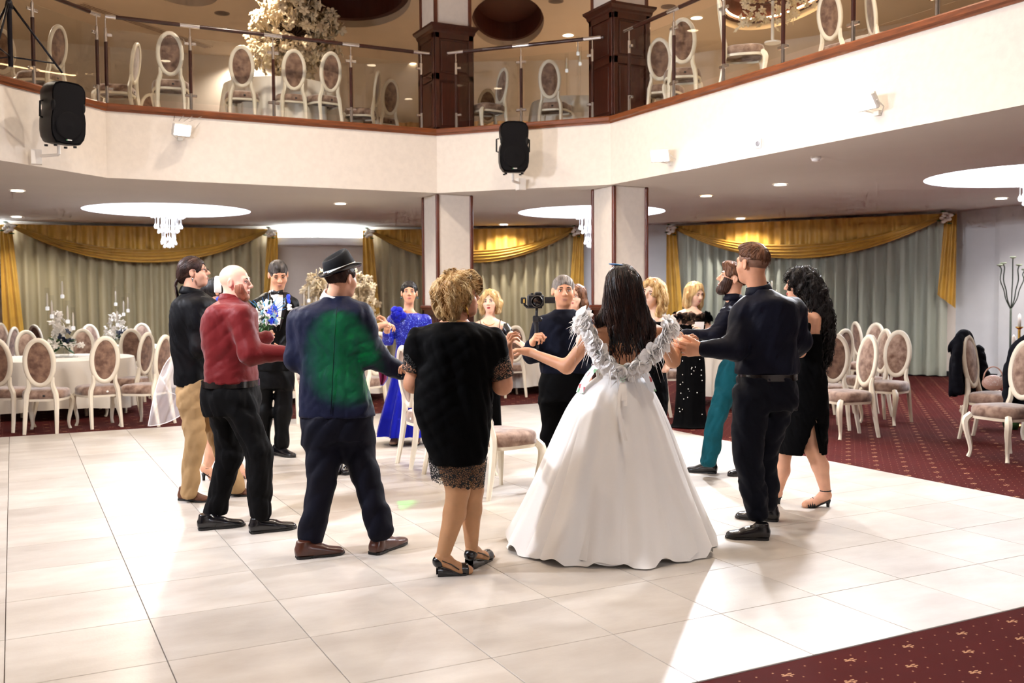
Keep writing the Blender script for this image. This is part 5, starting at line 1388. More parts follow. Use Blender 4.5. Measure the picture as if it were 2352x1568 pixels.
tco = nt.nodes.new('ShaderNodeTexCoord'); nt.links.new(tco.outputs['Object'], wv.inputs['Vector']); wv.inputs['Scale'].default_value = 110; nt.links.new(wv.outputs['Color'], cr.inputs[0]); nt.links.new(cr.outputs[0], nt.nodes['Principled BSDF'].inputs[0])
mb = MB(); mb.grid([hring(.0895, .1085, .004), hring(.0905, .109, .006), hring(.090, .1085, .024), hring(.0885, .107, .026)], False, True); p.mb('hat_band', mb, bm, ht)

# ---- groom in tuxedo
p = Person('groom in black tuxedo with bow tie and blue boutonniere looking down at the bouquet', 648, 1046)
hd = Head(p, 639, 631, 64, 22, -24, 4, nose=1.03); base = p.P(634, 676)
rows = [(852, 588, 674, .14), (800, 588, 672, .135), (750, 584, 676, .14), (715, 580, 680, .145), (690, 584, 678, .14), (676, 602, 664, .1), (668, 616, 652, .07)]
ar = [(p.P(590, 705), p.P(580, 780, .02), p.P(600, 790, -.2)), (p.P(670, 705), p.P(680, 775, .0), p.P(650, 800, -.22))]
man_skin(p, hd, base, m_skin_warm, ar, [dict(el=ar[1][1], wr=ar[1][2], d=-CAM_RIGHT + [0, 0, .1] - _F0 * .4, n=(0, 0, 1), right=False)], [(840, 595, 668, .1), (720, 592, 668, .1), (680, 620, 650, .06)])
sh = Shape(); p.torso(sh, rows, .03)
for P in ar: sh.chain(P, [.062, .055, .045], .05)
sh.wr = folds(.004, 30, 11); sh.cut(p.P(640, 671), (0, 0, 1)); sh.cut(p.P(640, 850), (0, 0, -1)); jk = p.shape('jacket', sh, m_tux, .009)
fr = lambda u, v, o=0: p.P(u, v, -.148 - o)
mb = MB(); mb.grid([[fr(621, 674, -.05), fr(636, 676, -.035), fr(650, 674, -.05)], [fr(624, 690, -.005), fr(637, 690, .004), fr(650, 690, -.005)], [fr(629, 715, .0), fr(638, 715, .008), fr(648, 715, 0)], [fr(634, 745, .0), fr(639, 745, .004), fr(644, 745, 0)]]); p.mb('shirt_front', mb, m_shirtw)
for sg, pts in ((-1, [(617, 673), (618, 695), (626, 722), (636, 760)]), (1, [(654, 673), (656, 695), (650, 722), (642, 760)])):
    mb = MB(); mb.tube(catmull([fr(u, v, .003 if v > 680 else -.04) for u, v in pts], 9), [.008, .014, .02, .022, .022, .02, .016, .012, .006], 6, flat=.35, up=CAM_BACK); p.mb('lapel', mb, m_satin, jk)
mb = MB()
for sg in (-1, 1): mb.loft = None; mb.grid([[fr(636, 668.5, .015), fr(636, 672, .02), fr(636, 675, .015)], [fr(636 + sg * 7, 666.5, .018), fr(636 + sg * 7, 672, .03), fr(636 + sg * 7, 677, .018)], [fr(636 + sg * 14, 665, .0), fr(636 + sg * 14, 671, .008), fr(636 + sg * 14, 677, .0)]])
mb.ell(fr(636, 671.5, .025), (.012, .012, .012), 8, 6); p.mb('bow_tie', mb, m_satin)
collar(p, hd, base + [0, 0, -.008], m_shirtw, .063, .045)
mb = MB()
rb = random.Random(4)
for k in range(12): mb.ell(fr(665 + rb.uniform(-4, 4), 705 + rb.uniform(-6, 6), .02), (.012, .008, .012), 6, 5)
bo = p.mb('boutonniere', mb, m_petal)
mb = MB()
for k in range(6): mb.ell(fr(661 + rb.uniform(-4, 4), 688 + rb.uniform(-8, 6), .015), (.012, .006, .025), 6, 5)
p.mb('ribbon', mb, m_blue, bo)
sh = legs_shape(p, [p.P(608, 865), p.P(652, 865)], [p.P(606, 945), p.P(650, 945)], [p.P(606, 1022, .03), p.P(646, 1022)], .09, .072, .064)
p.torso(sh, [(890, 590, 672, .12), (845, 592, 668, .12)], .04); sh.wr = folds(.005, 24, 12); sh.cut(p.P(640, 1030), (0, 0, -1)); sh.cut(p.P(640, 845), (0, 0, 1)); p.shape('trousers', sh, m_tux, .011)
shoe(p, gp(630, 1044), gp(676, 1052), m_blackshoe, m_sole, .048); shoe(p, gp(597, 1042), gp(590, 1056), m_blackshoe, m_sole, .048)
hc = hd.hair_cap(.006, -.03, ((0, .104, -.04), (.07, .06, .1)), wr=grooves(.0008, 260, hd.R[:, 0], 5), extra=lambda s_: s_.ell(hd.w(0, .015, .09), np.array((.055, .065, .034)) * hd.k, hd.R, .02)); add_hair(p, hd, hc, m_h_grey, n=420, seed=4, r=.0012, steps=6, crown=(0, -.05, .1))
hd.features(m_lip_m, m_brow, closed=True)

# ---- videographer
p = Person('videographer in dark sweater holding a camera on a stabiliser grip in one hand', 1290, 1104)
hd = Head(p, 1294, 669, 72, 4, -2, 0, jaw=1.14, wide=1.06); base = p.P(1296, 716)
rows = [(860, 1242, 1348, .15), (820, 1240, 1350, .155), (780, 1238, 1352, .15), (745, 1236, 1352, .145), (728, 1242, 1346, .13), (718, 1262, 1330, .1), (709, 1276, 1316, .075)]
ar = [(p.P(1246, 748), p.P(1222, 812, -.08), p.P(1219, 794, -.34)), (p.P(1342, 748), p.P(1356, 830), p.P(1350, 880, -.1))]
hn = dict(el=ar[0][1], wr=p.P(1219, 794, -.34), d=np.array([0, 0, .75]) + CAM_RIGHT * .35 + CAM_BACK * .5, n=CAM_RIGHT + CAM_BACK * .1 + np.array([0, 0, -.2]), right=True, kw=dict(curl=(55, 60, 35), thumb=(.6, .3, .7), size=1.06))
man_skin(p, hd, base, m_skin_warm, ar, [hn], [(850, 1250, 1340, .12), (740, 1250, 1340, .11), (715, 1278, 1314, .06)])
sh = Shape(); p.torso(sh, rows, .03)
for P in ar: sh.chain(P, [.07, .062, .045], .05)
sh.wr = folds(.005, 30, 14); sh.cut(p.P(1290, 710), (0, 0, 1)); sh.cut(p.P(1290, 856), (0, 0, -1)); p.shape('sweater', sh, clothm('navy_sweater', '#0b0e1c', .85), .009); collar(p, hd, base - [0, 0, .008], clothm('sweater_rib', '#0a0d1a', .85), .071, .018)
sh = legs_shape(p, [p.P(1268, 890), p.P(1322, 890)], [p.P(1266, 1000), p.P(1320, 1000)], [p.P(1264, 1105), p.P(1322, 1105)], .1, .08, .07)
p.torso(sh, [(920, 1242, 1346, .14), (850, 1244, 1346, .14)], .04); sh.wr = folds(.006, 24, 15); sh.cut(p.P(1290, 1116), (0, 0, -1)); sh.cut(p.P(1290, 850), (0, 0, 1)); p.shape('trousers', sh, m_blackcloth, .011)
for u in (1264, 1322): shoe(p, p.P(u, 1128) * [1, 1, 0] + _F0 * .12, p.P(u, 1128) * [1, 1, 0] - _F0 * .16, m_blackshoe, m_sole, .05)
hc = hd.hair_cap(.006, -.045, ((0, .104, -.035), (.07, .06, .1)), wr=grooves(.0008, 280, hd.R[:, 0], 6)); add_hair(p, hd, hc, hairm('grey_short', '#5b514a', '#8b8179'), hairm('hair_silver', '#6a635e', '#a9a29c'), n=420, seed=5, r=.0011, steps=5, crown=(0, -.05, .1))
hd.features(m_lip_m, m_brow)
VID = p
# the camera on its stabiliser (held, a thing of its own)
g0 = p.P(1232, 778, -.35); t = thing('stabiliser_camera', 'black camera with flip screen on a handheld stabiliser grip', 'camera', g0)
def G(u, v, dd=0): return p.P(u, v, -.35 + dd) - g0
s1 = (p.D - .35) / FPX; RC = np.array([CAM_RIGHT, _F0, (0, 0, 1)]).T
mb = MB(); mb.cyl(G(1233, 800), G(1232, 745), .016, 12); mb.cyl(G(1232, 745), G(1231, 738), .02, 12); mb.build('grip', m_black, t, True, 40)
mb = MB(); mb.box(G(1231, 732), (.05, .05, .05), RC, .008); mb.ell(G(1241, 733), .018, 8, 6); mb.cyl(G(1232, 728), G(1233, 707), .011, 10); mb.build('motor', m_black, t, True, 40)
mb = MB(); mb.box(G(1228, 706), (34 * s1, .07, .012), RC, .003); mb.tube([G(1212, 706, .01), G(1205, 700, .01), G(1205, 690, .01)], .01, 8); mb.box(G(1202, 690, .01), (.04, .05, .05), RC, .006); mb.build('arm', m_black, t, True, 40)
mb = MB(); mb.box(G(1230, 690), (38 * s1, .07, 28 * s1), RC, .012); mb.box(G(1236, 674), (16 * s1, .06, 8 * s1), RC, .008); mb.lathe([(.012, 0), (.012, .014)], 10, G(1222, 677)); cb = mb.build('camera_body', m_black, t, False)
RL = np.array([CAM_RIGHT, (0, 0, 1), CAM_BACK]).T
mb = MB(); mb.lathe([(.045, .03), (.047, .05), (.046, .1), (.042, .105), (.036, .1), (.03, .085), (.002, .08)], 20, G(1233, 692), RL); mb.build('lens', M('lens_black', '#08080a', .15, coat=.6), t, True, 40)
mb = MB(); mb.box(G(1263, 689), (24 * s1, .012, 15 * s1), RC, .003); mb.build('flip_screen', m_black, t)
mb = MB(); mb.box(G(1203.5, 691, -.03), (.012, .008, .03), RC); mb.build('indicator', M('amber_label', '#caa04a', .4), t)

# ---- bearded man in teal trousers
p = Person('bearded man in dark navy shirt and teal trousers reaching a hand towards the bride', 1640, 1090)
hd = Head(p, 1683, 641, 72, -92, 12, 0, nose=1.04, jaw=1.05); base = p.P(1684, 688)
rows = [(832, 1658, 1735, .17), (800, 1656, 1735, .17), (760, 1655, 1735, .185), (725, 1658, 1732, .195), (705, 1664, 1724, .17), (694, 1668, 1704, .09), (684, 1670, 1700, .06)]
ar = [(p.P(1672, 722, -.19), p.P(1640, 770, -.22), p.P(1572, 768, -.2)), (p.P(1700, 722, .19), p.P(1690, 790, .2), p.P(1650, 800, .1))]
man_skin(p, hd, base, m_skin, ar, [dict(el=ar[0][1], wr=ar[0][2], d=-CAM_RIGHT + [0, 0, -.12], n=np.array([0, 0, 1.]), right=False, kw=dict(curl=(18, 22, 15), thumb=(.6, .6, .45)))], [(820, 1665, 1728, .13), (720, 1664, 1722, .13), (690, 1672, 1698, .06)])
sh = Shape(); p.torso(sh, rows, .03)
for P in ar: sh.chain(P, [.064, .054, .04], .05)
sh.wr = folds(.005, 32, 17, (.3, .3, .6), .6); sh.cut(p.P(1684, 686), (0, 0, 1)); sh.cut(p.P(1684, 826), (0, 0, -1)); p.shape('shirt', sh, m_navyshirt, .009); collar(p, hd, base + [0, 0, .018], m_navyshirt, .064, .045)
sh = legs_shape(p, [p.P(1680, 850, -.09), p.P(1712, 850, .09)], [p.P(1648, 950, -.1), p.P(1708, 960, .08)], [p.P(1628, 1058, -.09), p.P(1710, 1070, .08)], .097, .072, .066)
p.torso(sh, [(880, 1656, 1730, .16), (818, 1660, 1732, .16)], .04); sh.wr = folds(.008, 28, 18); sh.cut(p.P(1640, 1068), (0, 0, -1)); sh.cut(p.P(1690, 822), (0, 0, 1)); p.shape('trousers', sh, m_teal, .0095)
shoe(p, gp(1646, 1088), gp(1576, 1084), m_blackshoe, m_sole, .048); shoe(p, gp(1735, 1092), gp(1672, 1094), m_blackshoe, m_sole, .048)
bd = Shape(); hd.skull(bd, .008); bd.ell(hd.w(0, .072, -.1), np.array((.04, .034, .034)) * hd.k, hd.R, .02); bd.ell(hd.w(0, .1, -.0), np.array((.058, .05, .05)) * hd.k, hd.R, .01, 's'); bd.ell(hd.w(0, .104, -.057), np.array((.019, .022, .0085)) * hd.k, hd.R, .004, 's'); bd.cut(hd.w(0, .02, -.008), hd.R @ nrm((0, -.2, 1)), .001); bd.cut(hd.w(0, .008, 0), hd.R @ np.array((0, -1, 0.)), .001); bd.wr = grooves(.0014, 420, hd.R[:, 1], 3); p.shape('beard', bd, m_h_brown, .0045)
hc = hd.hair_cap(.012, -.02, ((0, .1, -.035), (.07, .058, .1)), wr=grooves(.0016, 240, hd.R[:, 0], 7), extra=lambda s_: s_.ell(hd.w(0, .05, .1), np.array((.055, .05, .03)) * hd.k, hd.R, .03)); add_hair(p, hd, hc, m_h_chest, n=360, seed=6, crown=(0, .08, .1), steps=8)
hd.features(m_lip_m, m_brow)

# ---- tall man with fade haircut, back to the camera
p = Person('tall man with faded haircut and dark shirt beside the bride', 1738, 1226)
hd = Head(p, 1728, 607, 90, -142, 2, 0); base = p.P(1742, 672)
rows = [(872, 1694, 1832, .15), (840, 1690, 1832, .15), (790, 1690, 1826, .155), (745, 1690, 1832, .165), (710, 1694, 1832, .165), (690, 1702, 1822, .15), (674, 1718, 1790, .1), (660, 1724, 1768, .07)]
ar = [(p.P(1704, 716, -.03), p.P(1690, 800, -.12), p.P(1616, 802, -.1)), (p.P(1822, 712, .03), p.P(1838, 785, .08), p.P(1800, 830, .28))]
man_skin(p, hd, base, m_skin_warm, ar, [dict(el=ar[0][1], wr=ar[0][2], d=-CAM_RIGHT + np.array([0, 0, -.02]), n=np.array([0, 0, .4]) + _F0, right=False, kw=dict(curl=(20, 28, 20), size=1.12, thumb=(.75, .45, .4)))], [(860, 1705, 1820, .12), (720, 1705, 1820, .13), (675, 1724, 1765, .06)])
sh = Shape(); p.torso(sh, rows, .03)
sh.chain(ar[0], [.075, .066, .045], .05); sh.chain(ar[1], [.075, .064, .05], .05)
sh.wr = folds(.005, 26, 20, (.2, .2, 1), .5); sh.cut(p.P(1740, 664), (0, 0, 1)); sh.cut(p.P(1760, 858), (0, 0, -1)); p.shape('shirt', sh, m_navyshirt, .009); collar(p, hd, base + [0, 0, .016], m_navyshirt, .068, .05)
belt(p, (864, 1697, 1828, .15), m_belt)
sh = legs_shape(p, [p.P(1728, 910, -.06), p.P(1790, 910, .06)], [p.P(1718, 1040, -.06), p.P(1748, 1040, .1)], [p.P(1738, 1180, -.04), p.P(1760, 1150, .14)], .108, .09, .072)
p.torso(sh, [(940, 1684, 1826, .14), (900, 1690, 1830, .145), (858, 1697, 1828, .145)], .04); sh.wr = folds(.007, 20, 21); sh.cut(p.P(1740, 1192), (0, 0, -1)); sh.cut(p.P(1760, 862), (0, 0, 1)); p.shape('trousers', sh, clothm('dark_navy_trousers', '#070914', .7), .01)
shoe(p, gp(1766, 1240), gp(1667, 1236), m_blackshoe, m_sole, .05); shoe(p, gp(1788, 1198), gp(1690, 1190), m_blackshoe, m_sole, .05)
hc = hd.hair_cap(.006, .03, ((0, .1, -.035), (.072, .056, .1)), wr=grooves(.0016, 220, hd.R[:, 0], 8), extra=lambda s_: s_.ell(hd.w(0, .02, .1), np.array((.06, .075, .03)) * hd.k, hd.R, .03), jit=.004); add_hair(p, hd, hc, m_h_chest, n=420, seed=7, r=.0014, crown=(0, -.05, .11), steps=7)
fd = hd.hair_cap(.003, -.055, ((0, .1, -.03), (.068, .06, .1))); p.shape('shaved_sides', fd, skin('shaved_hair', '#8a6450', '#5f4334'), .005)
mb = MB(); mb.tube([ar[0][2] + -CAM_RIGHT * .14 + CAM_BACK * .01 + np.array([0, 0, -.035]) + .0115 * (CAM_BACK * math.cos(t) + np.array([0, 0, 1]) * math.sin(t)) for t in np.linspace(0, 2 * PI, 13)], .002, 5); p.mb('ring', mb, M('gold', '#d9b25a', .25, 1.0))
hd.features(m_lip_m, m_brow)
# ================================================================== people: the women
def lace(name, col, scale=60, hole=.32):
    m = bpy.data.materials.new(name); m.use_nodes = True; nt = m.node_tree; N = nt.nodes; L = nt.links; b = N['Principled BSDF']; b.inputs['Base Color'].default_value = (*lin(col), 1); b.inputs['Roughness'].default_value = .8
    tc = N.new('ShaderNodeTexCoord'); vo = N.new('ShaderNodeTexVoronoi'); vo.feature = 'DISTANCE_TO_EDGE'; vo.inputs['Scale'].default_value = scale; L.new(tc.outputs['Object'], vo.inputs['Vector'])
    nz = N.new('ShaderNodeTexNoise'); nz.inputs['Scale'].default_value = scale * .35; L.new(tc.outputs['Object'], nz.inputs['Vector'])
    ml = N.new('ShaderNodeMath'); ml.operation = 'MULTIPLY'; L.new(vo.outputs['Distance'], ml.inputs[0]); L.new(nz.outputs[0], ml.inputs[1])
    gt = N.new('ShaderNodeMath'); gt.operation = 'LESS_THAN'; gt.inputs[1].default_value = hole * .5; L.new(ml.outputs[0], gt.inputs[0]); L.new(gt.outputs[0], b.inputs['Alpha'])
    return m
def sequin(name, col, fleck):
    m = bpy.data.materials.new(name); m.use_nodes = True; nt = m.node_tree; N = nt.nodes; L = nt.links; b = N['Principled BSDF']
    tc = N.new('ShaderNodeTexCoord'); vo = N.new('ShaderNodeTexVoronoi'); vo.inputs['Scale'].default_value = 190; L.new(tc.outputs['Object'], vo.inputs['Vector'])
    sp = N.new('ShaderNodeSeparateColor'); L.new(vo.outputs['Color'], sp.inputs[0])
    gt = N.new('ShaderNodeMath'); gt.operation = 'GREATER_THAN'; gt.inputs[1].default_value = .93; L.new(sp.outputs[0], gt.inputs[0])
    mx = N.new('ShaderNodeMix'); mx.data_type = 'RGBA'; mx.inputs[6].default_value = (*lin(col), 1); mx.inputs[7].default_value = (*lin(fleck), 1); L.new(gt.outputs[0], mx.inputs[0]); L.new(mx.outputs[2], b.inputs['Base Color'])
    b.inputs['Roughness'].default_value = .35
    bp = N.new('ShaderNodeBump'); bp.inputs['Strength'].default_value = .6; bp.inputs['Distance'].default_value = .004; L.new(sp.outputs[1], bp.inputs['Height']); L.new(bp.outputs[0], b.inputs['Normal'])
    return m
m_lace = lace('black_lace', '#040405', 95, .13); m_bdress = clothm('black_crepe', '#030304', .8, spec=.06); m_royal = clothm('royal_blue_satin_dress', '#0d17a8', .4, sheen=.3); m_seq = sequin('blue_sequins', '#0d1796', '#7d9cff')
m_gown = M('gown_white', '#efece8', .6, var=.03, vscale=4, sheen=.3, transl=.12, bump=.06, bscale=40); m_organza = M('organza', '#fdfbf9', .7, alpha=.88, transl=.15); m_feather = M('feather', '#f4f0ec', .7); m_gold = bpy.data.materials['gold_satin']; m_goldmetal = M('gold_jewel', '#d8ad58', .25, 1.0); m_pearl = M('pearl', '#f3f0ea', .2)
m_tan_legs = skin('nylon_leg', '#b98a63'); m_tulle = sheer('black_tulle', '#0a0a0c', .72); m_sand = M('black_sandal', '#0a090b', .5)
def woman_skin(p, hd, base, mat, rows, arms, hands, legs=(), ra=(.042, .034, .023), h=.0055):
    ms = []; q = max(1, p.D / 7)
    a = Shape(); hd.face(a); a.cone(hd.w(0, -.02, -.05), base, .046 * hd.k, .05, .03)
    ms.append(a.mesh(.0045 * q))
    c = Shape(); p.torso(c, rows, .03)
    c.cone(hd.w(0, -.02, -.07), base, .044 * hd.k, .052, .04)
    for P in arms: c.chain(P, ra, .03)
    for P, R in legs: c.chain(P, R, .02)
    ms.append(c.mesh(h * 1.2 * q))
    for H in hands:
        b = Shape(); b.cone(H['el'] * .4 + H['wr'] * .6, H['wr'], ra[2] * 1.22, ra[2], .01); hand(b, H['wr'], H['d'], H['n'], H['right'], **{'size': .9, **H.get('kw', {})}); ms.append(b.mesh(.004 * q))
    V, F = join(ms); return p.put('body', smooth_mesh(V, F, 1, .4), F, mat)
def skirt(rows, p, n=140, depth=.8, seed=1, amp=.03, nf=12, hemw=.0, dd=0.0, name='skirt', mat=None, front=1.0, zmin=.012):
    """draped skirt: rows (v,uL,uR[,half depth])"""
    r = np.random.RandomState(seed); th = np.arange(n) * 2 * PI / n; ph = r.uniform(0, 6, 4); G = []
    Q = catmull(np.array([[p.P((u0 + u1) / 2, v, dd)[i] for i in range(3)] + [(u1 - u0) / 2 * (p.D + dd) / FPX] + [d[0] if d else -1] for v, u0, u1, *d in rows]), 26)
    for i, q in enumerate(Q):
        t = i / 25; a = q[3]; b = q[4] if rows[0][3:] else a * depth
        fd = amp * t ** .8 * (np.sin(nf * th + ph[0] + .6 * np.sin(2 * th + ph[1] + t)) + .5 * np.sin((nf * 1.7 // 1) * th + ph[2] + 1.5 * t) + .3 * np.sin((nf * 2.9 // 1) * th + ph[3]))
        z = hemw * t ** 6 * (np.sin((nf * 1.3 // 1) * th + 1) + .6 * np.sin((nf * 2.3 // 1) * th))
        G.append([(q[0] + CAM_RIGHT[0] * (a + f) * math.cos(x) + _F0[0] * (b + f) * math.sin(x) * (front if math.sin(x) < 0 else 1), q[1] + CAM_RIGHT[1] * (a + f) * math.cos(x) + _F0[1] * (b + f) * math.sin(x) * (front if math.sin(x) < 0 else 1), max(zmin, q[2] + zz)) for x, f, zz in zip(th, fd, z)])
    mb = MB(); mb.grid(G, False, True); return p.mb(name, mb, mat)
def wavy(hd, x, y0, z0, x1, y1, z1, rnd, amp=.012, n=7, fq=2.0):
    out = []; ph = rnd.uniform(0, 6)
    for i in range(n):
        t = i / (n - 1); out.append(hd.w(x + (x1 - x) * t + amp * t * math.sin(ph + fq * PI * t), y0 + (y1 - y0) * t + amp * t * math.cos(ph * 1.3 + fq * PI * t), z0 + (z1 - z0) * t))
    return out
def heel_shoe(p, ankle, toe, mat, heel_h=.06, name='sandal', wedge=False, closed=False, foot=None):
    """foot with sandal; ankle world point, toe on the ground"""
    ankle = np.asarray(ankle, float); toe = np.asarray(toe, float); hp = ankle - nrm((toe - ankle) * [1, 1, 0]) * .03; f = nrm((toe - hp) * [1, 1, 0]); L = np.linalg.norm(((toe - hp) * [1, 1, 0])); lat = np.cross(f, (0, 0, 1))
    B = lambda t, z: np.array([hp[0] + f[0] * L * t, hp[1] + f[1] * L * t, z])
    zt = lambda t: heel_h * max(0, 1 - t / .68) ** .9
    sh = Shape(); sh.chain([ankle, B(.16, heel_h + .055)], [.032, .033], .02); sh.chain([B(.1, heel_h + .036), B(.3, zt(.3) + .046), B(.62, .034), B(.9, .024), B(.98, .022)], [.03, .03, .031, .024, .016], .03)
    for q in (-1, 0, 1): sh.cone(B(.76, .026) + lat * q * .016, B(.99, .018) + lat * q * .022, .015, .01, .012)
    V, F = sh.mesh(.005); per = p; per.put('foot', smooth_mesh(V, F, 1), F, foot or m_skin)
    mb = MB(); ts = np.linspace(0, 1.02, 12); wd = np.interp(ts, [0, .1, .3, .6, .85, 1.02], [.022, .03, .027, .038, .038, .012])
    mb.grid([[B(t, zt(t) + .002) + lat * w for t, w in zip(ts, wd)], [B(t, zt(t) + .002) - lat * w for t, w in zip(ts, wd)], [B(t, zt(t) + .014) - lat * w for t, w in zip(ts, wd)], [B(t, zt(t) + .014) + lat * w for t, w in zip(ts, wd)]], True, False)
    o = per.mb(name, mb, mat, None, False)
    hb = MB()
    if wedge: hb.grid([[B(t, 0.003) + lat * w * q for q in (-1, 1)] + [B(t, zt(t) + .008) + lat * w * q for q in (1, -1)] for t, w in zip(np.linspace(0, .62, 7), (.026, .03, .03, .03, .032, .034, .036))], False, True)
    else: hb.tube([B(.07, zt(.07) + .004), B(.06, heel_h * .5), B(.06, 0.003)], [.02, .012, .011], 8)
    per.mb('heel', hb, mat, o)
    st = MB()
    if closed:
        s2 = Shape(); s2.chain([B(.06, heel_h + .028), B(.12, heel_h + .036)], [.036, .036], .02); s2.cut(B(.2, 0), f); s2.cut(B(0, heel_h + .06), (0, 0, 1)); V, F = s2.mesh(.006); per.put('heel_counter', V, F, mat, o)
        s2 = Shape(); s2.chain([B(.62, .034), B(.9, .026), B(.97, .022)], [.037, .03, .022], .03); s2.cut(B(.55, 0), -f); s2.cut(B(.93, 0), f); V, F = s2.mesh(.006); per.put('vamp', V, F, mat, o)
        for q in (-1, 1): st.tube([B(.12, heel_h + .04) + lat * q * .034, B(.4, zt(.4) + .045) + lat * q * .036, B(.62, .04) + lat * q * .036], .009, 6, flat=.4)
    else:
        for t in (.66, .74, .82, .9): st.tube(catmull([B(t, .012) + lat * .038, B(t, .052 - .09 * (t - .66)) + lat * .026, B(t, .07 - .1 * (t - .66)), B(t, .052 - .09 * (t - .66)) - lat * .026, B(t, .012) - lat * .038], 9), .006, 5)
        st.tube([ankle + [0, 0, .0] + .036 * (lat * math.cos(a) + f * math.sin(a)) for a in np.linspace(0, 2 * PI, 13)], .0055, 5); st.tube([ankle + lat * .035, B(.35, zt(.35) + .02) + lat * .03], .004, 5)
    tag(per.mb('strap', st, mat, o), kind='stuff')

# ---- bride
p = Person('bride in a full white gown with petal neckline and long dark wavy hair', 1402, 1252)
hd = Head(p, 1430, 655, 88, 188, 0, 0); base = p.P(1432, 725)
rows = [(905, 1366, 1478, .115), (868, 1373, 1472, .105), (840, 1370, 1482, .11), (808, 1362, 1500, .115), (775, 1358, 1510, .115), (752, 1364, 1508, .105), (738, 1384, 1488, .085), (726, 1404, 1462, .06), (716, 1412, 1452, .05)]
ar = [(p.P(1366, 764, .02), p.P(1302, 842, .06), p.P(1215, 808, .2)), (p.P(1508, 764, .02), p.P(1546, 828, .12), p.P(1560, 795, .22))]
woman_skin(p, hd, base, m_skin_tan, rows, ar, [dict(el=ar[0][1], wr=ar[0][2], d=-CAM_RIGHT + np.array([0, 0, .15]), n=np.array([0, 0, -1.]), right=False, kw=dict(curl=(22, 28, 20))),
    dict(el=ar[1][1], wr=ar[1][2], d=CAM_RIGHT * .8 + np.array([0, 0, .55]), n=_F0 * .4 + np.array([.2, .2, -1]), right=True, kw=dict(curl=(30, 40, 30)))], ra=(.047, .04, .025))
bod = Shape(); p.torso(bod, [(912, 1360, 1484, .122), (868, 1371, 1474, .112), (840, 1367, 1485, .118), (818, 1361, 1498, .122), (790, 1356, 1508, .124), (772, 1354, 1512, .122)], .02)
bod.vee(p.P(1430, 846), CAM_RIGHT * 1.0 + np.array([0, 0, .95]), CAM_RIGHT * -1.0 + np.array([0, 0, .95])); bod.wr = folds(.003, 40, 3, (0, 0, 1), .2); p.shape('bodice', bod, m_gown, .007)
sk = [(866, 1368, 1476), (894, 1334, 1498), (930, 1308, 1516), (977, 1285, 1536), (1031, 1261, 1556), (1082, 1239, 1575), (1127, 1219, 1593), (1191, 1188, 1620), (1246, 1160, 1642)]
skirt(sk, p, 260, .86, 5, .022, 9, .028, 0, 'skirt', m_gown, 1.0)
skirt([(v, u0 + 8, u1 - 8) for v, u0, u1 in sk[:-1]] + [(1240, 1172, 1630)], p, 180, .86, 9, .018, 7, .01, 0, 'underskirt', m_gown)
rnd = random.Random(5); pet = MB(); fea = MB()
path = catmull([p.P(1338, 752, .02), p.P(1346, 735, -.06), p.P(1362, 775, -.11), p.P(1384, 812, -.12), p.P(1430, 848, -.125), p.P(1478, 826, -.12), p.P(1512, 785, -.11), p.P(1530, 745, -.06), p.P(1536, 756, .03)], 60)
fpath = catmull([p.P(1340, 762, .05), p.P(1362, 800, .13), p.P(1430, 815, .15), p.P(1500, 800, .13), p.P(1534, 765, .05)], 25)
for i, c in enumerate(list(path) * 6 + list(fpath)):
    nn = nrm(c - p.P(1432, 790, .02) + np.array([0, 0, rnd.uniform(-.05, .08)])); e = nrm(np.cross(nn, (rnd.gauss(0, 1), rnd.gauss(0, 1), rnd.gauss(0, 1)))); g = np.cross(nn, e); r = rnd.uniform(.024, .046); cc = c + nn * rnd.uniform(0, .035) + e * rnd.gauss(0, .02)
    tl = rnd.uniform(-.6, .6); nn2 = nrm(nn + e * tl); e2 = nrm(e - nn2 * (e @ nn2)); g = np.cross(nn2, e2)
    G = [[cc + nn2 * (.016 * q * q + .004 * math.sin(3 * a)) + (e2 * math.cos(a) + g * math.sin(a)) * r * q for a in np.arange(16) * PI / 8] for q in (.02, .4, .75, 1)]
    pet.grid(G, False, True)
tag(p.mb('petal_trim', pet, m_organza), kind='stuff')
for i in range(220):
    c = path[rnd.choice(list(range(0, 22)) + list(range(38, 60)) + list(range(60)))]; out = nrm(c - p.P(1432, 800, .02)); d = nrm(out + np.array([rnd.gauss(0, .5), rnd.gauss(0, .5), rnd.gauss(-.1, .6)])); L_ = rnd.uniform(.05, .13); dn = np.array([0, 0, -rnd.uniform(.2, .9) * L_])
    fea.tube(catmull([c, c + d * L_ * .5 + dn * .15, c + d * L_ * .9 + dn], 6), np.array([.0022, .003, .003, .0028, .002, .0008]), 4, flat=.5)
tag(p.mb('feather', fea, m_feather), kind='stuff')
def sk_dep(v, u=1430):
    v_ = [r[0] for r in sk]; c = np.interp(v, v_, [(r[1] + r[2]) / 2 for r in sk]); a = np.interp(v, v_, [(r[2] - r[1]) / 2 for r in sk]) * p.s
    return -max(.128, .86 * a * math.sqrt(max(0, 1 - ((u - c) * p.s / a) ** 2)) + .03)
lc = MB(); zz = np.linspace(836, 880, 8)
for i in range(7):
    w_ = 11 - i * .8; d0, d1 = sk_dep(zz[i]), sk_dep(zz[i + 1])
    lc.tube([p.P(1430 - w_, zz[i], d0), p.P(1430 + w_, zz[i + 1], d1)], .0026, 5); lc.tube([p.P(1430 + w_, zz[i], d0), p.P(1430 - w_, zz[i + 1], d1)], .0026, 5)
tag(p.mb('lacing', lc, M('pale_green_cord', '#cfe0cb', .6)), kind='stuff')
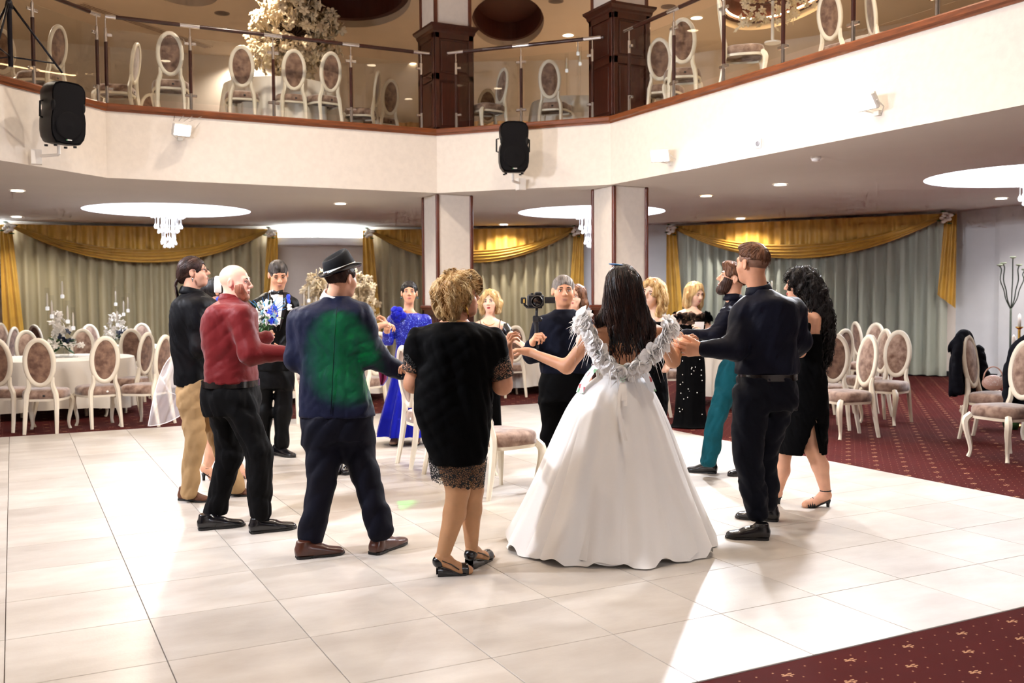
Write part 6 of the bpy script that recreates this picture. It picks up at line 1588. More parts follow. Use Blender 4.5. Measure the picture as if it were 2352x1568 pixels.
for pts in ([(1428, 878), (1422, 910), (1422, 945), (1428, 975), (1438, 1012)], [(1433, 878), (1436, 900), (1437, 932)], [(1430, 878), (1430, 900), (1431, 920)]):
    P_ = catmull([p.P(u, v, sk_dep(v, u) - .012) for u, v in pts], 10); mb = MB(); mb.grid([[q - CAM_RIGHT * .009, q + CAM_RIGHT * .009] for q in P_]); p.mb('ribbon', mb, m_shirtw)
em = bpy.data.materials.new('embroidered_cloth'); em.use_nodes = True; nt = em.node_tree; vo = nt.nodes.new('ShaderNodeTexVoronoi'); vo.inputs['Scale'].default_value = 32; sp = nt.nodes.new('ShaderNodeSeparateColor'); cr = nt.nodes.new('ShaderNodeValToRGB'); cr.color_ramp.interpolation = 'CONSTANT'
for e_, (po, cc) in zip([cr.color_ramp.elements[0], cr.color_ramp.elements[1], cr.color_ramp.elements.new(.68), cr.color_ramp.elements.new(.84), cr.color_ramp.elements.new(.93)], ((0, '#e8edf2'), (.5, '#2b55b8'), (.68, '#e8edf2'), (.84, '#5d9a68'), (.93, '#a8323c'))): e_.position = po; e_.color = (*lin(cc), 1)
tcn = nt.nodes.new('ShaderNodeTexCoord'); nt.links.new(tcn.outputs['Object'], vo.inputs['Vector']); nt.links.new(vo.outputs['Color'], sp.inputs[0]); nt.links.new(sp.outputs[0], cr.inputs[0]); nt.links.new(cr.outputs[0], nt.nodes['Principled BSDF'].inputs[0])
for pts in ([(1368, 838), (1352, 858), (1336, 884), (1330, 900)], [(1474, 842), (1484, 858), (1494, 880), (1500, 898)]):
    mb = MB(); mb.grid([[p.P(u - 7, v, -.02) + CAM_BACK * .0, p.P(u + 1, v + 2, -.08), p.P(u + 9, v + 4, -.1)] for u, v in pts] if pts[0][0] < 1400 else [[p.P(u - 8, v + 4, -.1), p.P(u, v + 2, -.08), p.P(u + 8, v, -.02)] for u, v in pts]); p.mb('embroidered_sash', mb, em)
hs = Shape(); p.torso(hs, [(822, 1440, 1456, .02), (806, 1416, 1480, .045), (785, 1402, 1490, .055), (760, 1392, 1494, .06), (735, 1386, 1490, .065), (705, 1388, 1482, .08), (670, 1390, 1476, .1), (640, 1394, 1470, .09), (622, 1402, 1460, .065), (612, 1414, 1446, .04)], .03, -.06)
hd.skull(hs, .012, False); g1, g2 = grooves(.003, 110, CAM_RIGHT, 11), folds(.009, 26, 6, (0, 0, 1), .5); hs.wr = lambda P: g1(P) + g2(P) * np.clip((1.55 - P[:, 2]) * 5, 0, 1)
add_hair(p, hd, hs, m_h_black, m_h_brown, .006, 900, 20, .022, 'long', .0022, (.007, .75), 8, (0, -.04, .1))
rn = random.Random(8)
def lock(i, r):
    u0 = r.uniform(1400, 1478); u1 = u0 + r.gauss(3, 6); v0 = r.uniform(740, 770); v1 = v0 + r.uniform(45, 75); a = r.uniform(4, 8); ph = r.uniform(0, 6)
    return [p.P(u0 + (u1 - u0) * t + a * t * math.sin(ph + 5 * t), v0 + (v1 - v0) * t, -.11 - .012 * math.cos(ph + 6 * t)) for t in np.linspace(0, 1, 7)]
p.mb('lock', strands(lock, 70, rn, .006, .0015, 12, 5), m_h_black)
hb = Shape(); hd.skull(hb, .02, False); hb.cut(p.P(1411, 640), CAM_RIGHT); hb.cut(p.P(1400, 610), (0, 0, 1)) if False else None; hb.cut(hd.w(0, 0, -.02), (0, 0, -1)); p.shape('headband', hb, m_shirtw, .006)
mb = MB(); mb.ell(p.P(1418, 608, -.02), (.055, .04, .007), 16, 6, np.array([nrm(CAM_RIGHT + np.array([0, 0, -.12])), _F0, (0, 0, 1)]).T); p.mb('head_ornament', mb, M('ornament_teal', '#2f6f88', .35, var=.6, vscale=60, col2='#20388f'))
mb = MB()
for k in range(14): mb.ell(p.P(1447 + rn.uniform(-5, 6), 625 + rn.uniform(-3, 8), -.125), .005, 6, 4)
p.mb('hair_pin', mb, m_chrome)
BR = p

# ---- older woman in black lace dress
p = Person('older woman with short curly blonde hair in a black lace dress and open wedge shoes', 1052, 1318)
hd = Head(p, 1056, 684, 96, 112, 10, 0, nose=1.02); base = p.P(1045, 737)
rows = [(1060, 992, 1112, .16), (1000, 966, 1124, .17), (940, 952, 1130, .175), (880, 958, 1130, .165), (830, 960, 1136, .165), (790, 956, 1140, .165), (762, 966, 1128, .15), (746, 990, 1102, .11), (737, 1010, 1078, .08)]
ar = [(p.P(966, 780, 0), p.P(950, 880, .03), p.P(945, 850, .25)), (p.P(1128, 782, 0), p.P(1154, 884, .03), p.P(1166, 822, .16))]
lg = [([p.P(1030, 1030, -.05), p.P(1052, 1125, -.05), p.P(1044, 1178, -.02), p.P(1016, 1280, -.04)], [.09, .063, .06, .036]), ([p.P(1080, 1030, .06), p.P(1085, 1125, .06), p.P(1082, 1170, .1), p.P(1083, 1252, .1)], [.09, .06, .058, .036])]
woman_skin(p, hd, base, m_skin_warm, [(760, 985, 1105, .12), (745, 1000, 1090, .09), (735, 1015, 1072, .06)], ar, [dict(el=ar[1][1], wr=ar[1][2], d=np.array([0, 0, 1.]) + CAM_RIGHT * .02, n=CAM_RIGHT * .9 + _F0 * .4, right=True, kw=dict(curl=(28, 40, 35), thumb=(.8, .5, .25), size=.98)),
    dict(el=ar[0][1], wr=ar[0][2], d=np.array([0, 0, .3]) - CAM_RIGHT * .5 + _F0, n=(0, 0, -1), right=False)], ra=(.055, .05, .031))
V, F = join([(lambda s_: s_.mesh(.007))(Shape().chain(P, R, .02)) for P, R in lg]); p.put('leg', smooth_mesh(V, F, 1), F, m_tan_legs, None, 'legs in tan stockings')
sh = Shape(); p.torso(sh, rows, .03); 
for P in ar: sh.cone(P[0], P[0] * .75 + P[1] * .25, .074, .075, .05)
sh.wr = folds(.006, 24, 22, (0, 0, 1), .5); sh.cut(p.P(1040, 739), (0, 0, 1)); sh.cut(p.P(1040, 1062), (0, 0, -1)); dr = p.shape('dress', sh, m_bdress, .0085)
for P, e in zip(ar, (.72, .84)):
    sl = Shape(); sl.cone(P[0] * .9 + P[1] * .1, P[0] * (1 - e) + P[1] * e, .074, .076, .0); sl.cut(P[0] * (1 - e) + P[1] * e, nrm(P[1] - P[0])); p.shape('lace_sleeve', sl, m_lace, .008, dr)
th = np.linspace(0, 2 * PI, 100); G = []
for i, v in enumerate((1050, 1070, 1090, 1112)):
    G.append([p.P(1052, v) + CAM_RIGHT * (.158 - .006 * i + .003 * math.sin(22 * a)) * math.cos(a) + _F0 * (.15 - .006 * i) * math.sin(a) + np.array([0, 0, (.012 * abs(math.sin(11 * a)) + .02 * math.cos(a) * -1) if i == 3 else 0]) for a in th])
mb = MB(); mb.grid(G); p.mb('lace_hem', mb, m_lace, dr)
for an, he, to in ((lg[0][0][3], (1000, 1332), (1080, 1318)), (lg[1][0][3], (1066, 1299), (1126, 1283))):
    heel_shoe(p, an, gp(*to), m_blackshoe, .055, 'wedge_shoe', True, True, m_tan_legs)
hs = Shape(); hd.skull(hs, .02, False); hs.ell(hd.w(0, -.035, .045), np.array((.098, .105, .09)) * hd.k, hd.R, .02); hs.ell(hd.w(0, -.07, -.05), np.array((.075, .06, .06)) * hd.k, hd.R, .03); hs.ell(hd.w(0, .05, .09), np.array((.06, .05, .04)) * hd.k, hd.R, .03)
hd.face_hole(hs, (0, .118, -.045), (.08, .085, .1)); b1 = folds(.009, 75, 31); b2 = grooves(.002, 190, hd.R[:, 0], 4); hs.wr = lambda P: b1(P) + b2(P)
add_hair(p, hd, hs, m_h_gold, m_h_blond, .0055, 900, 9, .015, 'short', .0019, (.008, .7), 12, (0, .0, .1), lift=.01)
hd.features(m_lip, m_h_gold)
mb = MB(); mb.tube([hd.w(.082, .0, -.04), hd.w(.084, .002, -.07), hd.w(.082, .004, -.11)], [.003, .006, .003], 6); p.mb('earring', mb, m_goldmetal)
mb = MB(); mb.tube([base + np.array([0, 0, -.012]) + (CAM_RIGHT * math.cos(a) * .078 + _F0 * math.sin(a) * .07) + np.array([0, 0, .014 * math.sin(a) * -1]) for a in np.linspace(0, 2 * PI, 25)], .0025, 5); p.mb('necklace', mb, m_goldmetal)

# ---- woman in royal blue sequin dress
p = Person('smiling dark-haired woman in a long royal blue sequinned dress with a fabric flower', 935, 1020)
hd = Head(p, 940, 673, 53, 6, 4, 0); base = p.P(938, 717)
rows = [(830, 912, 964, .1), (790, 912, 962, .1), (755, 906, 968, .105), (735, 902, 974, .1), (724, 912, 966, .085), (715, 926, 952, .05)]
ar = [(p.P(903, 735), p.P(890, 782, -.08), p.P(888, 748, -.22)), (p.P(977, 735), p.P(985, 780, .02), p.P(968, 792, -.2))]
woman_skin(p, hd, base, m_skin_warm, rows, ar, [dict(el=ar[0][1], wr=ar[0][2], d=np.array([0, 0, 1.]) - CAM_RIGHT * .3, n=-CAM_RIGHT, right=True, kw=dict(curl=(40, 50, 30)))], ra=(.045, .038, .026))
sh = Shape(); p.torso(sh, rows, .03, grow=.008); 
for P in ar: sh.chain((P[0], P[1], P[1] * .55 + P[2] * .45), [.06, .05, .045], .04)
sh.wr = folds(.004, 40, 41); sh.cut(p.P(938, 719), (0, 0, 1)); sh.cut(p.P(938, 792), (0, 0, -1)); dr = p.shape('bodice', sh, m_seq, .009)
skirt([(786, 910, 964), (830, 906, 968), (880, 898, 976), (930, 884, 985), (975, 872, 992), (1000, 868, 996)], p, 120, .9, 3, .03, 8, .01, 0, 'skirt', m_royal, 1, .1)
mb = MB(); c0 = p.P(914, 722, -.12); rr = random.Random(6)
for k in range(16):
    a = k * 2.4; r = .008 + .0055 * k; e = CAM_RIGHT * math.cos(a) + np.array([0, 0, 1]) * math.sin(a); nn = nrm(CAM_BACK * .8 + e * .6); R = np.array([np.cross(nn, e), e - nn * (e @ nn), nn]).T; mb.ell(c0 + e * r * .8 + CAM_BACK * (.02 - r * .2), (.05, .042, .01), 10, 5, R)
p.mb('fabric_flower', mb, m_royal)
hc = hd.hair_cap(.011, -.06, ((0, .106, -.03), (.066, .062, .1)), wr=grooves(.0012, 220, hd.R[:, 0], 3), extra=lambda s_: s_.ell(hd.w(0, -.1, .06), np.array((.05, .045, .05)) * hd.k, hd.R, .02)); add_hair(p, hd, hc, m_h_black, n=260, seed=9, crown=(0, .09, .08), steps=8)
hd.features(m_lip, m_brow)
for q in (-1, 1):
    mb = MB(); mb.ell(hd.w(q * .082, .01, -.05), .01 * hd.k, 8, 6); p.mb('earring', mb, M('pearl_dark_%d' % q, '#3e5560', .2))
for u in (906, 956): shoe(p, p.P(u, 1020) * [1, 1, 0] + _F0 * .1, p.P(u, 1020) * [1, 1, 0] - _F0 * .14, M('nude_shoe_%d' % u, '#b08a72', .5), m_sole, .04, .06)

# ---- blonde woman in off-shoulder black dress
p = Person('blonde woman with curled bob in an off-shoulder black dress standing beyond the older woman', 1120, 1008)
hd = Head(p, 1126, 693, 52, -12, -2, 3); base = p.P(1124, 734)
rows = [(830, 1098, 1140, .095), (795, 1100, 1138, .09), (765, 1094, 1150, .1), (748, 1088, 1160, .095), (738, 1096, 1154, .075), (731, 1110, 1138, .05)]
ar = [(p.P(1092, 750), p.P(1078, 800, -.05), p.P(1092, 825, -.2)), (p.P(1157, 750), p.P(1182, 778, -.1), p.P(1208, 798, -.25))]
woman_skin(p, hd, base, m_skin_pale, rows, ar, [dict(el=ar[1][1], wr=ar[1][2], d=CAM_RIGHT + np.array([0, 0, -.45]), n=(0, 0, -1), right=False, kw=dict(curl=(15, 20, 15)))], ra=(.042, .034, .024))
sh = Shape(); p.torso(sh, [(860, 1092, 1146, .11), (830, 1094, 1142, .105), (795, 1098, 1140, .1), (765, 1092, 1152, .108)], .03); sh.wr = folds(.004, 40, 43); sh.cut(p.P(1124, 756), (0, 0, 1)); sh.cut(p.P(1124, 850), (0, 0, -1)); dr = p.shape('bodice', sh, m_satin, .009)
skirt([(840, 1092, 1146), (880, 1088, 1148), (920, 1084, 1148), (968, 1078, 1150), (990, 1076, 1152)], p, 80, .9, 4, .02, 7, .01, 0, 'skirt', m_bdress, 1, .05)
for P in ar:
    ms = Shape(); ms.cone(P[0] + [0, 0, .005], P[0] * .6 + P[1] * .4, .054, .05, .01); ms.cut(p.P(1120, 742), (0, 0, 1)); p.shape('shoulder_band', ms, m_satin, .008, dr)
for u0, u1 in ((1107, 1102), (1146, 1150)):
    mb = MB(); mb.tube([p.P(u0, 760, -.105), p.P((u0 + u1) / 2, 744, -.085), p.P(u1, 733, -.02)], .004, 5); p.mb('strap', mb, m_satin, dr)
hs = Shape(); hd.skull(hs, .014, False); 
for q in (-1, 1): hs.chain([hd.w(q * .07, .0, .05), hd.w(q * .095, .01, -.02), hd.w(q * .09, .015, -.1)], [.025 * hd.k, .034 * hd.k, .02 * hd.k], .03); hs.chain([hd.w(q * .05, -.06, .0), hd.w(q * .06, -.06, -.1)], [.05, .03], .03)
hd.face_hole(hs); hs.wr = (lambda a, b: (lambda P: a(P) + b(P)))(grooves(.002, 130, hd.R[:, 0], 4), folds(.005, 70, 3)); add_hair(p, hd, hs, m_h_gold, m_h_blond, .006, 420, 12, .016, 'long', .0019, (.008, .8), 10)
hd.features(m_lip_red, m_brow)
mb = MB(); mb.tube([base + CAM_BACK * .03 + CAM_RIGHT * .06 * math.cos(a) + np.array([0, 0, -.02 + .035 * math.sin(a)]) + CAM_BACK * (.035 - .03 * math.sin(a)) for a in np.linspace(PI, 2 * PI, 13)], .004, 5); p.mb('necklace', mb, m_goldmetal)
for q in (-1, 1):
    mb = MB(); mb.tube([hd.w(q * .078, .01, -.045), hd.w(q * .08, .012, -.085)], [.004, .007], 6); p.mb('earring', mb, m_goldmetal)
for u in (1108, 1134): shoe(p, p.P(u, 1008) * [1, 1, 0] + _F0 * .08, p.P(u, 1008) * [1, 1, 0] - _F0 * .14, m_blackshoe, m_sole, .04, .05)

# ---- woman behind the videographer
p = Person('brown-haired woman in a dark blue dress half hidden behind the videographer', 1262, 1022)
hd = Head(p, 1324, 682, 54, -28, 0, -4); base = p.P(1320, 726)
rows = [(840, 1296, 1340, .1), (790, 1298, 1338, .1), (755, 1288, 1350, .105), (738, 1286, 1354, .1), (728, 1308, 1332, .05)]
ar = [(p.P(1290, 748), p.P(1282, 800), p.P(1290, 840, -.1)), (p.P(1350, 748), p.P(1358, 800), p.P(1350, 850, -.1))]
lg = [([p.P(1275, 900), p.P(1262, 965), p.P(1254, 1006)], [.075, .05, .034])]
woman_skin(p, hd, base, m_skin_pale, rows, ar, [], lg)
sh = Shape(); p.torso(sh, rows[:3], .03, grow=.008); sh.wr = folds(.004, 40, 44); p.shape('bodice', sh, clothm('blue_dress', '#101c58', .6), .01)
skirt([(830, 1280, 1342), (880, 1262, 1340), (930, 1252, 1336), (968, 1247, 1330), (988, 1244, 1326)], p, 80, .8, 6, .015, 6, .0, .03, 'skirt', clothm('blue_dress_skirt', '#101c58', .6), 1, .16)
heel_shoe(p, lg[0][0][2], gp(1243, 1026), m_sand, .05, 'sandal')
hs = Shape(); hd.skull(hs, .014, False)
for q in (-1, 1): hs.chain([hd.w(q * .07, -.01, .05), hd.w(q * .09, .0, -.06), hd.w(q * .08, .02, -.17)], [.03, .034, .02], .03)
hd.face_hole(hs); hs.wr = grooves(.003, 120, hd.R[:, 0], 6); add_hair(p, hd, hs, m_h_chest, None, .007, 200, 12, .016, 'long', .002, (.008, .8), 11); hd.features(m_lip, m_brow)

# ---- blonde woman in black beside the bride
p = Person('wavy-haired blonde woman in a plain black dress just beyond the bride\'s shoulder', 1503, 1085)
hd = Head(p, 1498, 676, 66, -38, 2, -14); base = p.P(1510, 724)
rows = [(960, 1480, 1528, .11), (900, 1478, 1532, .12), (840, 1484, 1524, .1), (790, 1480, 1530, .11), (760, 1476, 1536, .11), (740, 1478, 1540, .1), (728, 1494, 1526, .06)]
ar = [(p.P(1480, 752), p.P(1474, 810), p.P(1480, 850, -.1)), (p.P(1536, 752), p.P(1546, 810), p.P(1530, 850, -.1))]
woman_skin(p, hd, base, m_skin_pale, rows, ar, [])
sh = Shape(); p.torso(sh, rows, .03, grow=.008); 
for P in ar: sh.cone(P[0], P[0] * .7 + P[1] * .3, .055, .055, .04)
sh.wr = folds(.004, 40, 45); sh.cut(p.P(1505, 738), (0, 0, 1)); p.shape('dress', sh, m_bdress, .01); skirt([(950, 1480, 1528), (1000, 1478, 1530), (1060, 1470, 1536)], p, 70, .9, 7, .015, 6, .0, 0, 'skirt', m_bdress, 1, .03)
hs = Shape(); hd.skull(hs, .018, False)
for q in (-1, 1): hs.chain([hd.w(q * .065, -.01, .06), hd.w(q * .1, -.01, -.02), hd.w(q * .11, .0, -.1), hd.w(q * .1, .01, -.17)], [.035 * hd.k, .04 * hd.k, .036 * hd.k, .015], .03)
hs.chain([hd.w(0, -.08, .0), hd.w(0, -.1, -.12)], [.07, .05], .03); hd.face_hole(hs); hs.wr = (lambda a, b: (lambda P: a(P) + b(P)))(grooves(.003, 110, hd.R[:, 0], 5), folds(.005, 45, 8)); add_hair(p, hd, hs, m_h_gold, m_h_blond, .0065, 520, 14, .017, 'long', .002, (.009, .7), 13); hd.features(m_lip, m_brow)
for u in (1492, 1514): shoe(p, p.P(u, 1085) * [1, 1, 0] + _F0 * .08, p.P(u, 1085) * [1, 1, 0] - _F0 * .14, m_blackshoe, m_sole, .04, .05)

# ---- blonde woman in ruffled strapless gown with card
p = Person('long-haired blonde woman in strapless black gown with tulle ruffles reading a card', 1586, 980)
hd = Head(p, 1596, 674, 50, 32, -18, 4); base = p.P(1588, 714)
rows = [(800, 1560, 1612, .1), (770, 1556, 1616, .1), (745, 1550, 1620, .105), (728, 1545, 1624, .1), (716, 1556, 1612, .08), (708, 1576, 1600, .05)]
ar = [(p.P(1549, 730), p.P(1545, 775, -.05), p.P(1580, 790, -.22)), (p.P(1622, 730), p.P(1632, 778, -.05), p.P(1612, 768, -.25))]
woman_skin(p, hd, base, m_skin_pale, rows, ar, [dict(el=ar[1][1], wr=ar[1][2], d=np.array([0, 0, .8]) - CAM_RIGHT * .4 + CAM_BACK * .3, n=-CAM_RIGHT, right=False)], ra=(.043, .035, .024))
sh = Shape(); p.torso(sh, rows[:3], .03, grow=.008); p.torso(sh, [(900, 1554, 1620, .13), (850, 1554, 1620, .13), (800, 1557, 1615, .11)], .03); sh.cut(p.P(1588, 736), (0, 0, 1)); sh.wr = folds(.003, 30, 46); p.shape('bodice', sh, m_bdress, .01)
skirt([(860, 1553, 1620), (900, 1553, 1620), (940, 1550, 1620), (972, 1545, 1626), (980, 1536, 1636)], p, 80, .85, 8, .012, 6, .0, 0, 'skirt', m_bdress)
rf = MB(); rr = random.Random(9)
for k in range(46):
    a = k / 46 * 2 * PI; c = p.P(1588, 732) + CAM_RIGHT * .165 * math.cos(a) + _F0 * .12 * math.sin(a); o = nrm(CAM_RIGHT * math.cos(a) + _F0 * math.sin(a) + np.array([0, 0, rr.uniform(-.3, .9)])); e = nrm(np.cross(o, (rr.gauss(0, 1), rr.gauss(0, 1), 1))); g = np.cross(o, e)
    G = [[c + o * (.01 + .055 * q) + (e * math.cos(t) + g * math.sin(t)) * .055 * q * (1 + .3 * math.sin(3 * t + k)) for t in np.arange(14) * 2 * PI / 14] for q in (.1, .55, 1)]; rf.grid(G, False, True)
tag(p.mb('tulle_ruffle', rf, m_tulle), kind='stuff')
pb = MB()
for k in range(44):
    v = rr.uniform(742, 965); pb.ell(p.P(rr.uniform(1558, 1614), v, -.135 if v > 800 else -.12), .006, 6, 4)
tag(p.mb('pearl_bead', pb, m_pearl), kind='stuff')
hs = Shape(); hd.skull(hs, .014, False)
for q in (-1, 1): hs.chain([hd.w(q * .06, .0, .07), hd.w(q * .088, .01, -.02), hd.w(q * .085, .015, -.12), hd.w(q * .08, .03, -.2)], [.03, .034, .032, .012], .03)
hs.chain([hd.w(0, -.08, 0), hd.w(0, -.1, -.15)], [.07, .05], .03); hd.face_hole(hs); hs.wr = grooves(.0025, 140, hd.R[:, 0], 7); add_hair(p, hd, hs, m_h_gold, m_h_blond, .0065, 480, 15, .017, 'long', .002, (.004, .5), 14); hd.features(m_lip, m_brow, closed=True)
t = thing('paper_card', 'small white card held up by the blonde woman in the ruffled gown', 'card', p.P(1606, 748, -.28)); mb = MB(); mb.box((0, 0, 0), (.11, .002, .09), np.array([nrm(CAM_RIGHT + _F0 * .2), nrm(_F0 - CAM_RIGHT * .2 + np.array([0, 0, .3])), np.cross(nrm(CAM_RIGHT + _F0 * .2), nrm(_F0 - CAM_RIGHT * .2 + np.array([0, 0, .3])))]).T); mb.build('card_sheet', m_shirtw, t)

# ---- woman with long black curls
p = Person('woman with long black curly hair in an open-backed black dress with a leg slit', 1852, 1163)
hd = Head(p, 1838, 656, 74, -96, 0, 0, nose=1.0); base = p.P(1852, 706)
rows = [(900, 1806, 1896, .15), (860, 1812, 1892, .15), (820, 1828, 1882, .13), (785, 1826, 1880, .15), (750, 1824, 1880, .165), (725, 1828, 1880, .17), (712, 1838, 1872, .1), (704, 1844, 1866, .06)]
ar = [(p.P(1846, 732, -.16), p.P(1838, 808, -.18), p.P(1810, 790, -.02)), (p.P(1855, 732, .16), p.P(1840, 800, .2), p.P(1800, 820, .2))]
lg = [([p.P(1862, 940, -.06), p.P(1864, 1022, -.06), p.P(1884, 1070, -.04), p.P(1896, 1126, -.03)], [.085, .064, .058, .036]), ([p.P(1820, 940, .07), p.P(1798, 1040, .07), p.P(1796, 1080, .09), p.P(1784, 1132, .1)], [.085, .06, .056, .036])]
woman_skin(p, hd, base, m_skin, rows, ar, [dict(el=ar[0][1], wr=ar[0][2], d=-CAM_RIGHT + np.array([0, 0, .3]), n=(0, 0, -1), right=False)], lg)
sh = Shape(); p.torso(sh, [(1044, 1790, 1892, .15), (1000, 1790, 1896, .16), (950, 1796, 1898, .165), (900, 1802, 1898, .16), (860, 1808, 1893, .155), (820, 1824, 1884, .14), (785, 1822, 1882, .158), (765, 1822, 1882, .165)], .03)
sh.cone(p.P(1874, 965, -.15), p.P(1862, 1060, -.11), .012, .085, .02, 's'); sh.cut(p.P(1850, 764), nrm(np.array([0, 0, 1]) + CAM_RIGHT * .1)); sh.cut(p.P(1840, 1040), nrm(np.array([0, 0, -1]))); sh.wr = folds(.005, 24, 47); dr = p.shape('dress', sh, m_bdress, .009)
mb = MB(); P_ = [[p.P(1868, 960, -.15), p.P(1890, 958, -.1)], [p.P(1874, 1000, -.16), p.P(1896, 998, -.1)], [p.P(1882, 1040, -.17), p.P(1899, 1044, -.12)]]; mb.grid(P_); p.mb('slit_panel', mb, m_bdress, dr)
ms = Shape(); ms.cone(ar[0][0] + [0, 0, -.05], ar[0][0] * .35 + ar[0][1] * .65, .05, .05, .01); p.shape('sleeve', ms, m_bdress, .009, dr)
heel_shoe(p, lg[0][0][3], gp(1847, 1166), m_sand, .045, 'sandal', foot=m_skin); heel_shoe(p, lg[1][0][3], gp(1752, 1148), m_sand, .045, 'sandal', foot=m_skin)
hs = Shape(); hd.skull(hs, .02, False); p.torso(hs, [(842, 1884, 1896, .03), (810, 1872, 1906, .07), (770, 1864, 1908, .1), (730, 1856, 1908, .115), (695, 1842, 1902, .12), (660, 1828, 1892, .115), (632, 1822, 1876, .09), (618, 1834, 1860, .05)], .03); hd.face_hole(hs, (0, .1, -.03), (.075, .06, .1))
b1 = folds(.009, 75, 33); b2 = grooves(.002, 160, hd.R[:, 0], 14); hs.wr = lambda P: b1(P) + b2(P); add_hair(p, hd, hs, m_h_black, None, .0065, 800, 12, .018, 'long', .0022, (.011, 1.3), 16, lift=.008)
def ringlet(i, r):
    v1 = r.uniform(730, 848); c = np.interp(v1, [660, 730, 800, 848], [1862, 1882, 1889, 1890]); w = np.interp(v1, [660, 730, 800, 848], [30, 26, 18, 6]); u1 = c + r.uniform(-w, w) * 1.15; v0 = v1 - r.uniform(60, 110); u0 = np.interp(v0, [620, 660, 730, 800], [1848, 1860, 1880, 1889]) + r.uniform(-22, 24); dd = r.uniform(-.13, .13); ph = r.uniform(0, 6)
    return [p.P(u0 + (u1 - u0) * t + 3.6 * math.sin(ph + 14 * t), v0 + (v1 - v0) * t, dd + .012 * math.cos(ph + 14 * t)) for t in np.linspace(0, 1, 11)]
p.mb('ringlet', strands(ringlet, 130, random.Random(15), .0055, .003, 22, 5), m_h_black)
hd.features(m_lip_red, m_brow)

# ---- woman with white headband, holding the bouquet, veil behind her
p = Person('dark-haired woman with white headband and blue earring behind the bald man', 505, 1100)
hd = Head(p, 503, 670, 62, 100, 0, 0); base = p.P(500, 716)
rows = [(940, 478, 532, .15), (880, 480, 530, .15), (820, 486, 526, .13), (770, 482, 530, .15), (738, 486, 528, .16), (722, 492, 516, .08), (712, 494, 510, .05)]
ar = [(p.P(512, 745, -.16), p.P(540, 805, -.22), p.P(594, 782, -.3)), (p.P(506, 745, .16), p.P(530, 805, .2), p.P(585, 790, -.1))]
lg = [([p.P(492, 930, -.07), p.P(490, 1000, -.08), p.P(486, 1040, -.06), p.P(474, 1074, -.07)], [.08, .058, .052, .034]), ([p.P(518, 930, .07), p.P(536, 1000, .06), p.P(540, 1040, .08), p.P(546, 1072, .08)], [.08, .058, .052, .034])]
woman_skin(p, hd, base, m_skin, rows, ar, [dict(el=ar[0][1], wr=ar[0][2], d=CAM_RIGHT + np.array([0, 0, .25]), n=np.array([0, 0, .3]) + _F0, right=True, kw=dict(curl=(45, 60, 40), size=1.0, thumb=(.5, .5, .6)))], lg)
sh = Shape(); p.torso(sh, rows[:5], .03, grow=.008); sh.wr = folds(.004, 36, 48); p.shape('dress', sh, clothm('blue_short_dress', '#1a2f8c', .6), .01)
heel_shoe(p, lg[0][0][3], gp(504, 1102), m_sand, .065, 'sandal'); heel_shoe(p, lg[1][0][3], gp(572, 1100), m_sand, .065, 'sandal')
hs = Shape(); hd.skull(hs, .012, False); hs.ell(hd.w(0, -.11, .03), np.array((.05, .045, .05)) * hd.k, hd.R, .03); hd.face_hole(hs); hs.wr = grooves(.002, 170, hd.R[:, 0], 9); p.shape('hair', hs, m_h_black, .006)
hb = Shape(); hd.skull(hb, .02, False); hb.cut(hd.w(0, .03, 0), hd.R[:, 1]); hb.cut(hd.w(0, -.03, 0), -hd.R[:, 1]); hb.cut(hd.w(0, 0, -.01), -hd.R[:, 2]); p.shape('headband', hb, m_shirtw, .006)
mb = MB(); mb.ell(hd.w(.084, .0, -.075), np.array((.006, .02, .035)) * hd.k, 10, 8, hd.R); p.mb('earring', mb, m_blue); hd.features(m_lip, m_brow)
mb = MB(); rr = random.Random(3)
for k in range(14): mb.tube(catmull([p.P(597, 780, -.33), p.P(597 + rr.uniform(-8, 8), 780 + rr.uniform(-6, 6), -.36), p.P(595 + rr.uniform(-12, 8), 784 + rr.uniform(-8, 10), -.36)], 5), .006, 5, flat=.3)
p.mb('wrist_ribbon', mb, m_blue)
# veil: sheer sheet falling from behind the shoulders to the left
top = [(448, 720), (436, 740), (424, 770), (414, 798)]; G = []
colA = catmull([(414, 796, 0), (378, 838, 0), (356, 900, 0), (340, 978, 0)], 18); colB = catmull([(440, 790, 0), (446, 840, 0), (440, 900, 0), (432, 942, 0)], 18)
for i in range(18):
    row = []
    for j in range(22):
        t = j / 21; u = colA[i][0] * (1 - t) + colB[i][0] * t; v = colA[i][1] * (1 - t) + colB[i][1] * t + 9 * math.sin(PI * t) * (i / 17) ** 2; row.append(p.P(u, v, .25 + .06 * math.sin(9 * t + .25 * i) * (.3 + i / 17) + .1 * t))
    G.append(row)
mb = MB(); mb.grid(G); vl = p.mb('veil', mb, sheer('veil_tulle', '#f2eef0', .34))
mb = MB(); mb.tube([G[i][0] for i in range(18)] + [G[17][j] for j in range(1, 22)], .004, 5); mb.tube([G[8][0], G[11][8], G[12][15], G[10][21]], .003, 5); p.mb('veil_hem', mb, sheer('veil_edge', '#f6f2f4', .7), vl)
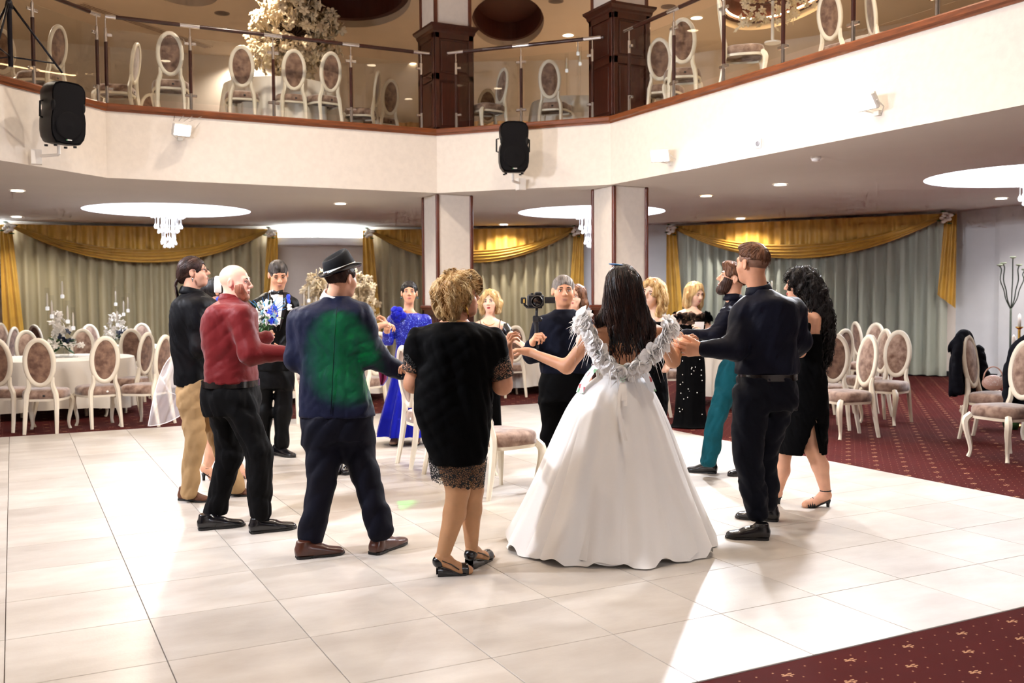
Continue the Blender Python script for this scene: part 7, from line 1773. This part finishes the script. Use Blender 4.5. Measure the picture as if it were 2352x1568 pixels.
# bouquet held in her hand
b0 = p.P(612, 762, -.32); t = thing('bouquet', 'round bridal bouquet of white, pale blue and royal blue blooms with greenery', 'bouquet', b0); rr = random.Random(21); ctr = p.P(613, 724, -.34) - b0; S_ = p.s
for nm, mt, n, r0, rad in (('white_bloom', m_petal, 34, .03, .1), ('pale_blue_bloom', M('pale_blue_petal', '#8fc4dd', .6), 12, .024, .1), ('blue_bloom', m_blue, 9, .028, .105)):
    mb = MB()
    for k in range(n):
        d = nrm([rr.gauss(0, 1), rr.gauss(0, 1), rr.gauss(.3, 1)]) if nm != 'blue_bloom' else nrm(CAM_RIGHT * rr.uniform(.4, 1) + CAM_BACK * rr.uniform(.2, 1) + np.array([0, 0, rr.uniform(-.6, .8)])); c = ctr + d * rad * rr.uniform(.75, 1.05)
        orchid(mb, c, r0, rr)
    tag(mb.build(nm, mt, t, True), kind='stuff')
mb = MB()
for k in range(60):
    d = nrm(-CAM_RIGHT * rr.uniform(-.3, 1) + CAM_BACK * rr.gauss(0, .6) + np.array([0, 0, rr.gauss(-.3, .6)])); L_ = rr.uniform(.09, .15); R = np.array(Vector(d).to_track_quat('X', 'Z').to_matrix()); mb.ell(ctr + d * L_, (.022, .011, .004), 6, 4, R)
tag(mb.build('leaf', m_leaf, t, True), kind='stuff')
mb = MB()
for k in range(22):
    d = nrm(CAM_RIGHT * rr.uniform(-1, 1) + CAM_BACK * rr.uniform(-.2, .6) + np.array([0, 0, rr.uniform(-.2, 1)])); mb.tube([ctr + d * .08, ctr + d * rr.uniform(.15, .21)], [.003, .001], 4)
tag(mb.build('blue_feather', M('feather_blue', '#2f7fc0', .6), t), kind='stuff')
mb = MB(); mb.tube([(0, 0, -.05), ctr * .5, ctr], .016, 8); mb.build('stem', m_leaf, t, True)

# ---- woman hidden behind the man in the hat
p = Person('woman in a magenta dress almost wholly hidden behind the man in the hat', 800, 1086)
hd = Head(p, 782, 668, 62, 70, 0, 0); base = p.P(784, 712)
rows = [(850, 762, 806, .13), (800, 764, 804, .12), (750, 758, 812, .15), (728, 766, 804, .12), (714, 776, 794, .05)]
ar = [(p.P(808, 742, -.1), p.P(842, 778, -.05), p.P(872, 748, .1)), (p.P(768, 742, .1), p.P(760, 790, .1), p.P(780, 820, .1))]
woman_skin(p, hd, base, m_skin, rows, ar, [dict(el=ar[0][1], wr=ar[0][2], d=CAM_RIGHT + np.array([0, 0, .2]), n=(0, 0, -1), right=True, kw=dict(curl=(35, 40, 30)))])
m_mag = clothm('magenta_silk', '#7a1f4a', .35, sheen=.3); sh = Shape(); p.torso(sh, rows[:4], .03, grow=.008); p.shape('dress', sh, m_mag, .01); skirt([(840, 760, 808), (920, 748, 820), (1000, 740, 828)], p, 60, .9, 11, .02, 6, .0, 0, 'skirt', m_mag)
mb = MB(); G = []
for i in range(10):
    t_ = i / 9; uL = np.interp(t_, [0, .6, 1], [862, 866, 874]); uR = np.interp(t_, [0, .5, .85, 1], [866, 884, 892, 880]); v = 762 + 122 * t_; G.append([p.P(uL + (uR - uL) * k / 8, v, .1 + .03 * math.sin(k * 1.4 + t_ * 3)) for k in range(9)])
mb.grid(G); sc_ = p.mb('scarf', mb, m_mag); mb = MB(); mb.tube([g[-1] for g in G] + [G[-1][k] for k in range(7, -1, -1)], .005, 5); p.mb('scarf_edge', mb, m_blue, sc_)
hs = Shape(); hd.skull(hs, .012, False); hd.face_hole(hs); p.shape('hair', hs, m_h_brown, .008); hd.features(m_lip, m_brow)
for u in (776, 800): shoe(p, p.P(u, 1086) * [1, 1, 0] + _F0 * .08, p.P(u, 1086) * [1, 1, 0] - _F0 * .14, m_blackshoe, m_sole, .04, .05)
# ================================================================== small things by the right chairs
CH2 = gp(2306, 1052)[:2]; CH2F = (-CAM_RIGHT * .92 + CAM_BACK * .4)[:2]
m_jkt = clothm('dark_jacket', '#0a0c16', .75)
def jacket_on_chair(cx, cy, face, label):
    """jacket draped over an oval chair back: a folded shell round the back, sleeves hanging"""
    f = np.array([*nrm(face), 0]); x = np.cross(f, (0, 0, 1)); o = np.array([cx, cy, 0.]); t = thing('jacket', label, 'jacket', o - f * .26)
    W = lambda a, b, z: x * a + f * (b + .0) + np.array([0, 0, z]); off = -.0
    sh = Shape()
    lean = lambda z: -.02 - .13 * (z - .5) * .6
    rim = [(-.2, .5), (-.215, .7), (-.185, .9), (-.11, 1.03), (0, 1.09), (.11, 1.03), (.185, .9), (.215, .7), (.2, .5)]
    P_ = catmull([W(a, lean(z), z) for a, z in rim], 26); sh.chain(P_, [.042] * 26, .02)
    sh.loft([W(0, -.09, .44), W(0, -.1, .6), W(0, -.115, .8), W(0, -.125, .98), W(0, -.1, 1.07)], [.22, .235, .22, .15, .06], [.022, .026, .026, .024, .02], x, .03, axis=(0, 0, 1))
    sh.wr = folds(.005, 30, int(cx * 10)); V, F = sh.mesh(.01); mesh_np('shell', smooth_mesh(V, F, 2), F, m_jkt, t)
    sl = Shape(); sl.chain([W(-.21, .0, .9), W(-.26, .03, .66), W(-.28, .05, .34)], [.055, .055, .045], .02); sl.wr = folds(.006, 40, 5); V, F = sl.mesh(.01); mesh_np('sleeve', V, F, m_jkt, t)
    mb = MB()
    for k in range(3): mb.ell(W(-.315, .075, .38 + .03 * k), .009, 6, 5)
    mb.build('button', m_chrome, t)
jacket_on_chair(8.95, 6.62, (.25, -.97), 'dark jacket hung over the chair back behind the sparkling handbag')
jacket_on_chair(*CH2, CH2F, 'dark jacket hung over the chair at the right picture edge')
# handbag
hb0 = np.array([8.95, 6.62, .505]) + np.array([.25, -.97, 0]) * -.02; t = thing('handbag', 'small blush handbag with glittering flap and round handle on the chair', 'handbag', hb0)
m_bag = M('blush_leather', '#c99f8d', .4); m_glit = sequin('glitter', '#d7b3a6', '#ffffff')
f = CAM_BACK; x = np.cross(f, (0, 0, 1)); R = np.array([x, f, (0, 0, 1)]).T
sh = Shape(); sh.ell((0, 0, .085), (.115, .045, .08), R, .01); V, F = sh.mesh(.007); mesh_np('bag_body', V, F, m_bag, t)
sh = Shape(); sh.ell(f * .006 + [0, 0, .095], (.108, .046, .07), R, .01); sh.cut((0, 0, .055), (0, 0, -1)); V, F = sh.mesh(.007); mesh_np('flap', V, F, m_glit, t)
mb = MB(); mb.tube([x * .1 * math.cos(a) + np.array([0, 0, .12 + .13 * math.sin(a)]) for a in np.linspace(0, PI, 15)], .007, 6); mb.build('handle', m_bag, t, True)
# blue garment folded on a chair of the right table
q = gp(1968, 778, .8)[:2] + nrm((.85, -.3)) * .26; t = thing('folded_garment', 'crumpled teal blue garment lying on a chair seat at the right table', 'garment', (q[0], q[1], .5))
sh = Shape(); sh.ell((0, 0, .06), (.17, .15, .06), None, .02); sh.ell((.06, .04, .1), (.09, .08, .05), None, .03); sh.wr = folds(.02, 30, 77); sh.cut((0, 0, 0), (0, 0, -1)); V, F = sh.mesh(.01); mesh_np('cloth', smooth_mesh(V, F, 1), F, clothm('teal_cloth', '#1f3a4a', .8), t)
# wrought candelabrum by the right wall
c = pd(2322, 700, 15.2); t = thing('candelabrum', 'tall wrought-iron candelabrum with wavy arms by the pale right wall', 'candelabrum', (c[0], c[1], 0)); m_iron = M('wrought_iron', '#3c4238', .5, .5, var=.3, vscale=30)
s2 = 15.2 / FPX
mb = MB(); mb.cyl((0, 0, .1), (0, 0, 1.28), .016, 8); mb.build('stem', m_iron, t, True)
for k in range(3):
    a = k * 2.09; mb = MB(); mb.tube(catmull([(0, 0, .35), (.12 * math.cos(a), .12 * math.sin(a), .22), (.2 * math.cos(a), .2 * math.sin(a), .1), (.32 * math.cos(a), .32 * math.sin(a), .012)], 9), .01, 6); mb.build('leg', m_iron, t, True)
for du, zt in ((-27, 1.93), (-19, 1.96), (3, 2.05), (17, 1.93), (30, 1.86)):
    e = CAM_RIGHT * du * s2; mb = MB(); P_ = catmull([(0, 0, 1.26), e * .45 + np.array([0, 0, 1.42]), e * .62 + np.array([0, 0, 1.56]), e * .95 + np.array([0, 0, 1.72]), e * .85 + np.array([0, 0, zt - .06]), e + np.array([0, 0, zt])], 16); mb.tube(P_, .009, 6); a_ = mb.build('arm', m_iron, t, True)
    mb = MB(); mb.lathe([(.012, 0), (.045, .012), (.05, .03), (.03, .03), (.01, .02)], 10, e + np.array([0, 0, zt])); mb.build('cup', M('cup_green', '#8f977f', .5), a_, True)
# candle group with flowers on the floor beside it
for k, (u, v, h) in enumerate(((2338, 905, 1.05), (2325, 925, .82), (2333, 940, .66))):
    p0 = gp(u, v + 40); t = thing('floor_candlestick', ('tallest', 'middle', 'shortest')[k] + ' gold floor candlestick with white candle at the right edge', 'candlestick', (p0[0], p0[1], 0), 0, 'gold floor candlesticks')
    mb = MB(); mb.lathe([(.09, 0), (.09, .02), (.02, .04), (.016, h), (.045, h + .02), (.045, h + .035)], 12); mb.build('stick', m_goldmetal, t, True, 40)
    mb = MB(); mb.lathe([(.02, h + .03), (.02, h + .17), (.004, h + .2)], 10); mb.build('candle', m_candle, t, True)
p0 = gp(2322, 985); t = thing('floor_flowers', 'low arrangement of pale roses and blue blooms with leaves on the right carpet', 'flowers', (p0[0], p0[1], 0)); rr = random.Random(31)
mb = MB(); mb.lathe([(.07, 0), (.09, .08), (.08, .12)], 16); mb.build('pot', m_leaf, t, True)
for nm, mt, n, r0 in (('rose', M('cream_rose', '#e2d3c2', .6), 16, .05), ('blue_bloom', m_navy_fl, 7, .05)):
    mb = MB()
    for k in range(n): orchid(mb, (rr.gauss(0, .16), rr.gauss(0, .16), .2 + rr.random() * .2), r0, rr)
    tag(mb.build(nm, mt, t, True), kind='stuff')
mb = MB()
for k in range(46):
    a = rr.uniform(0, 6.3); d = nrm([math.cos(a), math.sin(a), rr.uniform(-.1, 1.2)]); R = np.array(Vector(d).to_track_quat('X', 'Z').to_matrix()); mb.ell(np.array([0, 0, .15]) + d * rr.uniform(.15, .38), (.08, .035, .008), 6, 4, R)
tag(mb.build('leaf', m_leaf, t, True), kind='stuff')
